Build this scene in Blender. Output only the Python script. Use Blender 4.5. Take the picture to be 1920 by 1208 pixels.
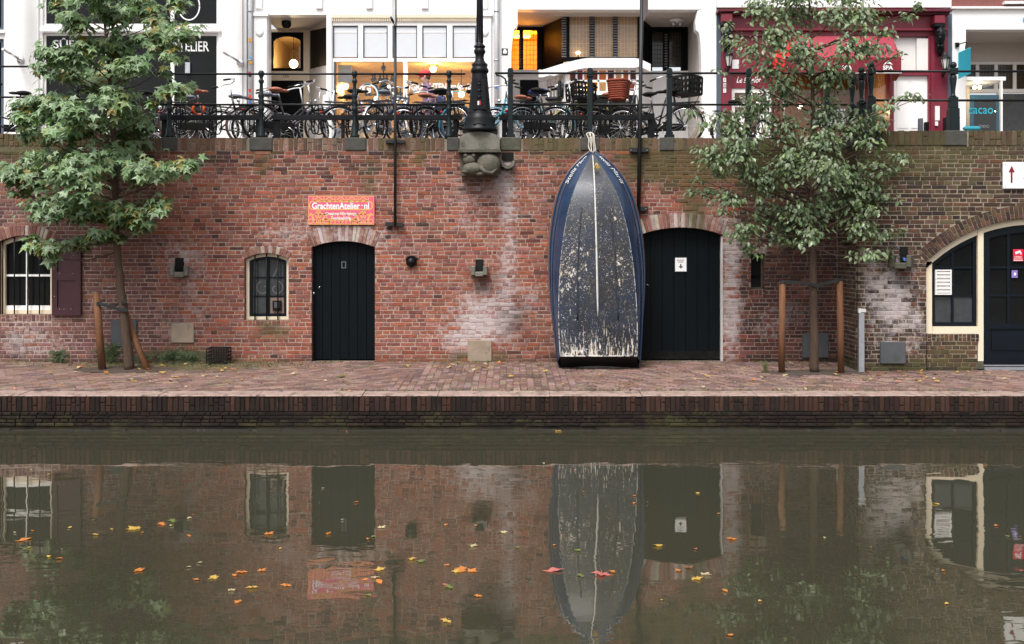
import bpy, bmesh, math, random
from mathutils import Vector, Matrix, Euler, noise as mnoise
R_ = random.Random(7)
for o in list(bpy.data.objects): bpy.data.objects.remove(o)
scene = bpy.context.scene
col = scene.collection
# ------------------------------------------------------------------ camera
F = 1866.67; HZ = 466.0; CZ = 2.4          # focal length (px of a 1920 frame), horizon row, eye height above the water
cam_d = bpy.data.cameras.new('camera'); cam = bpy.data.objects.new('camera', cam_d); col.objects.link(cam)
cam.location = (0, 0, CZ); cam.rotation_euler = (math.radians(90), 0, 0)
cam_d.sensor_width = 36; cam_d.lens = 35; cam_d.shift_y = -138 / 1920
cam_d.clip_start = 0.05; cam_d.clip_end = 500
scene.camera = cam
# ------------------------------------------------------------------ sky and sun (overcast)
SUN_EL, SUN_AZ = 58.0, 205.0
w = bpy.data.worlds.new('World'); scene.world = w; w.use_nodes = True
nt = w.node_tree; nt.nodes.clear()
sky = nt.nodes.new('ShaderNodeTexSky'); sky.sky_type = 'NISHITA'; sky.sun_disc = False
sky.sun_elevation = math.radians(SUN_EL); sky.sun_rotation = math.radians(SUN_AZ)
sky.dust_density = 4.0; sky.air_density = 1.0; sky.ozone_density = 1.0
hsv = nt.nodes.new('ShaderNodeHueSaturation'); hsv.inputs['Saturation'].default_value = 0.22
bg = nt.nodes.new('ShaderNodeBackground'); bg.inputs['Strength'].default_value = 0.12
wo = nt.nodes.new('ShaderNodeOutputWorld')
nt.links.new(sky.outputs[0], hsv.inputs['Color']); nt.links.new(hsv.outputs[0], bg.inputs[0]); nt.links.new(bg.outputs[0], wo.inputs[0])
sd = bpy.data.lights.new('sun', 'SUN'); sun = bpy.data.objects.new('sun', sd); col.objects.link(sun)
sd.energy = 1.5; sd.angle = math.radians(22); sd.color = (1.0, 0.965, 0.92)
_el, _az = math.radians(SUN_EL), math.radians(SUN_AZ)
_dir = Vector((math.sin(_az) * math.cos(_el), math.cos(_az) * math.cos(_el), math.sin(_el)))
sun.rotation_euler = _dir.to_track_quat('Z', 'Y').to_euler()
scene.view_settings.view_transform = 'Standard'; scene.view_settings.look = 'None'
scene.view_settings.gamma = 1.0; scene.view_settings.use_curve_mapping = False
scene.view_settings.exposure = 1.0
scene.cycles.use_denoising = True
scene.cycles.max_bounces = 8; scene.cycles.transparent_max_bounces = 12
scene.cycles.caustics_reflective = False; scene.cycles.caustics_refractive = False
scene.cycles.sample_clamp_indirect = 6.0

# ------------------------------------------------------------------ helpers
W, RW, G = 16.2, 15.25, 24.0               # depths: wharf wall, jutting wall, house fronts
STREET = 4.18
def px(x, d): return (x - 960.0) * d / F
def pz(y, d): return CZ + (HZ - y) * d / F
def P(x, y, d): return Vector((px(x, d), d, pz(y, d)))
def lin(c):
    c = c / 255.0
    return c / 12.92 if c <= .04045 else ((c + .055) / 1.055) ** 2.4
def C(r, g, b, k=0.75): return (lin(r) * k, lin(g) * k, lin(b) * k, 1.0)
def deck_z(y): return 0.46 + (y - 13.12) * 0.034
def deck_y(py):                             # depth of the wharf seen at image row py
    lo, hi = 13.1, 16.2
    for _ in range(40):
        m = (lo + hi) / 2
        if HZ + (CZ - deck_z(m)) * F / m > py: lo = m
        else: hi = m
    return (lo + hi) / 2
def lerp(a, b, t): return a + (b - a) * t
def keyed(ks, t):                           # smooth interpolation over equally spaced keys
    n = len(ks) - 1; f = min(max(t, 0), 1) * n; i = min(int(f), n - 1); u = f - i
    p0, p1, p2, p3 = ks[max(i - 1, 0)], ks[i], ks[i + 1], ks[min(i + 2, n)]
    return 0.5 * (2 * p1 + (p2 - p0) * u + (2 * p0 - 5 * p1 + 4 * p2 - p3) * u * u + (3 * p1 - p0 - 3 * p2 + p3) * u ** 3)

ORG = {}                                    # object -> world origin of its thing
def empty(name, loc=(0, 0, 0), label=None, cat=None, group=None, kind=None):
    o = bpy.data.objects.new(name, None); col.objects.link(o); o.location = loc; o.empty_display_size = .2
    ORG[o] = Vector(loc); tag(o, label, cat, group, kind); return o
def tag(o, label=None, cat=None, group=None, kind=None):
    if label: o['label'] = label
    if cat: o['category'] = cat
    if group: o['group'] = group
    if kind: o['kind'] = kind
    return o
class MB:
    def __init__(s): s.v = []; s.f = []; s.a = {}; s.sm = []; s.cur = {}
    def vert(s, p):
        s.v.append(tuple(p)); i = len(s.v) - 1
        for k, val in s.cur.items(): s.a.setdefault(k, {})[i] = val
        return i
    def face(s, ids, smooth=False): s.f.append(tuple(ids)); s.sm.append(smooth)
    def quad(s, a, b, c, d): s.face([s.vert(p) for p in (a, b, c, d)])
    def poly(s, pts): s.face([s.vert(p) for p in pts])
    def box(s, x0, x1, y0, y1, z0, z1, m=None):
        ps = [Vector((x, y, z)) for z in (z0, z1) for y in (y0, y1) for x in (x0, x1)]
        if m: ps = [m @ p for p in ps]
        b = [s.vert(p) for p in ps]
        for q in ((0, 2, 3, 1), (4, 5, 7, 6), (0, 1, 5, 4), (2, 6, 7, 3), (0, 4, 6, 2), (1, 3, 7, 5)): s.face([b[i] for i in q])
        return s
    def cbox(s, x0, x1, y0, y1, z0, z1, e=.01, m=None):   # box with chamfered edges
        bm = bmesh.new(); bmesh.ops.create_cube(bm, size=1)
        for v in bm.verts: v.co = Vector((lerp(x0, x1, v.co.x + .5), lerp(y0, y1, v.co.y + .5), lerp(z0, z1, v.co.z + .5)))
        bmesh.ops.bevel(bm, geom=list(bm.edges), offset=e, segments=1, affect='EDGES', profile=.5)
        s.add_bm(bm, m); return s
    def add_bm(s, bm, m=None, smooth=False):
        ids = {}
        for v in bm.verts: ids[v] = s.vert(m @ v.co if m else v.co)
        for f in bm.faces: s.face([ids[v] for v in f.verts], smooth)
        bm.free()
    def pbox(s, x0, x1, y0, y1, d0, d1, dref=None):       # photo pixels at depth dref -> box d0..d1
        d = dref or d0
        return s.box(px(x0, d), px(x1, d), d0, d1, pz(y1, d), pz(y0, d))
    def tube(s, pts, r, n=8, caps=True, closed=False, smooth=True):
        pts = [Vector(p) for p in pts]; N = len(pts)
        rs = r if isinstance(r, (list, tuple)) else [r] * N
        rings = []; up = None
        for i, p in enumerate(pts):
            a = pts[(i - 1) % N] if (closed or i > 0) else p
            b = pts[(i + 1) % N] if (closed or i < N - 1) else p
            t = (b - a); t = t.normalized() if t.length > 1e-9 else Vector((0, 0, 1))
            if up is None:
                up = Vector((0, 0, 1)) if abs(t.z) < .9 else Vector((1, 0, 0))
            u = (up - t * up.dot(t))
            if u.length < 1e-5: u = t.orthogonal()
            u.normalize(); v = t.cross(u); up = u
            rings.append([s.vert(p + (u * math.cos(k * 2 * math.pi / n) + v * math.sin(k * 2 * math.pi / n)) * rs[i]) for k in range(n)])
        for i in range(N if closed else N - 1):
            A, B = rings[i], rings[(i + 1) % N]
            for k in range(n): s.face([A[k], A[(k + 1) % n], B[(k + 1) % n], B[k]], smooth)
        if caps and not closed: s.face(list(reversed(rings[0]))); s.face(rings[-1])
        return s
    def lathe(s, prof, c, n=16, m=None, smooth=True):      # prof: (radius, z)
        rings = []
        for r, z in prof:
            ring = []
            for k in range(n):
                a = 2 * math.pi * (k + .5) / n
                p = Vector((r * math.cos(a), r * math.sin(a), z)); p = (m @ p) if m else p
                ring.append(s.vert(p + Vector(c)))
            rings.append(ring)
        for A, B in zip(rings, rings[1:]):
            for k in range(n): s.face([A[k], A[(k + 1) % n], B[(k + 1) % n], B[k]], smooth)
        s.face(list(reversed(rings[0]))); s.face(rings[-1]); return s
    def ball(s, c, r, n=10, sc=(1, 1, 1), m=None):
        bm = bmesh.new(); bmesh.ops.create_uvsphere(bm, u_segments=n, v_segments=max(5, n * 2 // 3), radius=r)
        M = Matrix.Translation(Vector(c)) @ (m or Matrix()) @ Matrix.Diagonal((sc[0], sc[1], sc[2], 1))
        s.add_bm(bm, M, True); return s
    def prism(s, pts, y0, y1):                             # outline of (x,z), extruded in depth
        a = [s.vert((x, y0, z)) for x, z in pts]; b = [s.vert((x, y1, z)) for x, z in pts]; n = len(pts)
        s.face(a); s.face(list(reversed(b)))
        for i in range(n): s.face([a[i], b[i], b[(i + 1) % n], a[(i + 1) % n]])
        return s
    def ribbon(s, pts, wd, y, m=None):                      # flat strip along (x,z) points facing the camera
        ps = [Vector((p[0], 0, p[1])) for p in pts]; L = []; Rr = []
        for i, p in enumerate(ps):
            t = (ps[min(i + 1, len(ps) - 1)] - ps[max(i - 1, 0)]).normalized(); nrm = Vector((-t.z, 0, t.x)) * wd / 2
            for lst, q in ((L, p + nrm), (Rr, p - nrm)):
                q.y = y; lst.append(s.vert(m @ q if m else q))
        for i in range(len(ps) - 1): s.face([L[i], Rr[i], Rr[i + 1], L[i + 1]])
        return s
    def mesh(s, name, off=Vector((0, 0, 0))):
        me = bpy.data.meshes.new(name)
        me.from_pydata([(v[0] - off[0], v[1] - off[1], v[2] - off[2]) for v in s.v], [], s.f)
        if any(s.sm): me.polygons.foreach_set('use_smooth', s.sm)
        for k, d in s.a.items():
            at = me.attributes.new(k, 'FLOAT_COLOR', 'POINT'); fl = []
            for i in range(len(s.v)): fl.extend(d.get(i, (0, 0, 0, 1)))
            at.data.foreach_set('color', fl)
        me.update(); return me
    def build(s, name, mat, parent=None, own=False):
        off = Vector((0, 0, 0)); loc = Vector((0, 0, 0))
        if parent is not None: off = ORG[parent]
        org = off
        if parent is None or own:
            xs = [v[0] for v in s.v]; ys = [v[1] for v in s.v]; zs = [v[2] for v in s.v]
            org = Vector(((min(xs) + max(xs)) / 2, (min(ys) + max(ys)) / 2, min(zs)))
            loc = org - (off if parent is not None else Vector((0, 0, 0)))
        me = s.mesh(name, org); me.materials.append(mat)
        o = bpy.data.objects.new(name, me); col.objects.link(o); o.location = loc
        if parent is not None: o.parent = parent
        ORG[o] = org; return o
def part(name, mat, parent, fn, own=False):
    m = MB(); fn(m); return m.build(name, mat, parent, own)
def text(name, s, x, y, d, h, mat, parent, width=None, bold=0.0, shear=0.0, ext=.002, align='CENTER', fn=None, space=1.0):
    cu = bpy.data.curves.new(name, 'FONT'); cu.body = s; cu.size = 1.0; cu.align_x = align; cu.offset = bold; cu.shear = shear
    cu.space_character = space; cu.extrude = 0; cu.resolution_u = 3
    t = bpy.data.objects.new(name, cu); me = bpy.data.meshes.new_from_object(t)
    vs = [v.co.copy() for v in me.vertices]; fs = [tuple(p.vertices) for p in me.polygons]
    bpy.data.meshes.remove(me); bpy.data.objects.remove(t); bpy.data.curves.remove(cu)
    x0 = min(v.x for v in vs); x1 = max(v.x for v in vs); y0 = min(v.y for v in vs); y1 = max(v.y for v in vs)
    m = MB()
    for v in vs:
        u, q = (v.x - (x0 + x1) / 2) / (x1 - x0), (v.y - (y0 + y1) / 2) / (y1 - y0)
        if fn: m.vert(fn(u, q))
        else:
            sz = h * d / F; wd = (width * d / F) if width else sz * (x1 - x0) / (y1 - y0)
            m.vert((px(x, d) + u * wd, d, pz(y, d) + q * sz))
    for f in fs: m.face(f)
    return m.build(name, mat, parent)

# ------------------------------------------------------------------ materials
MATS = {}
def mat(name, color, rough=.6, metal=0.0, var=.12, scale=6.0, bump=.0, bscale=40.0, spec=.4, coat=0.0, dirt=None, emit=None, estr=0.0, stretch=(1, 1, 1)):
    if name in MATS: return MATS[name]
    m = bpy.data.materials.new(name); m.use_nodes = True; t = m.node_tree; N = t.nodes; L = t.links
    b = N['Principled BSDF']; b.inputs['Roughness'].default_value = rough; b.inputs['Metallic'].default_value = metal
    b.inputs['Specular IOR Level'].default_value = spec; b.inputs['Coat Weight'].default_value = coat
    g = N.new('ShaderNodeNewGeometry'); mp = N.new('ShaderNodeVectorMath'); mp.operation = 'MULTIPLY'; mp.inputs[1].default_value = stretch
    L.new(g.outputs['Position'], mp.inputs[0])
    n1 = N.new('ShaderNodeTexNoise'); n1.inputs['Scale'].default_value = scale; n1.inputs['Detail'].default_value = 5; n1.inputs['Roughness'].default_value = .65
    L.new(mp.outputs[0], n1.inputs['Vector'])
    mx = N.new('ShaderNodeMixRGB'); mx.blend_type = 'MIX'
    c0 = tuple(max(0, c * (1 - 2 * var)) for c in color[:3]) + (1,); c1 = tuple(min(1, c * (1 + 2 * var)) for c in color[:3]) + (1,)
    mx.inputs[1].default_value = c0; mx.inputs[2].default_value = c1; L.new(n1.outputs[0], mx.inputs[0]); out = mx.outputs[0]
    if dirt:                                             # (colour, scale, threshold, softness)
        dc, ds, th, so = dirt
        n2 = N.new('ShaderNodeTexNoise'); n2.inputs['Scale'].default_value = ds; n2.inputs['Detail'].default_value = 7; n2.inputs['Roughness'].default_value = .7
        L.new(mp.outputs[0], n2.inputs['Vector'])
        mr = N.new('ShaderNodeMapRange'); mr.inputs[1].default_value = th; mr.inputs[2].default_value = th + so; L.new(n2.outputs[0], mr.inputs[0])
        m2 = N.new('ShaderNodeMixRGB'); m2.inputs[2].default_value = dc; L.new(mr.outputs[0], m2.inputs[0]); L.new(out, m2.inputs[1]); out = m2.outputs[0]
    L.new(out, b.inputs['Base Color'])
    if bump:
        n3 = N.new('ShaderNodeTexNoise'); n3.inputs['Scale'].default_value = bscale; n3.inputs['Detail'].default_value = 4; L.new(mp.outputs[0], n3.inputs['Vector'])
        bp = N.new('ShaderNodeBump'); bp.inputs['Strength'].default_value = bump; bp.inputs['Distance'].default_value = .01
        L.new(n3.outputs[0], bp.inputs['Height']); L.new(bp.outputs[0], b.inputs['Normal'])
    if emit: b.inputs['Emission Color'].default_value = emit; b.inputs['Emission Strength'].default_value = estr
    MATS[name] = m; return m
def glass(name, tint=(1, 1, 1), refl=1.0, rough=.02):
    if name in MATS: return MATS[name]
    m = bpy.data.materials.new(name); m.use_nodes = True; t = m.node_tree; N = t.nodes; L = t.links; N.clear()
    tr = N.new('ShaderNodeBsdfTransparent'); tr.inputs[0].default_value = tuple(tint) + (1,)
    gl = N.new('ShaderNodeBsdfGlossy'); gl.inputs['Roughness'].default_value = rough
    fr = N.new('ShaderNodeFresnel'); fr.inputs[0].default_value = 1.5
    mu = N.new('ShaderNodeMath'); mu.operation = 'MULTIPLY'; mu.inputs[1].default_value = refl; mu.use_clamp = True
    mx = N.new('ShaderNodeMixShader'); o = N.new('ShaderNodeOutputMaterial')
    L.new(fr.outputs[0], mu.inputs[0]); L.new(mu.outputs[0], mx.inputs[0]); L.new(tr.outputs[0], mx.inputs[1]); L.new(gl.outputs[0], mx.inputs[2]); L.new(mx.outputs[0], o.inputs[0])
    MATS[name] = m; return m
def masonry(name, rough=.88, bump=.5, mortar=False):
    """brick, mortar or paver: colour from 'bc', weathering (white bloom, moss, soot and other darkening) from 'st', broken up by noise"""
    m = bpy.data.materials.new(name); m.use_nodes = True; t = m.node_tree; N = t.nodes; L = t.links
    b = N['Principled BSDF']; b.inputs['Roughness'].default_value = rough; b.inputs['Specular IOR Level'].default_value = .25
    g = N.new('ShaderNodeNewGeometry')
    bc = N.new('ShaderNodeAttribute'); bc.attribute_name = 'bc'; st = N.new('ShaderNodeAttribute'); st.attribute_name = 'st'
    sp = N.new('ShaderNodeSeparateColor'); L.new(st.outputs['Color'], sp.inputs[0])
    def nz(sc, det=6, ro=.65):
        n = N.new('ShaderNodeTexNoise'); n.inputs['Scale'].default_value = sc; n.inputs['Detail'].default_value = det; n.inputs['Roughness'].default_value = ro
        L.new(g.outputs['Position'], n.inputs['Vector']); return n
    def mr(src, a, bb, c=0, d=1):
        r = N.new('ShaderNodeMapRange'); r.inputs[1].default_value = a; r.inputs[2].default_value = bb; r.inputs[3].default_value = c; r.inputs[4].default_value = d
        L.new(src, r.inputs[0]); return r.outputs[0]
    def mth(op, a, bb):
        r = N.new('ShaderNodeMath'); r.operation = op
        for i, q in enumerate((a, bb)):
            if isinstance(q, (int, float)): r.inputs[i].default_value = q
            else: L.new(q, r.inputs[i])
        return r.outputs[0]
    def mix(f, a, bb, mode='MIX'):
        r = N.new('ShaderNodeMixRGB'); r.blend_type = mode
        if isinstance(f, float): r.inputs[0].default_value = f
        else: L.new(f, r.inputs[0])
        for i, q in ((1, a), (2, bb)):
            if isinstance(q, tuple): r.inputs[i].default_value = q
            else: L.new(q, r.inputs[i])
        return r.outputs[0]
    n_f, n_m, n_l = nz(70, 6, .75), nz(14, 6, .7), nz(2.3, 6, .7)
    grey = N.new('ShaderNodeCombineColor')
    v = mr(mth('ADD', mth('MULTIPLY', n_f.outputs[0], .5), mth('MULTIPLY', n_m.outputs[0], .5)), .32, .68, .6, 1.35)
    for i in range(3): L.new(v, grey.inputs[i])
    base = mix(1.0, bc.outputs['Color'], grey.outputs[0], 'MULTIPLY')
    # white bloom: stain strength against noise
    wm = mr(mth('ADD', mth('MULTIPLY', sp.outputs[0], 1.15), mth('SUBTRACT', mth('ADD', mth('ADD', mth('MULTIPLY', n_m.outputs[0], 1.5), mth('MULTIPLY', n_f.outputs[0], .7)), mth('MULTIPLY', n_l.outputs[0], 1.0)), 1.55)), .34, .90)
    base = mix(mth('MULTIPLY', wm, .8), base, (.50, .44, .435, 1))
    dm = mr(mth('ADD', sp.outputs[2], mth('MULTIPLY', mth('SUBTRACT', mth('ADD', n_m.outputs[0], n_l.outputs[0]), 1.0), .9)), .15, .9)
    base = mix(mth('MULTIPLY', dm, .8), base, (.017, .0135, .0115, 1))
    gm = mr(mth('ADD', sp.outputs[1], mth('MULTIPLY', mth('SUBTRACT', mth('ADD', n_m.outputs[0], n_l.outputs[0]), 1.0), 1.0)), .25, .85)
    base = mix(mth('MULTIPLY', gm, .75), base, (.078, .072, .026, 1))
    L.new(base, b.inputs['Base Color'])
    bp = N.new('ShaderNodeBump'); bp.inputs['Strength'].default_value = bump; bp.inputs['Distance'].default_value = .012
    L.new(mth('ADD', n_f.outputs[0], mth('MULTIPLY', n_m.outputs[0], 1.2)), bp.inputs['Height']); L.new(bp.outputs[0], b.inputs['Normal'])
    MATS[name] = m; return m
M_BRICK = masonry('old_brick'); M_MORTAR = masonry('lime_mortar', .95, .7); M_PAVER = masonry('paver', .6, .35)
M_WHITE = mat('white_paint', (.82, .81, .80, 1), .45, var=.03, scale=1.5)
M_WHITE2 = mat('offwhite_plaster', (.74, .72, .70, 1), .7, var=.05, scale=2)
M_CREAM = mat('cream_paint', (.74, .63, .47, 1), .5, var=.05, scale=4, dirt=((.35, .29, .2, 1), 9, .62, .2))
M_NAVY = mat('dark_navy_paint', (.005, .008, .012, 1), .4, var=.2, scale=5, spec=.15)
M_BLACKDOOR = mat('black_door_paint', (.0035, .0055, .007, 1), .55, var=.3, scale=8, stretch=(6, 6, .6), bump=.15, bscale=25, spec=.08)
M_IRON = mat('black_iron', (.005, .0055, .007, 1), .42, var=.2, scale=12, bump=.1, bscale=60, spec=.2)
M_GREENIRON = mat('dark_green_iron', (.007, .013, .015, 1), .36, var=.2, scale=10, spec=.25)
M_STONE = mat('weathered_stone', (.16, .15, .125, 1), .9, var=.25, scale=8, bump=.5, bscale=40, dirt=((.05, .05, .03, 1), 5, .5, .25))
M_STONE_D = mat('mossy_dark_stone', (.085, .08, .062, 1), .9, var=.3, scale=8, bump=.6, bscale=35, dirt=((.045, .055, .02, 1), 6, .5, .2))
M_COPST = mat('coping_stone_grey', (.062, .059, .052, 1), .9, var=.3, scale=8, bump=.5, bscale=40, dirt=((.03, .03, .022, 1), 5, .52, .2))
M_DARK = mat('dark_void', (.004, .004, .004, 1), .9, var=.1)
M_GREYPL = mat('grey_plate', (.075, .08, .088, 1), .55, var=.2, scale=5, dirt=((.04, .045, .03, 1), 4, .55, .2))
M_STEEL = mat('galvanised_steel', (.42, .44, .47, 1), .4, metal=.7, var=.12, scale=12)
M_CHROME = mat('chrome', (.72, .72, .74, 1), .22, metal=1.0, var=.05)
M_RUBBER = mat('black_rubber', (.008, .008, .008, 1), .7, var=.15, spec=.2)
M_BIKEBLK = mat('bike_black', (.008, .009, .012, 1), .3, var=.1, coat=.15)
M_WOOD_ST = mat('stake_wood', (.14, .058, .024, 1), .8, var=.35, scale=6, stretch=(6, 6, .8), bump=.4, bscale=18, dirt=((.10, .06, .035, 1), 5, .52, .2))
M_BARK = mat('bark', (.065, .040, .026, 1), .95, var=.35, scale=14, stretch=(2, 2, .6), bump=.9, bscale=30, dirt=((.05, .036, .027, 1), 8, .5, .2))
M_GLASSD = mat('dark_glass', (.007, .0075, .008, 1), .06, var=.5, scale=1.2, spec=.16)
M_GLASS = glass('clear_glass', (.93, .94, .94), .9)
# ------------------------------------------------------------------ water
def water_mat():
    m = bpy.data.materials.new('canal_water'); m.use_nodes = True; N = m.node_tree.nodes; L = m.node_tree.links
    b = N['Principled BSDF']; b.inputs['Roughness'].default_value = .015; b.inputs['IOR'].default_value = 2.3; b.inputs['Specular Tint'].default_value = (1.0, .94, .82, 1)
    g = N.new('ShaderNodeNewGeometry')
    def nz(sx, sy, det, dist=0):
        v = N.new('ShaderNodeVectorMath'); v.operation = 'MULTIPLY'; v.inputs[1].default_value = (sx, sy, 1); L.new(g.outputs['Position'], v.inputs[0])
        n = N.new('ShaderNodeTexNoise'); n.inputs['Scale'].default_value = 1; n.inputs['Detail'].default_value = det; n.inputs['Distortion'].default_value = dist
        L.new(v.outputs[0], n.inputs['Vector']); return n.outputs[0]
    a, c, d = nz(.9, 1.2, 2, .6), nz(3.0, 6.5, 2, .8), nz(16, 22, 2)
    patch = nz(.35, .5, 2)
    mr = N.new('ShaderNodeMapRange'); mr.inputs[1].default_value = .50; mr.inputs[2].default_value = .72; L.new(patch, mr.inputs[0])
    def mul(x, k):
        q = N.new('ShaderNodeMath'); q.operation = 'MULTIPLY'; L.new(x, q.inputs[0])
        if isinstance(k, float): q.inputs[1].default_value = k
        else: L.new(k, q.inputs[1])
        return q.outputs[0]
    def add(x, y):
        q = N.new('ShaderNodeMath'); L.new(x, q.inputs[0]); L.new(y, q.inputs[1]); return q.outputs[0]
    h = add(add(mul(a, .0042), mul(c, .00026)), add(mul(d, .00001), mul(mul(c, .0030), mr.outputs[0])))
    bp = N.new('ShaderNodeBump'); bp.inputs['Strength'].default_value = 1; bp.inputs['Distance'].default_value = 1.0
    L.new(h, bp.inputs['Height']); L.new(bp.outputs[0], b.inputs['Normal'])
    mx = N.new('ShaderNodeMixRGB'); mx.inputs[1].default_value = (.036, .0355, .0225, 1); mx.inputs[2].default_value = (.044, .0425, .028, 1); L.new(nz(.25, .4, 4), mx.inputs[0]); L.new(mx.outputs[0], b.inputs['Base Color'])
    return m
o = part('canal_water', water_mat(), None, lambda m: m.quad((-60, -45, 0), (60, -45, 0), (60, 13.3, 0), (-60, 13.3, 0))); tag(o, kind='structure')

# ------------------------------------------------------------------ brickwork
def blob(lst, x, y):
    s = 0.0
    for cx, cy, rx, ry, a in lst:
        q = ((x - cx) / rx) ** 2 + ((y - cy) / ry) ** 2
        if q < 6: s += a * math.exp(-q)
    return s
WHITE_ST = [(905, 600, 60, 40, .75), (880, 640, 60, 30, .35), (905, 540, 40, 40, .3), (955, 480, 16, 110, .55), (950, 330, 14, 60, .5), (900, 330, 50, 40, .35), (880, 400, 60, 50, .3),
            (645, 440, 65, 20, .55), (340, 480, 45, 50, .45), (325, 620, 60, 40, .3), (360, 560, 40, 60, .25), (1000, 560, 40, 40, .3), (500, 450, 50, 25, .3), (740, 440, 40, 40, .18), (560, 420, 60, 40, .2),
            (1290, 415, 90, 18, .5), (1370, 570, 15, 130, 1.0), (1370, 460, 20, 25, .45), (1420, 470, 25, 10, .35), (1440, 600, 40, 40, .35), (60, 640, 80, 50, .4), (190, 560, 30, 40, .25), (820, 640, 40, 30, .15),
            (620, 300, 90, 20, .12), (400, 330, 90, 40, .12), (780, 560, 30, 50, .12), (1010, 350, 30, 60, .2), (1500, 590, 40, 40, .25), (1000, 640, 30, 20, .2), (720, 560, 20, 90, .2)]
MOSS_ST = [(1305, 390, 22, 75, .7), (1275, 320, 90, 40, .5), (1500, 300, 150, 50, .45), (490, 300, 18, 60, .5), (690, 360, 18, 50, .45), (510, 620, 40, 22, .55), (790, 290, 12, 20, .6), (340, 660, 70, 16, .55),
           (60, 270, 140, 25, .5), (1420, 350, 80, 50, .35), (1040, 270, 60, 18, .35), (900, 668, 60, 14, .45), (1200, 300, 60, 60, .3)]
DARK_ST = [(965, 590, 35, 40, .5), (900, 530, 30, 22, .45), (340, 560, 45, 60, .4), (1010, 640, 60, 35, .35), (350, 640, 60, 30, .4), (900, 350, 60, 20, .35), (1480, 520, 60, 120, .4), (1520, 400, 60, 120, .35), (1040, 400, 40, 90, .2),
           (390, 420, 40, 60, .2), (1150, 330, 100, 60, .3), (1120, 550, 60, 120, .2), (60, 300, 140, 60, .2), (450, 300, 80, 40, .15), (1540, 620, 50, 70, .4), (420, 620, 25, 50, .3)]
def stain_main(u, z):
    x = 960 + u * F / W; y = HZ - (z - CZ) * F / W
    wst = 1.1 * blob(WHITE_ST, x, y) + .03; ms = 1.5 * blob(MOSS_ST, x, y); dk = blob(DARK_ST, x, y) + .05
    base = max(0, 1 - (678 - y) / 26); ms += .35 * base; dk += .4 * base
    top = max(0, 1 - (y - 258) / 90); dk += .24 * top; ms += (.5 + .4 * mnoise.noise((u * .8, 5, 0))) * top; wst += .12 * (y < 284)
    return (min(wst, 1.2), min(ms, 1), min(dk, 1), 1)
RW_WHITE = [(1690, 560, 45, 90, .5), (1650, 600, 30, 90, .35), (1720, 620, 25, 60, .3), (1680, 520, 14, 60, .4), (1630, 500, 20, 90, .3)]
RW_MOSS = [(1780, 290, 200, 60, .55), (1650, 300, 80, 70, .4), (1780, 660, 60, 40, .6), (1830, 400, 120, 30, .35), (1680, 690, 90, 18, .5)]
RW_DARK = [(1690, 520, 14, 40, .6), (1780, 450, 60, 30, .2), (1600, 520, 20, 160, .3), (1690, 690, 60, 22, .7), (1780, 260, 200, 16, .35), (1640, 440, 60, 60, .25)]
def stain_right(u, z):
    x = 960 + u * F / RW; y = HZ - (z - CZ) * F / RW
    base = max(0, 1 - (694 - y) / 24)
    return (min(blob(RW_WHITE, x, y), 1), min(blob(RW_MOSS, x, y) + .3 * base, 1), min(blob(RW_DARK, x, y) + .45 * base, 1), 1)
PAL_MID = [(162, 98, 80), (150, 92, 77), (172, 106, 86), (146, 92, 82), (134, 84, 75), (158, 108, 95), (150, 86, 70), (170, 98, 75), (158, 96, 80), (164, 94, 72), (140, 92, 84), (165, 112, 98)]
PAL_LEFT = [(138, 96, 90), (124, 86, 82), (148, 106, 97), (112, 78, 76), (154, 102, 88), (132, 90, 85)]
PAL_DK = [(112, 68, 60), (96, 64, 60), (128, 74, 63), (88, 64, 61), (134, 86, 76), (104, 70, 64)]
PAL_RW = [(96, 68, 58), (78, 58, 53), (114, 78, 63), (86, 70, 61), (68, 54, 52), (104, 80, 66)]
PAL_OLIVE = [(106, 92, 68), (92, 80, 60), (116, 98, 76), (88, 72, 58), (100, 78, 62)]
def jig(c, rr, k=.70):
    f = rr.uniform(.84, 1.16); return (lin(c[0]) * k * f, lin(c[1]) * k * f * rr.uniform(.93, 1.07), lin(c[2]) * k * f * rr.uniform(.9, 1.1), 1)
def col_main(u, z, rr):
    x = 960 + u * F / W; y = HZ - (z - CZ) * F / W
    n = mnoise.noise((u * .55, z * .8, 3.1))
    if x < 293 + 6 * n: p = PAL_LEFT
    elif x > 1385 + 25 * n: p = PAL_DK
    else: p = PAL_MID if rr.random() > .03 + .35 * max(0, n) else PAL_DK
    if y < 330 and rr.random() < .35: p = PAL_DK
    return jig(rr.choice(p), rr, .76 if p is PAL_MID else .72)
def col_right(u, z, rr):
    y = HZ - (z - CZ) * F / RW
    return jig(rr.choice(PAL_OLIVE if rr.random() < max(0, (420 - y) / 160) else PAL_RW), rr)

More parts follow.
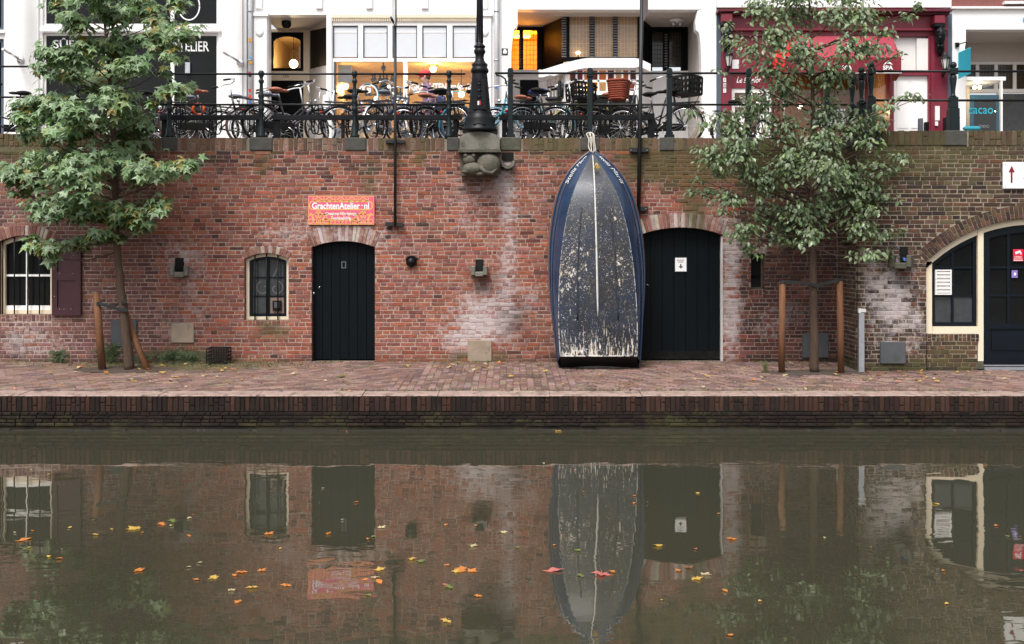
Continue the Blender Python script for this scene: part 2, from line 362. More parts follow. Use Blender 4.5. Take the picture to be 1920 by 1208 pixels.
class Opening:
    def __init__(s, x0, x1, zb, zs, zc, ring, sill=0.0):
        s.x0, s.x1, s.zb, s.zs, s.zc, s.ring, s.sill = x0, x1, zb, zs, zc, ring, sill
        s.a = (x1 - x0) / 2; s.cx = (x0 + x1) / 2; h = max(zc - zs, 1e-4); s.flat = zc - zs < .004
        s.Rin = (s.a ** 2 + h * h) / (2 * h); s.cz = zc - s.Rin; s.Rout = s.Rin + ring; s.th = math.asin(min(1, s.a / s.Rin))
    def top(s, u):
        if s.flat: return s.zc
        q = s.Rin ** 2 - (u - s.cx) ** 2; return s.cz + math.sqrt(max(q, 0))
    def cut(s, z):
        if s.zb - s.sill < z <= s.zs: return (s.x0, s.x1)
        if z > s.zs:
            if s.flat: return (s.x0 - .02, s.x1 + .02) if z < s.zc + s.ring else None
            q = s.Rout ** 2 - (z - s.cz) ** 2
            if q <= 0: return None
            hw = min(math.sqrt(q), s.a + (z - s.zs) * math.tan(s.th)); return (s.cx - hw, s.cx + hw)
        return None
def brick_solid(m, mp, a, b, z0, z1, depth, colr, stf, rr, e=.005, out=None):
    f = rr.uniform(-.004, .004) if out is None else out
    kw, km, kd = rr.uniform(.55, 1.25), rr.uniform(.6, 1.4), rr.uniform(.5, 1.4); stf0 = stf
    def stf(u, z):
        q = stf0(u, z); return (q[0] * kw, q[1] * km, q[2] * kd, 1)
    j = lambda: rr.uniform(-.003, .003)
    us = [(a, z0), (b, z0), (b, z1), (a, z1)]; us = [(u + j(), z + j()) for u, z in us]
    sg = [(1, 1), (-1, 1), (-1, -1), (1, -1)]
    tl = rr.uniform(-.002, .002)
    rings = []
    for (off, w_) in ((e, f), (0, f + e), (0, f + depth)):
        ring = []
        for (u, z), (su, sz) in zip(us, sg):
            m.cur = {'bc': colr, 'st': stf(u, z)}
            ring.append(m.vert(mp(u + su * off, z + sz * off, w_ + tl * su)))
        rings.append(ring)
    m.face(rings[0])
    for A, B in zip(rings, rings[1:]):
        for k in range(4): m.face([A[k], B[k], B[(k + 1) % 4], A[(k + 1) % 4]])
def lay(u0, u1, z0, z1, opens, rr, course=.0652, L=.236, joint=.011):
    out = []; k = 0; z = z0
    n = max(1, round((z1 - z0) / course)); course = (z1 - z0) / n
    for k in range(n):
        za, zb = z0 + k * course + joint / 2, z0 + (k + 1) * course - joint / 2; zm = (za + zb) / 2
        head = k % 2; step = L / 2 if head else L
        u = u0 - rr.uniform(0, 1) * .06 - (.25 * L if head else (.5 * L if k % 4 == 2 else 0))
        while u < u1:
            st = step * rr.uniform(.9, 1.1)
            if rr.random() < .06: st *= .6
            segs = [(max(u + joint / 2, u0), min(u + st - joint / 2, u1))]
            edge = False
            for op in opens:
                c = op.cut(zm)
                if not c: continue
                ns = []
                for a, b in segs:
                    if b <= c[0] or a >= c[1]: ns.append((a, b)); continue
                    edge = True
                    if a < c[0]: ns.append((a, c[0]))
                    if b > c[1]: ns.append((c[1], b))
                segs = ns
            for a, b in segs:
                if b - a > .022:
                    wv = .006 * mnoise.noise((a * .7, zm * 1.3, 1.7))
                    out.append((a, b, za + wv, zb + wv, .26 if edge else .09))
            u += st
    return out
def emit_bricks(root, bricks, mp, colf, stf, rr, name='brick', limit=300, score=None, mat_=None, e=.005):
    order = sorted(bricks, key=score) if score else sorted(bricks, key=lambda b: -(b[1] - b[0]))
    rest = MB()
    for i, (a, b, z0, z1, dp) in enumerate(order):
        c = colf((a + b) / 2, (z0 + z1) / 2, rr)
        if i < limit:
            m = MB(); brick_solid(m, mp, a, b, z0, z1, dp, c, stf, rr, e); m.build(name, mat_ or M_BRICK, root, own=True)
        else: brick_solid(rest, mp, a, b, z0, z1, dp, c, stf, rr, e)
    if rest.v: o = rest.build('brickwork', mat_ or M_BRICK, root); o['kind'] = 'stuff'
def backing(root, u0, u1, z0, z1, opens, mp, colr, stf, w_=.0055, name='mortar', step=.06, reveal=.3):
    m = MB(); n = max(1, round((u1 - u0) / step)); edges = sorted(set([u0 + (u1 - u0) * i / n for i in range(n + 1)] + [v for op in opens for v in (op.x0, op.x1) if u0 < v < u1]))
    def col_(a, b, lo, hi, lo2=None, hi2=None):
        k = max(1, int((hi - lo) / .12)); prev = None
        for i in range(k + 1):
            t = i / k; q = []
            for u, l, h in ((a, lo, hi), (b, lo2 if lo2 is not None else lo, hi2 if hi2 is not None else hi)):
                z = lerp(l, h, t); m.cur = {'bc': colr(u), 'st': stf(u, z)}; q.append(m.vert(mp(u, z, w_)))
            if prev: m.face([prev[0], prev[1], q[1], q[0]])
            prev = q
    for a, b in zip(edges, edges[1:]):
        if b - a < 1e-6: continue
        mid = (a + b) / 2; op = next((o for o in opens if o.x0 < mid < o.x1), None)
        if op is None: col_(a, b, z0, z1)
        else:
            if op.zb > z0 + .02: col_(a, b, z0, op.zb)
            col_(a, b, op.top(a), z1, op.top(b), z1)
    for op in opens:                                    # reveals
        pts = [(op.x0, op.zb)] + [(lerp(op.x0, op.x1, i / 14), op.top(lerp(op.x0, op.x1, i / 14))) for i in range(15)] + [(op.x1, op.zb)]
        for (ua, za), (ub, zb_) in zip(pts, pts[1:] + pts[:1]):
            q = []
            for u, z, ww in ((ua, za, w_), (ub, zb_, w_), (ub, zb_, reveal), (ua, za, reveal)):
                m.cur = {'bc': (.16, .085, .065, 1), 'st': stf(u, z)}; q.append(m.vert(mp(u, z, ww)))
            m.face(q)
    return m.build(name, M_MORTAR, root)
def arch_bricks(root, op, mp, colf, stf, rr, name='arch_brick', split=False, bw=.062):
    if op.flat:
        n = max(2, round((op.x1 - op.x0 + .04) / bw)); wd = (op.x1 - op.x0 + .04) / n
        for i in range(n):
            a = op.x0 - .02 + i * wd; m = MB(); brick_solid(m, mp, a + .005, a + wd - .005, op.zc, op.zc + op.ring, .22, colf(a, op.zc, rr), stf, rr); m.build(name, M_BRICK, root, own=True)
        return
    n = max(3, round(2 * op.th * (op.Rin + op.ring / 2) / bw)); dth = 2 * op.th / n
    for i in range(n):
        t0 = -op.th + i * dth; t1 = t0 + dth
        rows = [(op.Rin, op.Rout)] if not split else ([(op.Rin, lerp(op.Rin, op.Rout, .36)), (lerp(op.Rin, op.Rout, .36), op.Rout)] if i % 2 else [(op.Rin, lerp(op.Rin, op.Rout, .66)), (lerp(op.Rin, op.Rout, .66), op.Rout)])
        for ra, rb in rows:
            g = .0045; m = MB(); f = rr.uniform(-.008, -.001); u_m = op.cx + (ra + rb) / 2 * math.sin((t0 + t1) / 2); c = colf(u_m, op.cz + rb, rr)
            rings = []
            for inset, ww in ((.004, f), (0, f + .005), (0, .24)):
                ring = []
                for r, t, sr, stt in ((ra, t0, 1, 1), (ra, t1, 1, -1), (rb, t1, -1, -1), (rb, t0, -1, 1)):
                    r2 = r + sr * (inset + (.004 if split else .002)); t2 = t + stt * (inset + g) / r
                    u, z = op.cx + r2 * math.sin(t2), op.cz + r2 * math.cos(t2); m.cur = {'bc': c, 'st': stf(u, z)}; ring.append(m.vert(mp(u, z, ww)))
                rings.append(ring)
            m.face(rings[0])
            for A, B in zip(rings, rings[1:]):
                for k in range(4): m.face([A[k], B[k], B[(k + 1) % 4], A[(k + 1) % 4]])
            m.build(name, M_BRICK, root, own=True)
def soldier_row(root, u0, u1, z0, z1, mp, colf, stf, rr, skip=(), name='coping_brick', bw=.083, depth=.3, mt=None, jag=0.0):
    u = u0
    while u < u1 - .02:
        w_ = bw * rr.uniform(.85, 1.15)
        if not any(a < u + w_ * .6 and u + w_ * .4 < b for a, b in skip):
            zt = z1 + rr.uniform(-jag, jag * .4); c = colf(u, z1, rr)
            if rr.random() < .35:
                zm = lerp(z0, zt, rr.choice((.4, .6))); segs = ((z0, zm - .005), (zm + .005, zt))
            else: segs = ((z0, zt),)
            m = MB()
            for a, b in segs: brick_solid(m, mp, u + .005, u + w_ - .005, a, b, depth, c, stf, rr, e=.006)
            m.build(name, mt or M_BRICK, root, own=True)
        u += w_
# --- main wall
mpW = lambda u, z, w_: (u, W + w_, z)
rrw = random.Random(11)
wall = empty('retaining_wall', (0, W, .5), 'long weathered red brick quay wall with arched cellar doors behind the upright boat', 'wall')
XL, XR = px(-190, W), px(1570, W) - .004
DZ = deck_z(W) - .02; CB, CT = pz(283, W), pz(258.5, W)
O_LWIN = Opening(px(-4, W), px(97, W), pz(590, W), pz(455, W), pz(442, W), .17, .115)
O_SWIN = Opening(px(458, W), px(541, W), pz(601, W), pz(486, W), pz(475, W), .12, .09)
O_DOOR = Opening(px(584, W), px(703, W), DZ, pz(464, W), pz(452.5, W), .265)
O_BIG = Opening(px(1199, W), px(1356, W), DZ, pz(441, W), pz(427, W), .24)
O_SLIT = Opening(px(1408, W), px(1434, W), pz(543, W), pz(476, W), pz(476, W), .11, .1)
OPS = [O_LWIN, O_SWIN, O_DOOR, O_BIG, O_SLIT]
COPX = [(303, 333), (468, 511), (647, 687), (838, 976), (1088, 1124), (1237, 1264), (1385, 1421), (1530, 1568)]
skipW = [(px(a, W), px(b, W)) for a, b in COPX]
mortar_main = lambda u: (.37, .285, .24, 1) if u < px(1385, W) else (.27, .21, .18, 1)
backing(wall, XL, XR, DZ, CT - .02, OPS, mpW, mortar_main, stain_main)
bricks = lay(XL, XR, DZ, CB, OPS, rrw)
def scoreW(b):
    x = 960 + b[0] * F / W; hid = not (390 < x < 1020 or 1250 < x < 1300)
    return (hid, -(b[1] - b[0]) * 0 - (b[1] - b[0] > .2), rrw.random())
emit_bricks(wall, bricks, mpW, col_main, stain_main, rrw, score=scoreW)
for op, sp in ((O_LWIN, False), (O_SWIN, False), (O_DOOR, False), (O_BIG, False), (O_SLIT, False)):
    arch_bricks(wall, op, mpW, lambda u, z, r: jig(r.choice([(150, 104, 92), (165, 116, 102), (140, 94, 84), (175, 130, 116), (214, 196, 186), (200, 175, 165)]), r), stain_main, rrw)
for op in (O_LWIN, O_SWIN, O_SLIT): soldier_row(wall, op.x0 - .01, op.x1 + .01, op.zb - op.sill + .006, op.zb - .004, mpW, col_main, stain_main, rrw, name='sill_brick', bw=.066)
soldier_row(wall, XL, XR, CB + .008, CT, lambda u, z, w_: (u, W - .004 + w_, z + (.07 if u < px(240, W) else 0)), lambda u, z, r: jig(r.choice([(142, 98, 86), (158, 112, 98), (126, 90, 80), (150, 120, 106), (112, 84, 76), (168, 132, 118)]), r), stain_main, rrw, skip=skipW, depth=.42, jag=.008)
for i, (a, b) in enumerate(COPX):
    if i == 3: continue
    part('coping_stone', M_COPST, wall, lambda m: m.cbox(px(a, W), px(b, W), W - .02, W + .4, CB + .004, CT + .004, .012), own=True)
part('coping_stone', M_COPST, wall, lambda m: m.cbox(px(838, W), px(861.5, W), W - .02, W + .4, CB + .004, CT + .004, .012), own=True)
part('coping_stone', M_STONE_D, wall, lambda m: m.cbox(px(938, W), px(976, W), W - .02, W + .4, CB + .004, CT + .006, .012), own=True)
part('wall_core', M_MORTAR, wall, lambda m: m.box(XL, XR, W + .31, W + .55, DZ - .4, CT - .03))

# --- jutting wall on the right
mpR = lambda u, z, w_: (u, RW + w_, z)
mpS = lambda u, z, w_: (XS + w_, RW + u, z)                       # its side face
XS = px(1570, W); XRR = 10.6; CBR, CTR = pz(274, RW), pz(245.5, RW); DZR = deck_z(RW) - .02
rwall = empty('side_retaining_wall', (XS, RW, .5), 'dark mossy brick quay wall with the wide cream-framed arched entrance', 'wall')
def circ(p, q, r):
    (x1, y1), (x2, y2), (x3, y3) = p, q, r
    a = x1 * (y2 - y3) - y1 * (x2 - x3) + x2 * y3 - x3 * y2
    bx = (x1 ** 2 + y1 ** 2) * (y3 - y2) + (x2 ** 2 + y2 ** 2) * (y1 - y3) + (x3 ** 2 + y3 ** 2) * (y2 - y1)
    by = (x1 ** 2 + y1 ** 2) * (x2 - x3) + (x2 ** 2 + y2 ** 2) * (x3 - x1) + (x3 ** 2 + y3 ** 2) * (x1 - x2)
    cx, cy = -bx / (2 * a), -by / (2 * a); return cx, cy, math.hypot(x1 - cx, y1 - cy)
_pts = [(px(x, RW), pz(y, RW)) for x, y in ((1722.6, 470), (1842, 399.7), (1920, 384.5))]
ccx, ccz, cR = circ(*_pts); RING = .205
_x0 = px(1737, RW); _a = ccx - _x0; _rin = cR - RING; _zs = ccz + math.sqrt(max(_rin ** 2 - _a ** 2, .01))
O_ARC = Opening(_x0, ccx + _a, DZR, _zs, ccz + _rin, RING)
mort_r = lambda u: (.30, .255, .19, 1)
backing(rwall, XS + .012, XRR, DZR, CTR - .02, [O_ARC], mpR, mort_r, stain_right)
backing(rwall, .012, W - RW + .02, DZR, CTR - .02, [], mpS, mort_r, lambda u, z: stain_right(XS + .05, z))
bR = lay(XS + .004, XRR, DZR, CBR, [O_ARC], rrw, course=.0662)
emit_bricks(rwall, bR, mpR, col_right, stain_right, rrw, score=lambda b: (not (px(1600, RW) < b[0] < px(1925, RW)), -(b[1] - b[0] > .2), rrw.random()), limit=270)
bS = lay(.10, W - RW, DZR, CBR, [], rrw, course=.0662)
emit_bricks(rwall, bS, mpS, lambda u, z, r: col_right(XS, z, r), lambda u, z: stain_right(XS + .05, z), rrw, limit=30)
arch_bricks(rwall, O_ARC, mpR, col_right, stain_right, rrw, split=True, bw=.066)
skipR = [(px(1771, RW), px(1812, RW)), (px(1602, RW), px(1650, RW))]
soldier_row(rwall, XS + .09, XRR, CBR + .008, CTR, lambda u, z, w_: (u, RW - .015 + w_, z), col_right, stain_right, rrw, skip=skipR, depth=.42, jag=.006)
soldier_row(rwall, .0, W - RW - .02, CBR + .008, CTR, lambda u, z, w_: (XS - .012 + w_, RW + u, z), col_right, stain_right, rrw, depth=.08)
for a, b in skipR: part('coping_stone', M_COPST, rwall, lambda m: m.cbox(a, b, RW - .022, RW + .4, CBR + .004, CTR + .004, .012), own=True)
part('wall_core', M_MORTAR, rwall, lambda m: m.box(XS + .12, XRR, RW + .5, RW + .9, DZR - .4, CTR - .03))

# ------------------------------------------------------------------ canal edge wall and wharf
EY = 13.12
cwall = empty('canal_edge_wall', (0, EY, 0), 'low dark mossy brick canal edge rising from the water', 'wall')
mpE = lambda u, z, w_: (u, EY + w_ + .016 * mnoise.noise((u * .9, 3.3, 0)), z + .008 * mnoise.noise((u * .6, 8.3, 0)))
def stain_edge(u, z):
    t = 1 - z / .46
    return (.0, min(1, .05 + .55 * max(0, t - .3) + .3 * mnoise.noise((u * .6, 2, 0)) + .2 * mnoise.noise((u * 2.6, z * 3, 0))), min(1, .02 + .85 * t + .2 * mnoise.noise((u * 1.3, 7, 0))), 1)
def col_edge(u, z, rr): return jig(rr.choice([(92, 66, 58), (78, 57, 50), (104, 72, 62), (70, 54, 48), (118, 80, 64), (126, 88, 74)]), rr, .26 if z > .24 else .10)
EX0, EX1 = -9.2, 9.2
backing(cwall, EX0, EX1, -.3, .44, [], mpE, lambda u: (.022, .019, .015, 1), stain_edge, w_=.014)
soldier_row(cwall, EX0, EX1, pz(772, EY), .448, mpE, col_edge, stain_edge, rrw, name='edge_brick', bw=.066, depth=.2, jag=.014)
b4 = lay(EX0, EX1, .055, pz(772.5, EY) - .002, [], rrw, course=.047, L=.24, joint=.012)
emit_bricks(cwall, b4, lambda u, z, w_: (u, EY - .004 + w_, z), col_edge, stain_edge, rrw, limit=80, score=lambda b: (abs(b[0]) > 6.8, -b[2], rrw.random()))
def ledge(m):
    u = EX0
    while u < EX1:
        w_ = rrw.uniform(.2, .5); m.cur = {'bc': (.035, .032, .03, 1), 'st': (.1, .1, .3, 1)}
        m.box(u + .004, u + w_ - .004, EY - .022 - rrw.uniform(0, .012), EY + .05, -.2, .012 + rrw.uniform(-.006, .008)); u += w_
o = part('water_ledge', M_BRICK, cwall, ledge)
# wharf
whf = empty('wharf_pavement', (0, EY, .46)); tag(whf, kind='structure')
def bed(m):
    for i in range(92):
        for j in range(8):
            q = []
            for a, b in ((0, 0), (1, 0), (1, 1), (0, 1)):
                x = lerp(EX0, 10.6, (i + a) / 92); y = lerp(EY + .02, W + .35, (j + b) / 8); m.cur = {'bc': (.17, .14, .12, 1), 'st': (0, .2, .2, 1)}
                q.append(m.vert((x, y, deck_z(y) - .012)))
            m.face(q)
part('sand_bed', M_MORTAR, whf, bed)
def moss_dark_deck(x, y):
    d = y; p = 960 + x * F / d
    near = max(0, 1 - (W - y) / .5)
    return (.0, min(1, .25 * near + blob([(-6.2, 15.7, 2.2, .5, .55), (-4.7, 15.5, 1.2, .5, .5), (5.4, 15.0, 1.5, .6, .3), (-.8, 15.9, 1.2, .3, .3)], x, y)), min(1, .25 * near + blob([(1.35, 15.7, .9, .25, .7), (6.0, 15.0, .8, .3, .5)], x, y)), 1)  # moss, plus darker tone at the wall foot and under the boat
PAL_DECK = [(172, 138, 128), (156, 122, 114), (178, 148, 134), (140, 112, 106), (160, 126, 112), (128, 106, 102), (170, 142, 134), (152, 132, 116), (146, 112, 98)]
rrd = random.Random(5); pav = []
KY = EY + .34                                                       # kerb strip ends here
PIT = [(px(235, 15.35), 15.35, .75, .30), (px(1525, 15.05), 15.05, .85, .28)]
def in_pit(x, y): return any(((x - a) / ra) ** 2 + ((y - b) / rb) ** 2 < 1 for a, b, ra, rb in PIT)
def lay_deck(ang, xa, xb, bl, bw_):
    ca, sa = math.cos(ang), math.sin(ang); n = 140
    for k in range(-260, 260):
        for i in range(-90, 90):
            u = i * bl + (bl / 2 if k % 2 else 0) + rrd.uniform(-.01, .01); v = k * bw_
            x, y = (xa + xb) / 2 + u * ca - v * sa, 14.7 + u * sa + v * ca
            skew = .35 * math.sin(y * 2.1)
            if not (xa < x - skew * .6 < xb and KY + .065 < y < W - .03) or in_pit(x, y) or (x > XS - .1 and y > RW - .06): continue
            pav.append((x, y, ang + rrd.uniform(-.04, .04), bl, bw_))
lay_deck(math.radians(28), EX0, -1.55, .205, .078)
lay_deck(math.radians(90), -1.55, 1.1, .17, .098)
lay_deck(math.radians(-32), 1.1, 9.6, .205, .08)
pav.sort(key=lambda q: (q[1] + (0 if abs(q[0]) < 6.9 else 9)))
rest = MB()
for i, (x, y, a, bl, bw_) in enumerate(pav):
    m = MB() if i < 300 else rest
    T = Matrix.Translation((x, y, deck_z(y))) @ Matrix.Rotation(math.atan(.034), 4, 'X') @ Matrix.Rotation(a, 4, 'Z')
    h = rrd.uniform(-.005, .005) + .012 * mnoise.noise((x * .5, y * .9, 0)); hl, hw = bl / 2 - rrd.uniform(.003, .006), bw_ / 2 - rrd.uniform(.003, .005)
    m.cur = {'bc': jig(rrd.choice(PAL_DECK), rrd, .54), 'st': moss_dark_deck(x, y)}
    t0, t1 = rrd.uniform(-.003, .003), rrd.uniform(-.003, .003)
    top = [m.vert(T @ Vector((sx * (hl - .006), sy * (hw - .006), h + sx * t0 + sy * t1))) for sx, sy in ((-1, -1), (1, -1), (1, 1), (-1, 1))]
    mid = [m.vert(T @ Vector((sx * hl, sy * hw, h - .006))) for sx, sy in ((-1, -1), (1, -1), (1, 1), (-1, 1))]
    bot = [m.vert(T @ Vector((sx * hl, sy * hw, -.05))) for sx, sy in ((-1, -1), (1, -1), (1, 1), (-1, 1))]
    m.face(top)
    for A, B in ((top, mid), (mid, bot)):
        for k in range(4): m.face([A[k], B[k], B[(k + 1) % 4], A[(k + 1) % 4]])
    if i < 300: m.build('paver', M_PAVER, whf, own=True)
o = rest.build('paving', M_PAVER, whf); o['kind'] = 'stuff'
# kerb strip of pale worn slabs along the water
M_KERB = mat('worn_kerb', C(200, 172, 160, .52), .8, var=.25, scale=9, bump=.8, bscale=30, dirt=((.10, .065, .05, 1), 7, .5, .16))
u = EX0
while u < EX1:
    w_ = rrd.uniform(.9, 1.6); dz = rrd.uniform(-.004, .004); jy = rrd.uniform(-.012, .008)
    def slab(m):
        n = 40
        pr = []
        for i in range(n + 1):
            x = lerp(u + .005, u + w_ - .005, i / n); ed = EY - .004 + jy + .016 * mnoise.noise((x * .9, 3.3, 0)) + .014 * mnoise.noise((x * 7, 4.4, 0)) + .012 * mnoise.noise((x * 23, 1.4, 0))
            pr.append([m.vert((x, ed + .01, .452)), m.vert((x, ed + .022, .464 + dz)), m.vert((x, KY, .474 + dz)), m.vert((x, KY, .42))])
        for A, B in zip(pr, pr[1:]):
            for k in range(3): m.face([A[k], B[k], B[k + 1], A[k + 1]])
        m.face(pr[0]); m.face(list(reversed(pr[-1])))
    part('kerb_slab', M_KERB, whf, slab, own=True); u += w_
part('groove_shade_strip', mat('groove_shade', (.03, .026, .018, 1), .95, var=.4, scale=20), whf, lambda m: m.quad((EX0, KY + .004, .474 - .008), (EX1, KY + .004, .474 - .008), (EX1, KY + .062, .474 - .006), (EX0, KY + .062, .474 - .006)))  # dark strip laid in the groove, its shade put into the colour
# tree pits
M_SOIL = mat('pit_soil', (.06, .043, .033, 1), .95, var=.35, scale=18, bump=1.0, bscale=60)
for cx, cy, ra, rb in PIT:
    def soil(m):
        rings = []
        for k in range(7):
            f = (k + .001) / 6; ring = []
            for i in range(28):
                a = 2 * math.pi * i / 28; jj = 1.06 + .1 * mnoise.noise((math.cos(a) * 2, math.sin(a) * 2, cx))
                x, y = cx + ra * f * jj * math.cos(a), cy + rb * f * jj * math.sin(a)
                ring.append(m.vert((x, y, deck_z(y) + .012 * (1 - f * f) - .004 + .012 * mnoise.noise((x * 9, y * 9, 0)))))
            rings.append(ring)
        for A, B in zip(rings, rings[1:]):
            for i in range(28): m.face([A[i], A[(i + 1) % 28], B[(i + 1) % 28], B[i]], True)
    part('tree_pit', M_SOIL, whf, soil)
# gully grate in the wharf
gy = deck_y(706)
def grate(m):
    for i in range(16): m.box(px(945, gy) + i * .036, px(945, gy) + i * .036 + .02, gy - .11, gy + .11, deck_z(gy) - .02, deck_z(gy) + .012)
    for s in (-1, 1): m.box(px(942, gy), px(942, gy) + .6, gy + s * .12 - .012, gy + s * .12 + .012, deck_z(gy) - .02, deck_z(gy) + .014)
part('gully_grate', mat('rusty_iron', (.10, .06, .05, 1), .8, var=.3, scale=20), whf, grate)
# street above
o = part('street_pavement', mat('street_paving', (.22, .18, .16, 1), .8, var=.2, scale=3, bump=.3), None, lambda m: m.box(-14, 14, W + .42, G + .5, STREET - .3, STREET)); tag(o, kind='structure')
# ------------------------------------------------------------------ doors and windows of the main wall
M_SLEEVE = mat('dark_room', (.02, .02, .02, 1), .9)
def arch_poly(op, inset=0.0, n=14, zb=None, frac=(0, 1)):
    a, b = lerp(op.x0 + inset, op.x1 - inset, frac[0]), lerp(op.x0 + inset, op.x1 - inset, frac[1])
    pts = [(a, zb if zb is not None else op.zb + inset)]
    for i in range(n + 1):
        u = lerp(a, b, i / n); pts.append((u, op.top(min(max(u, op.x0), op.x1)) - inset))
    pts.append((b, zb if zb is not None else op.zb + inset)); return pts
def plank_door(parent, op, y, planks, label, gap=.004, rr=random.Random(3)):
    d = part('door', M_BLACKDOOR, parent, lambda m: m.prism(arch_poly(op, .006, zb=op.zb + .03), y + .022, y + .06)); d['label'] = label
    for i in range(planks):
        f0, f1 = i / planks, (i + 1) / planks; wd = gap / (op.x1 - op.x0); jj = rr.uniform(-.004, .004)
        part('plank', M_BLACKDOOR, d, lambda m: m.prism(arch_poly(op, .012, 5, zb=op.zb + .035 + rr.uniform(0, .01), frac=(f0 + wd, f1 - wd)), y + jj, y + .03), own=False)
    return d
d1 = plank_door(wall, O_DOOR, W + .13, 7, 'black plank cellar door under the pink sign')
def letterbox(m, x, y, w_, h, d):
    m.pbox(x - w_, x + w_, y - h, y - h + 2, d - .012, d); m.pbox(x - w_, x + w_, y + h - 2, y + h, d - .012, d); m.pbox(x - w_, x - w_ + 2, y - h + 2, y + h - 2, d - .012, d); m.pbox(x + w_ - 2, x + w_, y - h + 2, y + h - 2, d - .012, d)
part('peephole_frame', M_GREYPL, d1, lambda m: letterbox(m, 644.5, 497, 4.5, 6.5, W + .124))
part('lock', M_CHROME, d1, lambda m: m.ball(P(588, 550, W + .11), .022, 10, (1, .6, 1)))
part('handle', M_CHROME, d1, lambda m: m.tube([P(596, 541, W + .12), P(597, 541, W + .07), P(600, 537, W + .07)], .006, 6))
d2 = plank_door(wall, O_BIG, W + .16, 7, 'wide black plank cellar door with the white notice beside the boat')
part('handle', M_STEEL, d2, lambda m: m.tube([P(1213, 533, W + .15), P(1213, 533, W + .10), P(1216, 536, W + .10)], .007, 6))
def kick(m): m.prism([(O_BIG.x0 + .012, O_BIG.zb + .04), (O_BIG.x1 - .012, O_BIG.zb + .04), (O_BIG.x1 - .012, O_BIG.zb + .17), (O_BIG.x0 + .012, O_BIG.zb + .17)], W + .148, W + .155)
part('kick_board', mat('worn_black_paint', (.007, .007, .007, 1), .8, var=.4, scale=6, spec=.1, dirt=((.022, .019, .017, 1), 7, .5, .2)), d2, kick)
part('jamb_board', M_WHITE2, wall, lambda m: m.box(O_BIG.x1 - .02, O_BIG.x1 - .004, W + .03, W + .15, O_BIG.zb, O_BIG.zs - .02))
for op in OPS: part('dark_interior', M_SLEEVE, wall, lambda m: m.box(op.x0 - .05, op.x1 + .05, W + .302, W + .309, op.zb, op.zc + .05))
# small barred window
def frame_poly(m, op, w_, y0, y1, zsill=0.0):
    o_, i_ = arch_poly(op, .004), arch_poly(op, w_)
    n = len(o_)
    for k in range(n):
        a, b, c, d = o_[k], o_[(k + 1) % n], i_[(k + 1) % n], i_[k]
        vs = [[m.vert((q[0], yy, q[1])) for q in (a, b, c, d)] for yy in (y0, y1)]
        m.face(vs[0]); m.face(list(reversed(vs[1])))
        for e in range(4): m.face([vs[0][e], vs[1][e], vs[1][(e + 1) % 4], vs[0][(e + 1) % 4]])
sw = part('window', M_CREAM, wall, lambda m: frame_poly(m, O_SWIN, .055, W + .10, W + .17)); sw['label'] = 'small barred arched window in a cream frame'
def shrink(op, k): return Opening(op.x0 + k, op.x1 - k, op.zb + k, op.zs - k * .7, op.zc - k, .1)
sI = shrink(O_SWIN, .055)
part('sash', M_NAVY, sw, lambda m: frame_poly(m, sI, .05, W + .13, W + .18))
def sw_munt(m):
    cx = (sI.x0 + sI.x1) / 2; m.box(cx - .016, cx + .016, W + .135, W + .17, sI.zb + .05, sI.zc - .05)
    for y in (521, 556.5): m.box(sI.x0 + .05, cx - .017, W + .137, W + .168, pz(y, W) - .012, pz(y, W) + .012); m.box(cx + .017, sI.x1 - .05, W + .137, W + .168, pz(y, W) - .012, pz(y, W) + .012)
part('muntins', M_NAVY, sw, sw_munt)
M_DUSTY = mat('dusty_glass', (.04, .043, .046, 1), .12, var=.35, scale=5, spec=.5)
for (xa, xb) in ((471, 499), (506, 533)):
    for (ya, yb) in ((486, 519), (523, 555), (558, 594)):
        part('pane', M_DUSTY, sw, lambda m: m.pbox(xa - 2, xb + 2, ya - 3, yb + 2, W + .150, W + .154, W + .15))
M_GREYPAINT = mat('grey_curl_paint', (.10, .10, .10, 1), .7)
def curl(cx, cy, r, turns, a0, sgn, n=22): return [(px(cx + sgn * (r * (1 - .7 * i / n)) * math.cos(a0 + turns * i / n), W + .148), pz(cy + (r * (1 - .7 * i / n)) * math.sin(a0 + turns * i / n), W + .148)) for i in range(n + 1)]
def curls(m):
    m.ribbon(curl(494, 541, 14, 5.6, -1.2, -1), .022, W + .1485); m.ribbon(curl(518, 541, 14, 5.6, -1.2, 1), .022, W + .1485)
    m.ribbon([(px(506 + 4 * i, W), pz(525 - 9 * i, W)) for i in range(4)], .02, W + .1485)
part('painted_scroll', M_GREYPAINT, sw, curls)
part('inner_board', mat('ply_board', C(150, 125, 115), .8), sw, lambda m: m.pbox(506.5, 533, 558.5, 590, W + .142, W + .149))
part('lamp_box', M_IRON, sw, lambda m: (m.pbox(511, 527, 564, 583, W + .10, W + .141), m.pbox(513.5, 524.5, 566, 578, W + .094, W + .10)))
part('lamp_box_face', M_GREYPL, sw, lambda m: m.pbox(514, 524, 566.5, 577.5, W + .091, W + .0938))
for x in (478, 500, 521): part('bar', M_IRON, sw, lambda m: m.tube([P(x, 473, W + .06), P(x, 603, W + .06)], .0115, 8), own=True)
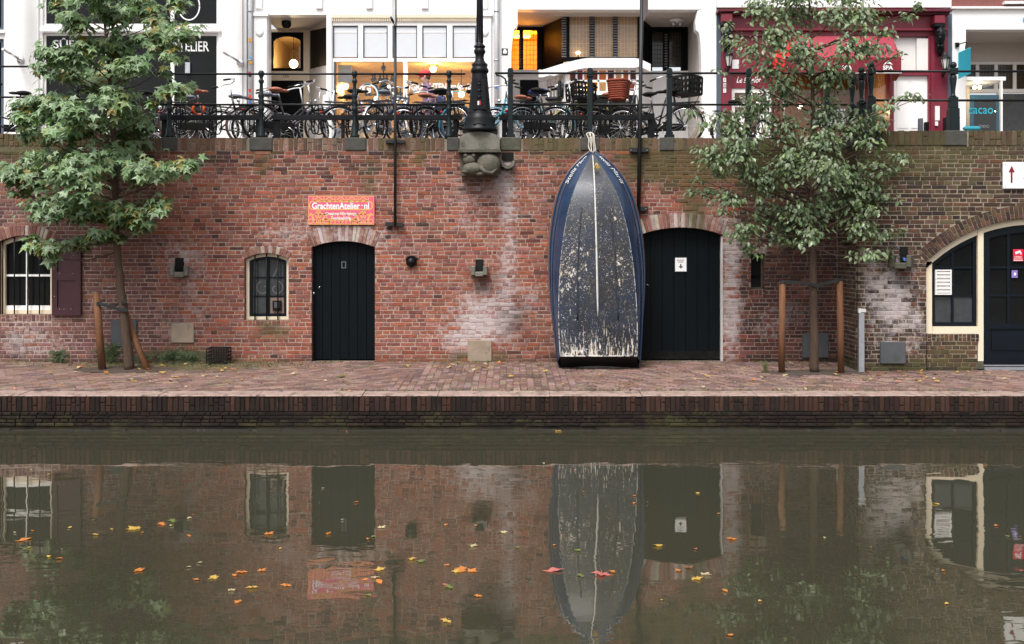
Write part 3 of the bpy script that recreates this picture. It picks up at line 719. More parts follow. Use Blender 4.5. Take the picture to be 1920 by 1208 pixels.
# left barred window with shutter
lw = part('window', M_CREAM, wall, lambda m: frame_poly(m, O_LWIN, .07, W + .10, W + .17)); lw['label'] = 'barred arched window with white muntins beside the maroon shutter'
lI = shrink(O_LWIN, .07)
def lw_m(m):
    cx = px(51, W + .13); m.box(cx - .02, cx + .02, W + .13, W + .165, lI.zb, lI.zc - .01); m.box(lI.x0, cx - .021, W + .132, W + .163, pz(517, W) - .018, pz(517, W) + .018); m.box(cx + .021, lI.x1, W + .132, W + .163, pz(517, W) - .018, pz(517, W) + .018)
    m.box(lI.x0, lI.x1, W + .12, W + .17, lI.zb - .01, lI.zb + .07)
part('muntins', M_WHITE, lw, lw_m)
for a, b in ((4, 50), (52, 92)):
    for c, d in ((444, 516), (518, 583)): part('pane', M_GLASSD, lw, lambda m: m.pbox(a, b, c, d, W + .145, W + .148))
for x in (5, 27, 52, 74): part('bar', M_IRON, lw, lambda m: m.tube([P(x, 440, W + .05), P(x, 592, W + .05)], .0115, 8), own=True)
M_MAROON = mat('maroon_paint', (.045, .010, .016, 1), .45, var=.15, scale=6)
def shut(m):
    d0, d1 = W - .055, W - .012
    m.pbox(97, 107, 448, 592, d0, d1); m.pbox(141, 151, 448, 592, d0, d1); m.pbox(107.1, 140.9, 577, 592, d0, d1); m.pbox(107.1, 140.9, 510, 526, d0, d1); m.pbox(107.1, 140.9, 448, 462, d0, d1)
    m.pbox(107, 141, 462, 577, d0 + .022, d1 - .002)
sh = part('shutter', M_MAROON, wall, shut); sh['label'] = 'maroon panelled shutter beside the barred window'
def studs(m):
    for x, y in ((112, 513), (137, 513), (112, 580), (120, 580), (133, 580), (102, 556), (102, 470)): m.ball(P(x, y, W - .056), .008, 6)
part('hinge_studs', M_STEEL, sh, studs)
# slit window
sl = part('slit_window', mat('old_wood', (.10, .08, .055, 1), .8, var=.3), wall, lambda m: frame_poly(m, O_SLIT, .03, W + .12, W + .16))
part('pane', M_GLASSD, sl, lambda m: m.box(O_SLIT.x0 + .02, O_SLIT.x1 - .02, W + .14, W + .143, O_SLIT.zb + .02, O_SLIT.zc - .02))
# stone spouts: corbelled drain mouths in the wall
def spout(parent, x, y, d, s=1.0, turn=0.0, dark=False):
    c = P(x, y, d); T = Matrix.Translation(c) @ Matrix.Rotation(turn, 4, 'Z')
    def body(m):
        w_, h, L = .115 * s, .10 * s, .24 * s
        for sx in (-1, 1): m.cbox(sx * w_ - .035, sx * w_ + .035, -L, .05, -h, h * .75, .012, T)
        m.cbox(-w_ + .03, w_ - .03, -L * .95, .05, -h * 1.25, -h * .35, .012, T)
    o = part('drain_spout', M_STONE_D if dark else M_STONE, parent, body)
    part('hollow', M_DARK, o, lambda m: m.box(-.075 * s, .075 * s, -.02, .03, -.04 * s, .20 * s, T))
    return o
spout(wall, 337, 506, W, .95, .25); spout(wall, 899, 506, W, .85, 0, False)
spout(rwall, 1692, 488, RW, 1.05, -.5, True)
part('blue_pipe', mat('blue_plastic', C(90, 130, 210), .4), rwall, lambda m: m.tube([P(1694, 485, RW - .05), P(1697, 487, RW - .2)], .022, 8))
# square ventilation plates and stone patches
M_CONC = mat('concrete_patch', C(178, 160, 140, .6), .9, var=.2, scale=7, bump=.3, dirt=((.10, .08, .05, 1), 6, .55, .2))
for (a, b, c, d, dd, mt, nm) in ((209, 257, 600, 650, W, M_GREYPL, 'vent_plate'), (1504, 1553, 625, 671, W, M_GREYPL, 'vent_plate'), (321, 364, 607, 643, W, M_CONC, 'stone_patch'), (877, 922, 638, 678, W, M_CONC, 'stone_patch'), (1650, 1697, 641, 682, RW, M_GREYPL, 'vent_plate')):
    pr = rwall if dd == RW else wall
    part(nm, mt, pr, lambda m: m.cbox(px(a, dd), px(b, dd), dd - (.03 if mt is M_GREYPL else .022), dd + .06, pz(d, dd), pz(c, dd), .008), own=True)
# carved lamp corbel under the lantern post
LX, LD = 899.5, 16.05
cb = part('lamp_corbel', M_STONE, wall, lambda m: m.prism([(px(x, 15.9), pz(y, 15.9)) for x, y in ((862, 281), (937, 281), (937, 258), (930, 253), (918, 249), (899, 247), (880, 249), (868, 253), (862, 258))], 15.86, W + .3))
part('ledge', M_STONE_D, cb, lambda m: m.prism([(px(x, 15.88), pz(y, 15.88)) for x, y in ((859, 286), (939, 286), (939, 281.3), (859, 281.3))], 15.83, W + .1))
def beast(m):
    d = 15.98
    m.prism([(px(x, d), pz(y, d)) for x, y in ((864, 330), (934, 330), (937, 286.5), (862, 286.5))], d, W + .05)
    m.ball(P(880, 300, 15.92), .105, 14, (1.0, .8, .85)); m.ball(P(886, 317, 15.9), .15, 14, (1.1, .7, .7)); m.ball(P(916, 308, 15.92), .19, 16, (1.0, .6, .95))
    m.ball(P(873, 292, 15.88), .04, 8); m.ball(P(888, 292, 15.88), .04, 8); m.ball(P(874, 322, 15.86), .06, 10, (1.3, .8, .6)); m.ball(P(900, 326, 15.88), .07, 10, (1.6, .7, .5))
    m.tube([P(900, 312, 15.84), P(908, 322, 15.83), P(922, 325, 15.84), P(932, 315, 15.88)], [.03, .035, .03, .02], 8)
part('carved_beast', mat('carved_stone', (.105, .095, .075, 1), .9, var=.3, scale=9, bump=.6, bscale=30, dirt=((.05, .055, .03, 1), 7, .5, .2)), cb, beast)
def gut(m):
    d = W - .16; n = 12; A = []
    for yy in (d, W + .02):
        for r in (13.5, 8.5):
            A.append([m.vert((px(952 + r * math.cos(math.pi + math.pi * i / n), W), yy, pz(303 - r * 1.1 * math.sin(math.pi + math.pi * i / n), W))) for i in range(n + 1)])
    for X, Y in ((0, 1), (2, 3), (0, 2), (1, 3)):
        for i in range(n): m.face([A[X][i], A[X][i + 1], A[Y][i + 1], A[Y][i]])
    for i in (0, n): m.face([A[0][i], A[1][i], A[3][i], A[2][i]])
gs = part('half_pipe_spout', M_STONE, wall, gut)
part('hollow', M_DARK, gs, lambda m: m.pbox(941, 963, 286, 303, W - .004, W + .05))

# ------------------------------------------------------------------ arched entrance in the jutting wall
def arc_strip(m, op, r0, r1, y0, y1, ulo, uhi, n=24):               # curved strip between radii, limited in u
    A = []
    for i in range(n + 1):
        u = lerp(ulo, uhi, i / n); q = []
        for r in (r0, r1):
            t = max(min((u - op.cx) / r, 1), -1); z = op.cz + r * math.sqrt(max(0, 1 - t * t)); q.append(z)
        A.append([m.vert((u, yy, z)) for yy in (y0, y1) for z in q])
    for P0, P1 in zip(A, A[1:]):
        for a, b in ((0, 1), (1, 3), (3, 2), (2, 0)): m.face([P0[a], P1[a], P1[b], P0[b]])
    m.face([A[0][i] for i in (0, 1, 3, 2)]); m.face([A[-1][i] for i in (0, 2, 3, 1)])
ED = RW + .09
op = O_ARC; mid = op.cx
def mirr(x): return 2 * mid - x
def cream(m):
    arc_strip(m, op, op.Rin - .10, op.Rin - .004, ED, ED + .1, op.x0 + .012, op.x1 - .012)
    for s in (0, 1):
        f = (lambda v: mirr(v)) if s else (lambda v: v)
        def bx(a, b, z0, z1, y0=ED, y1=ED + .1): m.box(min(f(a), f(b)), max(f(a), f(b)), y0, y1, z0, z1)
        a0 = op.x0 + .008
        bx(a0, px(1747.5, ED), pz(626, ED), op.zs + .0)                           # outer stile
        bx(px(1747.6, ED), px(1832.9, ED), pz(626, ED), pz(612.5, ED), ED - .02)   # sill
        bx(px(1833, ED), px(1843.5, ED), pz(677, ED), op.top(px(1838, ED)) - .06, ED - .012)
fr = part('entrance_frame', M_CREAM, rwall, cream)
part('stone_foot', M_STONE_D, fr, lambda m: m.pbox(1832.5, 1844, 677.3, 692, ED - .02, ED + .1))
# window leaf (left of the entrance) and its mirror image beyond the frame of the picture
for s in (0, 1):
    f = (lambda v: mirr(v)) if s else (lambda v: v)
    def bxf(m, a, b, z0, z1, y0, y1): m.box(min(f(a), f(b)), max(f(a), f(b)), y0, y1, z0, z1)
    xl, xr = px(1748, ED), px(1832.5, ED); zb = pz(612, ED)
    topf = lambda u: op.cz + math.sqrt((op.Rin - .10) ** 2 - (u - op.cx) ** 2) - .004
    def sashw(m):
        bxf(m, xl, xl + .055, zb, topf(xl + .03) - .02, ED + .03, ED + .08); bxf(m, xr - .055, xr, zb, topf(xr - .03) - .04, ED + .03, ED + .08)
        bxf(m, xl + .055, xr - .055, zb, zb + .06, ED + .03, ED + .08)
        n = 12; A = []
        for i in range(n + 1):
            u = lerp(xl + .002, xr - .002, i / n); A.append([m.vert((f(u), yy, topf(u) - k)) for yy in (ED + .028, ED + .082) for k in (0, .075)])
        for P0, P1 in zip(A, A[1:]):
            for a, b in ((0, 1), (1, 3), (3, 2), (2, 0)): m.face([P0[a], P1[a], P1[b], P0[b]])
        cx = px(1788, ED); bxf(m, cx - .017, cx + .017, zb + .06, topf(cx) - .07, ED + .035, ED + .075)
        for y in (502, 555):
            bxf(m, xl + .055, cx - .0175, pz(y, ED) - .016, pz(y, ED) + .016, ED + .037, ED + .073); bxf(m, cx + .0175, xr - .055, pz(y, ED) - .016, pz(y, ED) + .016, ED + .037, ED + .073)
    wn = part('window', M_NAVY, rwall, sashw)
    for (a, b) in ((1751, 1787), (1789, 1829)):
        for (c, d) in ((0, 501), (503, 554), (556, 608)):
            def pane(m):
                ua, ub = px(a, ED), px(b, ED); z0 = pz(d, ED)
                if c: m.box(min(f(ua), f(ub)), max(f(ua), f(ub)), ED + .055, ED + .058, z0, pz(c, ED))
                else: m.prism([(f(ua), z0), (f(ua), topf(ua) - .05), (f((ua + ub) / 2), topf((ua + ub) / 2) - .05), (f(ub), topf(ub) - .05), (f(ub), z0)], ED + .055, ED + .058)
            part('pane', M_DUSTY if (d > 600) else M_GLASSD, wn, pane)
    if not s:
        lv = part('louvre', M_WHITE2, wn, lambda m: (m.pbox(1754, 1756.5, 506, 553, ED - .0, ED + .05), m.pbox(1782, 1784.5, 506, 553, ED, ED + .05), m.pbox(1756.5, 1782, 506, 508.5, ED, ED + .05), m.pbox(1756.5, 1782, 550.5, 553, ED, ED + .05), m.pbox(1756.5, 1782, 508.5, 550.5, ED + .03, ED + .045)))
        for k in range(6):
            y = 512 + k * 7
            part('slat', M_WHITE2, lv, lambda m: m.prism([(px(1756.6, ED), pz(y + 2.2, ED)), (px(1781.9, ED), pz(y + 2.2, ED)), (px(1781.9, ED), pz(y - 1.6, ED)), (px(1756.6, ED), pz(y - 1.6, ED))], ED + .004, ED + .029))
    # brick panel under the window
    pa, pb = px(1738.5, RW + .05), px(1832.2, RW + .05); z0, z1 = DZR, pz(627, RW + .05)
    if not s:
        mpP = lambda u, z, w_: (u, RW + .05 + w_, z)
        backing(rwall, pa, pb, z0, z1, [], mpP, mort_r, stain_right, name='panel_mortar')
        soldier_row(rwall, pa, pb, z1 - .105, z1 - .002, mpP, col_right, stain_right, rrw, name='sill_brick', bw=.066, depth=.06)
        emit_bricks(rwall, lay(pa, pb, z0, z1 - .108, [], rrw, course=.066), mpP, col_right, stain_right, rrw, name='panel_brick', limit=60)
    else: part('brick_panel', M_STONE_D, rwall, lambda m: m.box(mirr(pb), mirr(pa), RW + .05, RW + .15, z0, z1))
    # door leaf
    xa, xb = px(1843.8, ED), mid - .004; DD = ED + .02
    tp = lambda u: topf(u) - .002
    dzb = DZR + .03
    def leaf(m):
        st_ = .105
        bxf(m, xa, xa + st_, dzb, tp(xa + .05) - .03, DD, DD + .05); bxf(m, xb - st_ * .6, xb, dzb, tp(xb) - .03, DD, DD + .05)
        bxf(m, xa + st_, xb - st_ * .6, dzb, pz(662, DD), DD, DD + .05); bxf(m, xa + st_, xb - st_ * .6, pz(617, DD), pz(607, DD), DD, DD + .05)
        bxf(m, xa + st_, xb - st_ * .6, pz(662, DD), pz(617, DD), DD + .02, DD + .045); bxf(m, xa + st_ + .04, xb - st_ * .6 - .04, pz(657, DD), pz(622, DD), DD + .008, DD + .02)
        n = 12; A = []
        for i in range(n + 1):
            u = lerp(xa, xb, i / n); A.append([m.vert((f(u), yy, tp(u) - k)) for yy in (DD - .001, DD + .051) for k in (0, .11)])
        for P0, P1 in zip(A, A[1:]):
            for a, b in ((0, 1), (1, 3), (3, 2), (2, 0)): m.face([P0[a], P1[a], P1[b], P0[b]])
        cx = (xa + st_ + xb - st_ * .6) / 2; bxf(m, cx - .02, cx + .02, pz(607, DD), tp(cx) - .10, DD + .006, DD + .044)
        for y in (501.5, 554): bxf(m, xa + st_, cx - .0205, pz(y, DD) - .018, pz(y, DD) + .018, DD + .008, DD + .042); bxf(m, cx + .0205, xb - st_ * .6, pz(y, DD) - .018, pz(y, DD) + .018, DD + .008, DD + .042)
    lf = part('door', M_NAVY, rwall, leaf)
    cx = (xa + .105 + xb - .063) / 2
    for a, b in ((xa + .1, cx), (cx, xb - .06)):
        for c, d in ((430, 501), (502, 553), (555, 608)):
            part('pane', M_GLASSD, lf, lambda m: bxf(m, a, b, pz(d, DD), pz(c, DD) if c > 440 else tp((a + b) / 2) - .1, DD + .024, DD + .028))
    part('weather_bar', M_STEEL, lf, lambda m: (bxf(m, xa, xb, dzb - .012, dzb + .03, DD - .06, DD - .001), bxf(m, xa, xb, dzb + .045, dzb + .062, DD - .03, DD - .001)))
part('threshold', M_DARK, rwall, lambda m: m.box(px(1843.6, ED), mirr(px(1843.6, ED)), ED - .02, ED + .2, DZR - .02, DZR + .016))
part('dark_interior', M_SLEEVE, rwall, lambda m: m.box(op.x0 - .1, op.x1 + .1, RW + .305, RW + .31, DZR, op.zc + .1))
# ------------------------------------------------------------------ signs and fittings on the walls
M_PINK = mat('sign_pink', C(246, 104, 138, .72), .5, var=.03); M_ORNG = mat('sign_orange', C(250, 186, 110, .76), .5, var=.03); M_PAPER = mat('white_print', (.80, .80, .80, 1), .5, var=.03)
SD = W - .035
sg = empty('shop_sign', P(640, 394, W), 'pink and orange patterned sign above the narrow black cellar door', 'sign')
part('board', M_PINK, sg, lambda m: m.pbox(577.5, 702, 367, 421.5, SD, W - .012))
def orn(m):
    y = SD - .0015; u = lambda x: px(x, SD); v = lambda q: pz(q, SD)
    def R(pts, w_=1.9): m.ribbon([(u(a), v(b)) for a, b in pts], w_ * SD / F, y)
    def arc(cx, cy, rx, ry, a0, a1, n=14): return [(cx + rx * math.cos(lerp(a0, a1, i / n)), cy + ry * math.sin(lerp(a0, a1, i / n))) for i in range(n + 1)]
    pi = math.pi
    R([(578.5, 420.5), (578.5, 368), (701, 368), (701, 420.5), (578.5, 420.5)], 1.6)
    box_ = [(586, 378), (692, 378)] + arc(692, 385.5, 6, 7.5, -pi / 2, pi / 2) + [(586, 393)] + arc(586, 385.5, 6, 7.5, pi / 2, 1.5 * pi)
    R(box_, 2.6)
    for cx in (597, 618, 639, 660, 681):
        R(arc(cx - 5, 372, 5, 5, .2, pi + .4)); R(arc(cx + 5, 372, 5, 5, -.4, pi - .2)); R([(cx - 8, 376), (cx, 369), (cx + 8, 376)], 2.2)
    for cx in (597, 681):
        R(arc(cx, 403, 4.5, 7, 0, 2 * pi), 2.6); R([(cx, 396), (cx, 418)], 1.6)
        for s in (-1, 1):
            R([(cx + s * 2, 419), (cx + s * 8, 413), (cx + s * 12, 404), (cx + s * 16, 402), (cx + s * 18, 404)], 3.2); R(arc(cx + s * 8, 399, 6, 4, 0, pi)); R(arc(cx + s * 14, 415, 4, 4, 0, 2 * pi), 1.6); R([(cx + s * 3, 412), (cx + s * 9, 418)], 2)
    for cx in (618, 639, 660):
        for s in (-1, 1): R(arc(cx + s * 5, 416, 5, 5, pi, 2.2 * pi)); R([(cx, 419), (cx + s * 8, 411)], 2.2); R(arc(cx + s * 9, 399, 6, 3.4, 0, pi), 1.8)
        R(arc(cx, 406, 6, 5, 0, 2 * pi), 1.8)
part('ornament', M_ORNG, sg, orn)
text('lettering', 'GrachtenAtelier', 630, 386, SD - .004, 12.5, M_PAPER, sg, width=90, bold=.026); text('lettering', 'nl', 687.5, 386, SD - .004, 12.5, M_PAPER, sg, width=9, bold=.026); part('lettering', M_PAPER, sg, lambda m: m.tube([P(679, 385.5, SD - .0035), P(679, 385.5, SD - .0045)], .012, 10))
text('lettering', 'Creatieve Workshops', 639.5, 401.5, SD - .004, 8.0, M_PAPER, sg, width=58, bold=.012)
text('lettering', 'Teambuilding', 639, 410, SD - .004, 8.0, M_PAPER, sg, width=38, bold=.012)
# arrow sign
AD = RW - .04
ar = empty('arrow_sign', P(1905, 328, RW), 'white rectangular sign with a dark red upward arrow above the arched entrance', 'sign')
part('board', M_PAPER, ar, lambda m: m.pbox(1881, 1990, 304, 353.5, AD, RW - .012))
M_DKRED = mat('dark_red_print', C(140, 20, 40), .5, var=.05)
part('arrow', M_DKRED, ar, lambda m: (m.prism([(px(x, AD), pz(y, AD)) for x, y in ((1895, 343), (1898.4, 343), (1898.4, 322), (1895, 322))], AD - .003, AD), m.prism([(px(x, AD), pz(y, AD)) for x, y in ((1891, 323), (1902.5, 323), (1896.7, 311))], AD - .0045, AD - .0031)))
part('screw', M_STEEL, ar, lambda m: (m.ball(P(1884.5, 308, AD), .009, 6), m.ball(P(1884.5, 350, AD), .009, 6)))
text('lettering', 'B', 1925, 329, AD - .002, 14, M_DKRED, ar, shear=.35)
# door notice
nd = W + .146
no = empty('door_notice', P(1276, 497, W + .15), 'white paper notice with a black arrow on the wide black door', 'notice')
part('sheet', M_PAPER, no, lambda m: m.pbox(1266, 1287, 483.5, 509, nd, nd + .008)); M_INK = mat('black_print', (.02, .02, .02, 1), .6)
part('border', M_GREYPL, no, lambda m: (m.pbox(1265, 1266, 482.6, 510, nd - .002, nd + .008), m.pbox(1287, 1288, 482.6, 510, nd - .002, nd + .008), m.pbox(1266, 1287, 482.5, 483.5, nd - .002, nd + .008), m.pbox(1266, 1287, 509, 510, nd - .002, nd + .008)))
text('lettering', 'BENEDEN', 1276.5, 488.3, nd - .002, 2.6, M_INK, no, width=13); text('lettering', 'PARKEREN', 1276.5, 491.8, nd - .002, 2.2, M_INK, no, width=10)
part('arrow', M_INK, no, lambda m: (m.prism([(px(x, nd), pz(y, nd)) for x, y in ((1275.2, 495.5), (1277.8, 495.5), (1277.8, 499.5), (1275.2, 499.5))], nd - .002, nd), m.prism([(px(x, nd), pz(y, nd)) for x, y in ((1272, 499.6), (1281, 499.6), (1276.5, 503.5))], nd - .003, nd - .0005)))
# stickers on the entrance door
sd_ = ED + .018
st1 = empty('warning_sticker', P(1909, 478, ED), 'red and white camera warning sticker on the glazed navy door', 'sticker')
part('sheet', mat('sticker_red', C(225, 40, 70, .8), .5, var=.04), st1, lambda m: m.pbox(1899.5, 1919, 467.5, 490, sd_ + .002, sd_ + .006))
part('camera_symbol', M_PAPER, st1, lambda m: (m.prism([(px(x, sd_), pz(y, sd_)) for x, y in ((1903, 473), (1913, 469.5), (1914.5, 473.5), (1904.5, 477))], sd_, sd_ + .0019), m.prism([(px(x, sd_), pz(y, sd_)) for x, y in ((1913.5, 477.5), (1915.3, 477.5), (1915.3, 473.8), (1913.5, 473.8))], sd_, sd_ + .0019), m.prism([(px(x, sd_), pz(y, sd_)) for x, y in ((1900.5, 489), (1918, 489), (1918, 488), (1900.5, 488))], sd_, sd_ + .0019)))
text('lettering', 'CAMERA', 1909, 482, sd_, 3, M_PAPER, st1, width=14); text('lettering', 'BEWAKING', 1909, 485.6, sd_, 2.4, M_PAPER, st1, width=15)
st2 = empty('info_sticker', P(1903, 514, ED), 'small lilac sticker on the glazed navy door', 'sticker')
part('sheet', mat('sticker_lilac', C(150, 130, 200), .5, var=.05), st2, lambda m: m.pbox(1897, 1908, 507, 521, sd_ + .002, sd_ + .006))
part('emblem', M_PAPER, st2, lambda m: m.tube([P(1902.5, 514, sd_ + .0015), P(1902.5, 514, sd_ - .001)], .022, 10))
# round black wall lamp
wl = empty('wall_lamp', P(771, 491, W), 'round black bulkhead lamp on the brick between the two doors', 'lamp')
TX = Matrix.Rotation(math.radians(90), 4, 'X')
part('housing', M_IRON, wl, lambda m: m.lathe([(.085, 0), (.088, .03), (.08, .07), (.05, .10), (.02, .115), (.001, .118)], P(771.5, 491, W - .002), 16, TX))
part('visor', M_IRON, wl, lambda m: m.tube([P(771.5 + 10 * math.cos(a * .3), 490 - 10 * math.sin(a * .3), W - .09) for a in range(0, 11)], .012, 6))
part('cable', M_IRON, wl, lambda m: m.tube([P(778, 485, W - .012), P(786, 484, W - .012)], .008, 6))
# drain pipe / banner poles fixed to the wall
M_POLE = mat('pole_dark', (.011, .011, .013, 1), .5, var=.2)
bp_ = empty('banner_pole', P(741, 422, W - .1), 'slim black banner pole bolted to the wall beside the pink sign', 'pole')
part('pole', M_POLE, bp_, lambda m: m.tube([P(741, 424, W - .09), P(741, 44, W - .09)], .024, 10))
part('foot_bracket', M_POLE, bp_, lambda m: m.box(px(724, W), px(757, W), W - .10, W - .012, pz(424, W), pz(418, W)))
part('wall_bracket', M_POLE, bp_, lambda m: m.box(px(724, W), px(760, W), W - .075, W - .012, pz(269, W), pz(263.5, W)))
part('crook', M_POLE, bp_, lambda m: m.tube([P(741, 47, W - .09), P(733, 33, W - .35)], .02, 8))
bp2 = part('banner', mat('banner_grey', (.55, .55, .56, 1), .7), bp_, lambda m: m.prism([(px(735, W - .2), pz(34, W - .2)), (px(741.5, W - .2), pz(50, W - .2)), (px(741.5, W - .2), pz(-60, W - .2)), (px(735, W - .2), pz(-60, W - .2))], W - .22, W - .2))
part('edge', M_POLE, bp_, lambda m: m.tube([P(742.4, 50, W - .2), P(742.4, -60, W - .2)], .012, 6))
bq = empty('sign_pole', P(1200, 395, W - .1), 'tall dark pole rising from behind the upright boat with a sign on top', 'pole')
part('pole', M_POLE, bq, lambda m: m.tube([P(1197, 420, W - .09), P(1204, -40, W - .09)], .031, 10))
for x, y, a, b in ((1199, 282, 1180, 1216), (1197, 392, 1196, 1214)):
    part('wall_bracket', M_POLE, bq, lambda m: m.box(px(a, W), px(b, W), W - .07, W - .012, pz(y + 4, W), pz(y - 4, W)))
    part('bolt', M_STEEL, bq, lambda m: (m.ball(P(a + 3, y, W - .075), .010, 6), m.ball(P(b - 3, y, W - .075), .010, 6)))
part('sign_panel', mat('pole_sign', (.10, .075, .08, 1), .5), bq, lambda m: m.prism([(px(1205.5, W - .1), pz(42, W - .1)), (px(1215, W - .1), pz(27, W - .1)), (px(1215, W - .1), pz(-40, W - .1)), (px(1205.5, W - .1), pz(-40, W - .1))], W - .115, W - .095))
# small grey post by the jutting wall
gp = empty('metal_post', (px(1614, 15.1), 15.1, deck_z(15.1)), 'thin galvanised metal post standing before the jutting wall', 'post')
part('shaft', M_STEEL, gp, lambda m: m.box(px(1609.5, 15.1), px(1619.5, 15.1), 15.07, 15.13, deck_z(15.1), pz(587, 15.1)))
part('cap', M_WHITE2, gp, lambda m: (m.box(px(1608.5, 15.1), px(1613, 15.1), 15.06, 15.11, pz(587, 15.1), pz(578.5, 15.1)), m.box(px(1613.4, 15.1), px(1622.5, 15.1), 15.07, 15.13, pz(585.5, 15.1), pz(579.5, 15.1))))
# black crate by the weeds
cr_d = 15.95
ck = empty('black_crate', (px(409, cr_d), cr_d, deck_z(cr_d)), 'open black plastic crate on the wharf beside the weeds', 'crate')
def crate_body(m):
    x0, x1, z0, z1 = px(391, cr_d), px(430, cr_d), deck_z(cr_d) + .004, deck_z(cr_d) + .26
    for i in range(9):
        x = lerp(x0, x1 - .016, i / 8)
        for y in (cr_d - .13, cr_d + .11): m.box(x, x + .016, y, y + .012, z0, z1)
    for k in range(5):
        z = lerp(z0, z1 - .02, k / 4)
        for y in (cr_d - .132, cr_d + .109): m.box(x0, x1, y - .002, y + .014, z, z + .016)
        for x in (x0, x1 - .012): m.box(x, x + .012, cr_d - .13, cr_d + .12, z, z + .016)
part('lattice', M_RUBBER, ck, crate_body)
part('bottom', M_RUBBER, ck, lambda m: m.box(px(392, cr_d), px(429, cr_d), cr_d - .118, cr_d + .1, deck_z(cr_d) + .002, deck_z(cr_d) + .012))

# ------------------------------------------------------------------ the upright boat
def boat_mats():
    m = bpy.data.materials.new('worn_hull_paint'); m.use_nodes = True; N = m.node_tree.nodes; L = m.node_tree.links; b = N['Principled BSDF']
    b.inputs['Roughness'].default_value = .42; b.inputs['Specular IOR Level'].default_value = .5
    g = N.new('ShaderNodeNewGeometry'); at = N.new('ShaderNodeAttribute'); at.attribute_name = 'bc'; sp = N.new('ShaderNodeSeparateColor'); L.new(at.outputs['Color'], sp.inputs[0])
    def nz(sc, st=(1, 1, 1), det=6, ro=.7):
        v = N.new('ShaderNodeVectorMath'); v.operation = 'MULTIPLY'; v.inputs[1].default_value = st; L.new(g.outputs['Position'], v.inputs[0])
        n = N.new('ShaderNodeTexNoise'); n.inputs['Scale'].default_value = sc; n.inputs['Detail'].default_value = det; n.inputs['Roughness'].default_value = ro; L.new(v.outputs[0], n.inputs['Vector']); return n.outputs[0]
    def mr(x, a, c, lo=0, hi=1):
        r = N.new('ShaderNodeMapRange'); r.inputs[1].default_value = a; r.inputs[2].default_value = c; r.inputs[3].default_value = lo; r.inputs[4].default_value = hi; L.new(x, r.inputs[0]); return r.outputs[0]
    def mm(op, x, y):
        q = N.new('ShaderNodeMath'); q.operation = op; L.new(x, q.inputs[0])
        if isinstance(y, float): q.inputs[1].default_value = y
        else: L.new(y, q.inputs[1])
        return q.outputs[0]
    def mix(f, a, c):
        r = N.new('ShaderNodeMixRGB'); L.new(f, r.inputs[0])
        for i, q in ((1, a), (2, c)):
            if isinstance(q, tuple): r.inputs[i].default_value = q
            else: L.new(q, r.inputs[i])
        return r.outputs[0]
    base = mix(mr(nz(2.2), .38, .62), (.010, .011, .016, 1), (.011, .020, .044, 1))
    base = mix(mr(nz(7, (1, 1, .35)), .48, .8, 0, .6), base, (.026, .022, .024, 1))
    base = mix(mr(sp.outputs[1], 0, 1, 0, .5), base, (.085, .085, .10, 1))                 # rubbed bow, plus a pale highlight painted along the upper chine
    yel = mm('MULTIPLY', mr(nz(22), .50, .66), mr(nz(3.2), .42, .62))
    base = mix(mm('MULTIPLY', yel, .45), base, (.22, .17, .10, 1))
    chips = mm('ADD', mm('MULTIPLY', nz(21, (1, 1, .7), 6, .7), .75), mm('MULTIPLY', nz(3.0, (1, 1, .6), 3), .35))
    fine = mm('ADD', nz(80, (1, 1, .6), 3, .6), mm('MULTIPLY', nz(4.0), .25))
    w1 = mr(mm('ADD', chips, mm('MULTIPLY', sp.outputs[0], .16)), .735, .765); w2 = mr(mm('ADD', fine, mm('MULTIPLY', sp.outputs[0], .07)), .80, .83)
    stk = mr(mm('ADD', nz(40, (1, 1, .13), 5, .7), mm('MULTIPLY', sp.outputs[2], .24)), .73, .78)
    wh = mm('MAXIMUM', mm('MAXIMUM', w1, w2), stk)
    base = mix(wh, base, mix(mr(nz(9), .4, .6), (.68, .66, .62, 1), (.55, .45, .34, 1)))
    L.new(base, b.inputs['Base Color']); L.new(mr(wh, 0, 1, .36, .7), b.inputs['Roughness'])
    bp = N.new('ShaderNodeBump'); bp.inputs['Strength'].default_value = .35; bp.inputs['Distance'].default_value = .004; L.new(wh, bp.inputs['Height']); L.new(bp.outputs[0], b.inputs['Normal'])
    return m
GUN_Y = [691, 620, 540, 470, 410, 360, 322, 297, 284]; GUN_W = [71, 80, 87, 87, 80, 67, 46, 22, 3]; GUN_D = [15.58, 15.64, 15.71, 15.78, 15.85, 15.91, 15.97, 16.01, 16.04]
CH_Y = [668, 600, 525, 455, 400, 355, 325, 303, 288]; CH_W = [72, 73.5, 70.5, 63, 52, 38, 23, 10, 2]; CH_D = [15.25, 15.25, 15.27, 15.31, 15.38, 15.5, 15.66, 15.83, 15.99]
def b_cx(t): return lerp(1122.5, 1110.5, t)
def b_gun(s, t): d = keyed(GUN_D, t); y = keyed(GUN_Y, t); return P(b_cx(t) + s * max(0, keyed(GUN_W, t)), y, d)
def b_chi(s, t): d = keyed(CH_D, t); y = keyed(CH_Y, t); return P(b_cx(t) + s * max(0, keyed(CH_W, t)), y, d)
def b_keel(t): d = keyed(CH_D, t) - .045 * keyed(CH_W, t) / 73; return P(b_cx(t), keyed(CH_Y, t), d)
def b_side(s, t, v):                                                # v: 0 chine .. 1 gunwale, bulging
    a, b = b_chi(s, t), b_gun(s, t); p = a.lerp(b, v); bul = .04 * math.sin(math.pi * v) * min(1, (1 - t) * 4)
    return p + Vector((s * bul, -bul * .6, 0))
boat = empty('rowing_boat', P(1124, 691, 15.58), 'weathered dark blue rowing boat standing on its stern against the wall', 'boat')
NT = 44
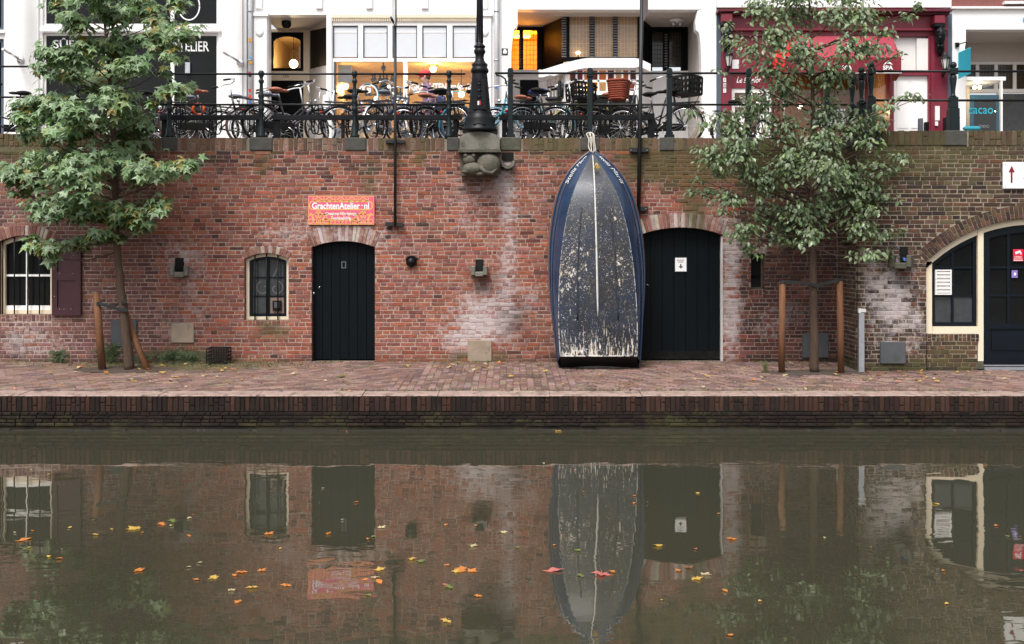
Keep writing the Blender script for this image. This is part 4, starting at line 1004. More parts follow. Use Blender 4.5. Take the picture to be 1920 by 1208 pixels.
def bottom(m):
    rows = []
    for i in range(NT + 1):
        t = i / NT; row = []
        for k in range(-8, 9):
            s = 1 if k > 0 else -1; q = abs(k) / 8; p = b_keel(t).lerp(b_chi(s, t), q)
            wear = .95 * math.exp(-((t - .30) / .16) ** 2) * (1.0 if k < 0 else .72) * (.45 + .55 * min(1, abs(q - .15) * 2)) + .75 * max(0, 1 - t / .13) + .38 * math.exp(-((t - .52) / .16) ** 2) * (1 - .5 * q) - .35 * max(0, (t - .62) / .2)
            pale = max(0, (t - .6) / .3) * (.3 + q) + max(0, q - .75) * 1.2 * max(0, (t - .35) / .5); low = max(0, 1 - t / .2)
            m.cur = {'bc': (wear, min(1, pale), low, 1)}; row.append(m.vert(p))
        rows.append(row)
    for A, B in zip(rows, rows[1:]):
        for k in range(16): m.face([A[k], A[k + 1], B[k + 1], B[k]], True)
M_HULL = boat_mats()
bo = part('bottom', M_HULL, boat, bottom)
M_SIDE = mat('glossy_navy_hull', (.020, .037, .076, 1), .18, var=.25, scale=4, coat=.3, dirt=((.20, .20, .21, 1), 11, .66, .06))
for s in (-1, 1):
    def side(m):
        rows = [[m.vert(b_side(s, i / NT, k / 8)) for k in range(9)] for i in range(NT + 1)]
        for A, B in zip(rows, rows[1:]):
            for k in range(8): m.face([A[k], A[k + 1], B[k + 1], B[k]] if s > 0 else [A[k + 1], A[k], B[k], B[k + 1]], True)
    sdp = part('side', M_SIDE, boat, side)
    part('side_strake', M_SIDE, sdp, lambda m: m.tube([b_side(s, i / NT, .55) + Vector((s * .006, -.008, 0)) for i in range(NT + 1)], .011, 6))
    part('rubbing_strake', mat('varnished_wood', (.22, .085, .035, 1), .5, var=.3, scale=6), sdp, lambda m: m.tube([b_gun(s, i / NT) + Vector((s * .012, .004, 0)) for i in range(NT + 1)], .018, 8))
    part('gunwale', M_SIDE, sdp, lambda m: m.tube([b_side(s, i / NT, .93) + Vector((s * .010, -.012, 0)) for i in range(NT + 1)], .016, 8))
    part('chine_trim', mat('chipped_white', (.55, .53, .49, 1), .6, var=.2, scale=20, dirt=((.02, .03, .06, 1), 16, .5, .06)), bo, lambda m: m.tube([b_chi(s, i / NT * .62) + Vector((0, -.004, 0)) for i in range(NT + 1)], [.007 * (1 - .85 * i / NT) for i in range(NT + 1)], 6))
    for q in (.52,):
        part('bilge_runner', M_HULL, bo, lambda m: m.tube([b_keel(t / 40).lerp(b_chi(s, t / 40), q) + Vector((0, -.006, 0)) for t in range(5, 22)], .012, 6))
part('keel', mat('white_keel', (.56, .55, .52, 1), .6, var=.25, scale=15, dirt=((.12, .10, .09, 1), 14, .57, .1)), boat, lambda m: m.tube([b_keel(lerp(.135, .955, i / 30)) + Vector((px(0, 1) * 0, -.014, 0)) for i in range(31)], [.017 * (.5 + .5 * min(1, i / 3)) * (1 - .55 * i / 30) for i in range(31)], 8))
M_TRANS = mat('black_transom', (.006, .006, .006, 1), .6, var=.3)  # near-black colour takes in the shade under the raked stern
def transom(m):
    n = 10; A = [m.vert(b_chi(-1, 0).lerp(b_keel(0), i / 5) if i <= 5 else b_keel(0).lerp(b_chi(1, 0), (i - 5) / 5)) for i in range(11)]; B = [m.vert(b_gun(-1, 0).lerp(b_gun(1, 0), i / 10)) for i in range(11)]
    for i in range(10): m.face([A[i], A[i + 1], B[i + 1], B[i]])
part('transom', M_TRANS, boat, transom)
part('transom_trim', MATS['chipped_white'], boat, lambda m: m.tube([b_chi(-1, 0), b_keel(0), b_chi(1, 0)], .010, 6))
def fill_in(m):
    rows = [[m.vert(b_gun(-1, i / NT).lerp(b_gun(1, i / NT), k / 4) + Vector((0, .02 - .1 * math.sin(math.pi * k / 4) * (1 - i / NT), 0))) for k in range(5)] for i in range(NT + 1)]
    for A, B in zip(rows, rows[1:]):
        for k in range(4): m.face([A[k], A[k + 1], B[k + 1], B[k]])
part('interior', mat('boat_inside', (.12, .11, .10, 1), .8), boat, fill_in)
def btxt(s):
    def fn(u, q):
        t = lerp(.665, .925, .5 + u if s < 0 else .5 - u); v = .50 + q * .24 * (1 + .9 * max(0, (t - .7)) * 2)
        return b_side(s, t, v) + Vector((s * .012, -.02, .002))
    return fn
for s in (-1, 1): text('name_lettering', 'Stella Maris', 0, 0, 0, 0, M_WHITE2, boat, bold=-.008, shear=.25, fn=btxt(s))
M_YEL = mat('yellow_mark', (.55, .36, .04, 1), .6)
part('bow_emblem', M_YEL, boat, lambda m: [m.tube([P(x0, y0, 15.60), P(x1, y1, 15.60)], .009, 5) for x0, y0, x1, y1 in ((1114, 316, 1118, 306), (1118, 306, 1124, 314), (1117, 318, 1121, 309), (1120, 319, 1124, 312))])
M_ROPE = mat('pale_rope', (.48, .44, .38, 1), .9, var=.2, scale=60, bump=.5)
rp = empty('mooring_rope', P(1108, 262, 16.1), 'pale rope tying the boat bow to the railing post', 'rope')
rr5 = random.Random(4)
for i in range(5):
    x = 1104 + i * 2.6; pts = [P(1106 + rr5.uniform(-2, 2), 248, 16.33), P(x - 2 + rr5.uniform(-3, 3), 252, 16.2), P(x, 262 + rr5.uniform(-3, 3), 16.14), P(x + rr5.uniform(-1, 3), 276 + i * 2, 16.12), P(1108 + i * 1.2, 286 + rr5.uniform(-1, 3), 16.02)]
    part('strand', M_ROPE, rp, lambda m: m.tube([Vector(tuple(keyed([p[k] for p in pts], j / 12) for k in range(3))) for j in range(13)], .010, 6))
part('knot', M_ROPE, rp, lambda m: [m.tube([P(1106 + 5 * math.cos(a * .7), 249 + k * 2.2 + math.sin(a * .7), 16.35 - .07 * math.sin(a * .7)) for a in range(10)], .010, 6) for k in range(3)])
# ------------------------------------------------------------------ house fronts across the street
GY = 328                                                            # street row at depth G
M_REDP = mat('carmine_paint', (.175, .018, .034, 1), .4, var=.1, scale=3); M_REDDK = mat('dark_carmine', (.10, .012, .022, 1), .45, var=.1)
M_BLUEGR = mat('blue_grey_paint', (.065, .085, .115, 1), .5, var=.1); M_TEAL = mat('turquoise', C(40, 190, 215, .8), .5, var=.05); M_PETROL = mat('petrol_blue', C(0, 105, 140, .8), .45, var=.06)
M_BLK = mat('black_timber', (.005, .005, .006, 1), .5, var=.2, spec=.08); M_AMBER = glass('amber_glass', (.95, .66, .26), .8); M_REDGL = glass('red_glass', (.35, .04, .04), .6); M_ORGL = glass('orange_glass', (.85, .55, .25), .6)
M_WARM = mat('warm_wall', (.60, .42, .19, 1), .7, var=.08, scale=2); M_WOODW = mat('interior_wood', (.52, .35, .13, 1), .6, var=.2, scale=2, stretch=(1, 1, 12)); M_GREYBL = mat('pale_blind', (.60, .62, .66, 1), .5, var=.03)
M_BULB = mat('lamp_glow', (1, .9, .7, 1), .5, emit=(1, .80, .50, 1), estr=6.0); M_CEIL = mat('porch_ceiling', (.52, .47, .43, 1), .7, var=.05)
def wall_boxes(lst, d0, d1, x):
    m = MB()
    for a, b, c, d in lst: m.pbox(a, b, c, d, d0, d1, G)
    return m
def room(parent, x0, x1, y0, y1, d0, d1, mt, name='interior', floor=None):
    def f(m):
        X0, X1, Z1, Z0 = px(x0, G), px(x1, G), pz(y0, G), pz(y1, G); t = .03
        m.box(X0 - t, X1 + t, d1, d1 + t, Z0 - t, Z1 + t); m.box(X0 - t, X0, d0, d1, Z0, Z1); m.box(X1, X1 + t, d0, d1, Z0, Z1); m.box(X0 - t, X1 + t, d0, d1, Z1, Z1 + t); m.box(X0 - t, X1 + t, d0, d1, Z0 - t, Z0)
    return part(name, mt, parent, f)
def point(name, loc, parent, power, colr=(1, .70, .36), size=.08):
    l = bpy.data.lights.new(name, 'POINT'); l.energy = power * .55; l.color = colr; l.shadow_soft_size = size
    o = bpy.data.objects.new(name, l); col.objects.link(o); o.location = Vector(loc) - ORG[parent]; o.parent = parent; return o
def rect_frame(m, x0, x1, y0, y1, w_, d0, d1, dref=None):
    d = dref or d0
    m.pbox(x0, x0 + w_, y0, y1, d0, d1, d); m.pbox(x1 - w_, x1, y0, y1, d0, d1, d); m.pbox(x0 + w_, x1 - w_, y0, y0 + w_, d0, d1, d); m.pbox(x0 + w_, x1 - w_, y1 - w_, y1, d0, d1, d)
def pane(parent, x0, x1, y0, y1, d, mt, name='pane'): return part(name, mt, parent, lambda m: m.pbox(x0, x1, y0, y1, d, d + .006))
TOPY = -190
# --- house 0: sliver at the far left
h0 = empty('corner_house', (px(-120, G), G, STREET), 'white house front with a navy window beyond the white atelier', 'house')
part('wall', M_WHITE2, h0, lambda m: [m.pbox(a, b, c, d, G, G + .3) for a, b, c, d in ((-330, -60, TOPY, GY), (-60, 7, TOPY, -40), (-60, 7, 56, 73))])
part('window', M_BLUEGR, h0, lambda m: (rect_frame(m, -59.8, 5, -39.8, 55.8, 5, G + .05, G + .12, G), rect_frame(m, -59.8, 5, 73.2, 327, 5, G + .05, G + .12, G)))
pane(h0, -55, 0, -35, 52, G + .09, M_GLASSD); pane(h0, -55, 0, 78, 322, G + .09, M_GLASSD); part('back_wall', M_DARK, h0, lambda m: m.pbox(-60, 7, -40, GY, G + .28, G + .32, G))
part('sill', M_WHITE, h0, lambda m: m.pbox(-62, 8, 58, 62, G - .06, G - .001))
# --- house 1: white atelier front
h1 = empty('atelier_house', (px(240, G), G, STREET), 'white painted shop front with dark windows behind the star-leaved tree', 'house')
part('wall', M_WHITE, h1, lambda m: [m.pbox(a, b, c, d, G, G + .3) for a, b, c, d in ((7.2, 80, TOPY, GY), (409, 462.5, TOPY, GY), (80, 409, TOPY, -60), (80, 409, 48, 62))])
part('pilaster', M_WHITE, h1, lambda m: (m.pbox(20, 72, TOPY, GY, G - .05, G - .001), m.pbox(417, 454, TOPY, GY, G - .05, G - .001)))
part('sill', M_WHITE, h1, lambda m: m.pbox(74, 413, 50, 59, G - .09, G - .052))
for nm, (a, b) in (('upper', (-59.8, 47.8)), ('lower', (62.2, 327))):
    wdw = part('window', M_WHITE, h1, lambda m: rect_frame(m, 80.2, 408.8, a, b, 4, G + .06, G + .13, G))
    part('mullion', M_WHITE, wdw, lambda m: (m.pbox(196, 203, a + 4, b - 4, G + .06, G + .13, G), m.pbox(318, 325, a + 4, b - 4, G + .06, G + .13, G)))
    for c, d in ((84, 196), (203, 318), (325, 405)): pane(wdw, c, d, a + 3, b - 3, G + .09, M_GLASSD)
part('back_wall', M_DARK, h1, lambda m: m.pbox(80, 409, -60, GY, G + .28, G + .32, G))
text('lettering', 'SÛR', 122, 81, G + .085, 20, M_PAPER, h1, width=44, bold=.012); text('lettering', 'ATELIER', 357, 87, G + .085, 19, M_PAPER, h1, width=70, bold=.012)
part('logo_ring', M_PAPER, h1, lambda m: m.ribbon([(px(352 + 20 * math.cos(a * .16), G), pz(10 + 26 * math.sin(a * .16), G)) for a in range(0, 40)], .03, G + .086))
part('door_handle', M_STEEL, h1, lambda m: m.pbox(347, 356, 117, 140, G + .02, G + .05))
for x, y in ((5, 92), (417, 97)):
    fh = empty('flag_holder', P(x + 33, y + 18, G), 'silver flag holder and hanging white banner at the %s of the white atelier' % ('house edge' if x < 10 else 'downpipe side'), 'banner')
    part('tube', M_CHROME, fh, lambda m: m.tube([P(x + 33, y + 20, G - .06), P(x, y, G - .75)], .03, 10)); part('rosette', M_CHROME, fh, lambda m: m.lathe([(.09, 0), (.085, .03), (.02, .04)], P(x + 34, y + 21, G - .052), 14, Matrix.Rotation(math.radians(90), 4, 'X')))
    part('cloth', mat('banner_white', (.72, .74, .76, 1), .8, var=.03), fh, lambda m: m.prism([(px(x + 5, G - .6), pz(y + 2, G - .6)), (px(x + 27, G - .6), pz(y + 13, G - .6)), (px(x + 27, G - .6), pz(-80, G - .6)), (px(x + 5, G - .6), pz(-90, G - .6))], G - .6, G - .59))
# downpipe between house 1 and 2
M_STK = [mat('sticker_%d' % i, c, .5, var=.05) for i, c in enumerate((C(225, 60, 40), C(60, 120, 200), C(240, 180, 40), C(40, 40, 50), C(120, 190, 230)))]
for (x, lab) in ((469, 'sticker-covered downpipe beside the gallery doorway'), (931, 'pale grey downpipe between the gallery and the timbered porch')):
    dp = empty('downpipe', P(x, GY, G - .1), lab, 'pipe')
    part('pipe', mat('zinc_pipe', (.52, .53, .55, 1), .5, metal=.3, var=.12, scale=4, dirt=((.2, .2, .2, 1), 8, .6, .1)), dp, lambda m: m.tube([P(x, GY, G - .09), P(x, TOPY, G - .09)], .06, 12))
    for y in (112, 20, 215): part('clip', M_STEEL, dp, lambda m: m.tube([P(x, y, G - .09), P(x, y + 3, G - .09)], .07, 12))
    rs = random.Random(x)
    for i in range(9 if x < 500 else 3):
        yy = rs.uniform(70, 240); part('sticker', rs.choice(M_STK), dp, lambda m: m.pbox(x - 3, x + rs.uniform(1, 4), yy, yy + rs.uniform(3, 7), G - .156, G - .152))
part('dark_gap', M_DARK, h1, lambda m: m.pbox(462.6, 474, TOPY, GY, G + .05, G + .3))
# --- house 2: the gallery
h2 = empty('gallery_house', (px(700, G), G, STREET), 'white gallery front with a warmly lit shop window behind the bicycles', 'house')
part('wall', M_WHITE, h2, lambda m: [m.pbox(a, b, c, d, G, G + .3) for a, b, c, d in ((474, 503, TOPY, GY), (894, 940, TOPY, GY), (503, 894, TOPY, 28), (612, 621.5, 28, GY))])
part('pilaster', M_WHITE, h2, lambda m: (m.pbox(476, 500, 30, GY, G - .06, G - .001), m.pbox(897, 921, 30, GY, G - .06, G - .001)))
part('capital', M_WHITE, h2, lambda m: (m.pbox(474.5, 502.5, 24, 30, G - .10, G - .001), m.pbox(895, 923, 24, 30, G - .1, G - .001)))
part('rosette', M_WHITE, h2, lambda m: [m.lathe([(.1, 0), (.07, .03), (.01, .035)], P(x, 62, G - .06), 14, Matrix.Rotation(math.radians(90), 4, 'X')) for x in (487, 909)])
def frieze(m):
    for x in (485, 598, 692, 796, 908): m.pbox(x - 6, x + 6, -10, 16, G - .05, G - .001)
part('frieze_block', M_WHITE, h2, frieze)
part('lintel', M_CREAM, h2, lambda m: m.pbox(621.5, 894, 28, 33.5, G + .001, G + .3, G))
def dent(m):
    for i in range(68): m.pbox(622 + i * 4, 624 + i * 4, 34, 39.5, G + .01, G + .05, G)
o = part('dentils', M_CREAM, h2, dent); o['kind'] = 'stuff'
part('dentil_band', M_WHITE2, h2, lambda m: m.pbox(621.5, 894, 33.5, 41, G + .051, G + .3, G))
shop = part('shop_window', M_WHITE, h2, lambda m: [m.pbox(a, b, c, d, G + .06, G + .16, G) for a, b, c, d in ((621.6, 894, 41, 47), (621.6, 894, 108.5, 115), (621.6, 623, 47, 108.5), (671, 680, 47, 108.5), (726.5, 735, 47, 108.5), (782, 791, 47, 108.5), (838, 848, 47, 108.5), (893, 894, 47, 108.5), (755.5, 763, 115, 258), (621.6, 625, 115, 258), (891, 894, 115, 258), (621.6, 894, 258, 327))])
for a, b in ((623, 671), (680, 726.5), (735, 782), (791, 838), (848, 893)):
    part('pane_frame', M_BLUEGR, shop, lambda m: rect_frame(m, a + .5, b - .5, 47.5, 108, 1.6, G + .08, G + .12, G))
    pane(shop, a + 1.5, b - 1.5, 48.5, 107, G + .10, M_GREYBL); part('pane_edge', M_WHITE, shop, lambda m: m.pbox(a + 2, b - 2, 59, 61.5, G + .092, G + .099))
part('side_frame', M_BLUEGR, shop, lambda m: m.pbox(625, 628.5, 115, 258, G + .07, G + .15, G))
pane(shop, 628, 755, 115.5, 257, G + .11, M_GLASS, 'glass'); pane(shop, 763.5, 891, 115.5, 257, G + .11, M_GLASS, 'glass')
room(h2, 622, 894, 100, 327, G + .2, G + 3.4, M_WOODW, 'gallery_room')
part('display_panel', M_GREYBL, h2, lambda m: m.pbox(629, 655, 117, 150, G + .35, G + .38, G))
part('picture', mat('picture_grey', (.3, .25, .2, 1), .6), h2, lambda m: (m.pbox(640, 680, 190, 225, G + 3.3, G + 3.35, G), m.pbox(800, 850, 150, 200, G + 3.3, G + 3.35, G)))
part('plinth', M_WHITE2, h2, lambda m: (m.pbox(640, 668, 215, 327, G + 1.2, G + 1.7, G), m.pbox(800, 860, 222, 327, G + 1.2, G + 1.8, G)))
# chandelier, pendant and spot lamps
ch = empty('chandelier', P(719, 118, G + .9), 'black chandelier with lit bulbs hanging in the gallery window', 'chandelier')
def chand(m):
    c = lambda x, y, r=0: P(x, y, G + .9 + r)
    m.tube([c(719, 100), c(719, 150)], .02, 6); m.ball(c(719, 128), .07, 8); m.ball(c(719, 168), .12, 8, (1, 1, 1.6)); m.ball(c(719, 196), .07, 8)
    for k in range(10):
        a = k * math.pi / 5; dx, dr = math.cos(a), math.sin(a) * .35
        for sc, y0, y1 in ((32, 160, 178), (20, 136, 152)):
            m.tube([c(719, y0 + 12), c(719 + dx * sc * .5, y0 + 18, dr * .5), c(719 + dx * sc, y1, dr), c(719 + dx * sc, y1 - 12, dr)], .025, 5); m.ball(c(719 + dx * sc, y1 - 2, dr), .06, 6)
            m.ball(c(719 + dx * sc * .8, y1 + 14, dr), .045, 6, (1, 1, 2.2)); m.ball(c(719 + dx * sc * .4, y1 + 22, dr), .04, 6, (1, 1, 2))
part('arms', M_IRON, ch, chand)
part('bulbs', M_BULB, ch, lambda m: [m.ball(P(719 + x, y, G + .8), .05, 8) for x, y in ((9, 164), (17, 178), (-14, 185), (5, 200), (22, 190))])['kind'] = 'stuff'
point('bulb_light', P(719, 175, G + .6), ch, 60)
for x, y, dd, pw, lab in ((647, 160, 1.6, 55, 'small glowing pendant in the gallery beside the grey panel'), (812, 128, 1.5, 65, 'angled spotlight under the gallery ceiling behind the white lettering'), (865, 175, 2.2, 45, 'round glowing ceiling lamp deep inside the gallery')):
    pl = empty('pendant_lamp', P(x, y, G + dd), lab, 'lamp')
    part('cord', M_IRON, pl, lambda m: m.tube([P(x, y - 5, G + dd), P(x, 101, G + dd)], .01, 5)); part('shade', M_STEEL, pl, lambda m: m.lathe([(.03, .16), (.07, .12), (.11, .02), (.10, .0)], P(x, y, G + dd), 12))
    part('bulb', M_BULB, pl, lambda m: m.ball(P(x, y + 2, G + dd), .085, 10)); point('bulb_light', P(x, y + 8, G + dd - .1), pl, pw)
text('lettering', 'GRACHTEN', 804, 163, G + .10, 14, M_PAPER, h2, width=66, bold=.03); text('lettering', 'galerie', 862, 164, G + .10, 16, M_PAPER, h2, width=46, bold=.02, shear=.4)
part('underline', M_TEAL, h2, lambda m: m.pbox(775, 884, 171, 172.6, G + .098, G + .1))
lg = part('window_logo', M_PAPER, h2, lambda m: m.ribbon([(px(688.5 + 18.5 * math.cos(a * math.pi / 20), G), pz(177 + 20 * math.sin(a * math.pi / 20), G)) for a in range(41)], .038, G + .10))
part('logo_edge', M_TEAL, h2, lambda m: m.ribbon([(px(688.5 + 19.8 * math.cos(a * math.pi / 20), G), pz(177 + 21.4 * math.sin(a * math.pi / 20), G)) for a in range(-12, 8)], .012, G + .099))
text('lettering', 'G', 687, 166, G + .10, 18, M_PAPER, h2, bold=.05)
# gallery doorway
pd = G + 1.7
X_ = lambda x, d: px(x, d)
part('porch', M_CEIL, h2, lambda m: (m.box(px(490, G), px(612, G), G + .301, pd + .3, pz(28, G), pz(28, G) + .1), m.poly([(px(503, G), G + .301, STREET), (px(502, pd), pd, STREET), (px(502, pd), pd, pz(28, G)), (px(503, G), G + .301, pz(28, G))]), m.poly([(px(612, G), G + .301, STREET), (px(580, pd), pd, STREET), (px(580, pd), pd, pz(28, G)), (px(612, G), G + .301, pz(28, G))])))
part('porch_panel', M_BLK, h2, lambda m: m.poly([Vector((lerp(px(612, G), px(580, pd), t), lerp(G + .301, pd, t) - .02, z)) for t, z in ((.06, pz(45, G)), (.94, pz(60, pd)), (.94, pz(131, pd)), (.06, pz(116, G)))]))
dr = part('door', M_CREAM, h2, lambda m: [m.pbox(a, b, c, d, pd, pd + .1) for a, b, c, d in ((490, 506.5, 56, 300), (569, 590, 56, 300), (506.5, 569, 56, 60.5), (506.5, 569, 133.5, 151))])
def arch_tr(m):
    o_ = [(507, 133), (507, 61), (568.5, 61), (568.5, 133)]
    rect_frame(m, 507, 568.5, 61, 133, 5.2, pd + .01, pd + .08); n = 12
    A = [(512, 75)] + [(lerp(512, 563.5, i / n), 77 - 9 * math.sin(math.pi * i / n) ** .6) for i in range(n + 1)] + [(563.5, 75), (563.5, 65), (512, 65)]
    m.prism([(px(x, pd), pz(y, pd)) for x, y in A], pd + .012, pd + .078)
part('transom_frame', M_BLK, dr, arch_tr); pane(dr, 511, 565, 64, 129, pd + .04, M_GLASS, 'glass'); part('door_leaf', M_BLK, dr, lambda m: m.pbox(506.6, 568.9, 151, 300, pd + .03, pd + .09))
room(h2, 470, 600, 26, 327, pd + .12, pd + 2.6, M_WARM, 'hallway')
gl = empty('globe_lamp', P(550.5, 120, pd + .9), 'round white globe lamp glowing behind the arched transom', 'lamp')
part('globe', M_BULB, gl, lambda m: m.ball(P(550.5, 120, pd + .9), .115, 16)); part('cord', M_IRON, gl, lambda m: m.tube([P(550.5, 112, pd + .9), P(550.5, 50, pd + .9)], .008, 5)); point('bulb_light', P(545, 118, pd + .55), gl, 24)
cl = empty('porch_lamp', P(537, 40, G + .6), 'dark ribbed ceiling lamp under the gallery porch', 'lamp')
part('cage', M_IRON, cl, lambda m: m.lathe([(.10, .0), (.12, -.05), (.11, -.14), (.06, -.19), (.01, -.2)], Vector((px(537, G + .6), G + .6, pz(28, G) - .002)), 10)); part('base', M_WHITE2, cl, lambda m: m.lathe([(.13, -.012), (.13, -.002)], Vector((px(537, G + .6), G + .6, pz(28, G))), 12))
text('house_number', '185', 536, 142.5, pd - .002, 6, M_INK, dr)
# --- house 3: timbered porch
h3 = empty('porch_house', (px(1140, G), G, STREET), 'white front with a deep porch and black timbered leaded-glass bay', 'house')
part('wall', M_WHITE, h3, lambda m: [m.pbox(a, b, c, d, G, G + .3) for a, b, c, d in ((940.2, 958, TOPY, GY), (1316, 1343, TOPY, GY), (958, 1316, TOPY, 18))])
def jamb(m):                                                        # curved brackets of the porch
    L_ = [(958, 18), (970.5, 18), (970.5, 47), (968, 52), (964, 55), (961, 70), (958.5, 100), (958, 327)]
    m.prism([(px(x, G), pz(y, G)) for x, y in L_], G + .003, G + .29)
    R2 = [(1316, 18), (1308, 20), (1304, 40), (1305, 56), (1311, 62), (1313.5, 80), (1315.5, 120), (1316, 327)]
    m.prism([(px(x, G), pz(y, G)) for x, y in reversed(R2)], G + .003, G + .29)
part('porch_bracket', M_WHITE, h3, jamb)
PB = G + 1.9
def shell(m):
    X0, X1, Z = px(958, G), px(1316, G), pz(18, G)
    m.box(X0, X1, G + .301, PB + .2, Z, Z + .1); m.box(X1, X1 + .1, G + .301, PB + .2, STREET, Z); m.box(X0 - .1, X0, G + .301, PB + .2, STREET, Z)
part('porch', M_CEIL, h3, shell)
part('porch_dado', M_WHITE, h3, lambda m: (m.pbox(940, 1075, 140, 300, PB, PB + .08), m.pbox(1195, 1290, 142, 300, PB, PB + .08), m.pbox(930, 1100, 131, 141, PB - .05, PB - .001), m.pbox(1180, 1300, 133, 142.5, PB - .05, PB - .001)))
part('back_wall', M_BLK, h3, lambda m: [m.pbox(a, b, c, d, PB, PB + .08) for a, b, c, d in ((930, 957, 20, 131), (973.5, 981, 56, 131), (1007, 1062, 20, 131), (957, 1007, 20, 57), (1200, 1223, 20, 132), (1243, 1255, 60, 132), (1277, 1300, 20, 132), (1223, 1277, 20, 61))])
def leaded(parent, x0, x1, y0, y1, d, cols, rows, gm, leadm, nm='leaded_pane'):
    g_ = pane(parent, x0, x1, y0, y1, d, gm, nm)
    def lead(m):
        for i in range(cols + 1): x = lerp(x0, x1, i / cols); m.pbox(x - .35, x + .35, y0, y1, d - .012, d - .002)
        for j in range(rows + 1): y = lerp(y0, y1, j / rows); m.pbox(x0, x1, y - .35, y + .35, d - .011, d - .003)
    l = part('lead_lines', leadm, g_, lead); l['kind'] = 'stuff'; return g_
M_LEADL = mat('pale_lead', (.60, .54, .46, 1), .5); M_LEADD = mat('dark_lead', (.03, .025, .02, 1), .5)
for a, b in ((957, 973.5), (981, 1007)): leaded(h3, a, b, 57, 131, PB + .03, 4, 8, M_AMBER, M_LEADD)
for a, b in ((1223, 1243), (1255, 1277)): leaded(h3, a, b, 61, 126, PB + .03, 4, 8, mat('unlit_leaded', (.03, .025, .02, 1), .1), M_LEADD)
room(h3, 930, 1040, 20, 150, PB + .1, PB + 1.6, M_WARM, 'lit_room')
for x in (969, 988):
    lp = empty('wall_sconce', P(x, 68, PB + .7), 'bright wall light behind the yellow leaded panes, %s' % ('by the timber post' if x > 980 else 'by the outer jamb'), 'lamp')
    part('bulb', M_BULB, lp, lambda m: m.ball(P(x, 68, PB + .7), .08, 10, (1.4, 1, .8))); part('stem', M_IRON, lp, lambda m: m.tube([P(x, 62, PB + .7), P(x, 40, PB + .7)], .01, 5)); point('bulb_light', P(x, 75, PB + .5), lp, 60, (1, .70, .34))
# centre bay
BD = G + .75
bay = part('bay', M_BLK, h3, lambda m: [m.pbox(a, b, c, d, BD, BD + .12) for a, b, c, d in ((1057, 1068, 24, 114), (1105.5, 1115, 24, 114), (1149.5, 1158, 24, 114), (1195.5, 1200, 24, 114), (1068, 1195.5, 24, 31), (1068, 1195.5, 107, 114))])
for a, b in ((1068, 1105.5), (1115, 1149.5), (1158, 1195.5)): leaded(h3, a, b, 31, 107, BD + .05, 6, 9, mat('leaded_reflecting', C(190, 150, 105, .8), .12, var=.25, scale=2.5, spec=.6), M_LEADL)
def ribs(m):
    for x, w_ in ((1057.5, 4.5), (1110, 3.6), (1153.5, 3.6)):
        for i in range(17): y = 28 + i * 4.8; m.pbox(x - w_, x + w_, y, y + 2.3, BD - .035, BD - .001)
    for x in (975, 1249):
        for i in range(13): y = 64 + i * 5; m.pbox(x - 2.5, x + 2.5, y, y + 2.3, PB - .035, PB - .001)
o = part('carved_ribs', mat('grey_carving', (.16, .16, .17, 1), .5), h3, ribs); o['kind'] = 'stuff'
part('bay_side', M_BLK, h3, lambda m: (m.poly([Vector((px(x, d), d, pz(y, d))) for x, y, d in ((1057, 24, BD), (1015, 45, PB), (1015, 131, PB), (1057, 114, BD))]), m.poly([Vector((px(x, d), d, pz(y, d))) for x, y, d in ((1200, 24, BD), (1222, 45, PB), (1222, 132, PB), (1200, 114, BD))])))
part('bay_roof', M_BLK, h3, lambda m: m.poly([Vector((px(x, d), d, pz(y, d))) for x, y, d in ((1057, 24, BD), (1200, 24, BD), (1222, 45, PB), (1015, 45, PB))]))
bl = empty('bay_lamp', P(1084, 99, BD - .35), 'tiny lit lamp bowl before the leaded bay window', 'lamp')
part('bowl', M_BULB, bl, lambda m: m.ball(P(1084, 99, BD - .05), .045, 8, (1.3, .6, .8))); part('arm', M_IRON, bl, lambda m: m.tube([P(1084, 103, BD - .04), P(1084, 110, BD - .02)], .012, 5))
def hood(m):                                                        # white swan-neck hood over the lower bay
    top = []; N = 30
    for i in range(N + 1):
        x = lerp(1010, 1220, i / N); t = (x - 1115) / 105.0; y = 109 + 22 * min(1, max(0, abs(t) - .12) * 1.25) ** 1.3 if t < 0 else 109 + 20 * max(0, t - .75) ** 1.2 * 3.0
        top.append((x, y))
    A = [[m.vert((px(x, BD - .3), BD - .3, pz(y + k, BD - .3))) for k in (0, 5, 18 if abs(x - 1115) < 80 else 14)] for x, y in top]; B = [[m.vert((px(x, BD - .3), BD + .1, pz(y + k, BD - .3))) for k in (0, 18)] for x, y in top]
    for P0, P1, Q0, Q1 in zip(A, A[1:], B, B[1:]):
        m.face([P0[0], P1[0], P1[1], P0[1]]); m.face([P0[1], P1[1], P1[2], P0[2]]); m.face([P0[0], Q0[0], Q1[0], P1[0]]); m.face([P0[2], P1[2], Q1[1], Q0[1]])
part('hood', M_WHITE, h3, hood)
LB = BD - .16
lbw = part('lower_bay', M_WHITE, h3, lambda m: [m.pbox(a, b, c, d, LB, LB + .1) for a, b, c, d in [(1060, 1068, 128, 300), (1193, 1204, 128, 300), (1068, 1193, 128, 132), (1068, 1193, 150, 154), (1068, 1193, 171, 178)] + [(x - 1.6, x + 1.6, 132, 171) for x in (1081, 1094, 1107, 1122, 1138, 1153, 1167, 1180)]])
colr = [M_REDGL, M_REDGL, M_ORGL, M_REDGL, M_ORGL, M_REDGL, M_GLASS, M_ORGL, M_REDGL]
xs = [1068, 1081, 1094, 1107, 1122, 1138, 1153, 1167, 1180, 1193]
for i in range(9):
    pane(lbw, xs[i] + 1.5, xs[i + 1] - 1.5, 132, 150, LB + .05, colr[i]); pane(lbw, xs[i] + 1.5, xs[i + 1] - 1.5, 154, 171, LB + .05, [M_ORGL, M_GLASS, M_ORGL][i % 3])
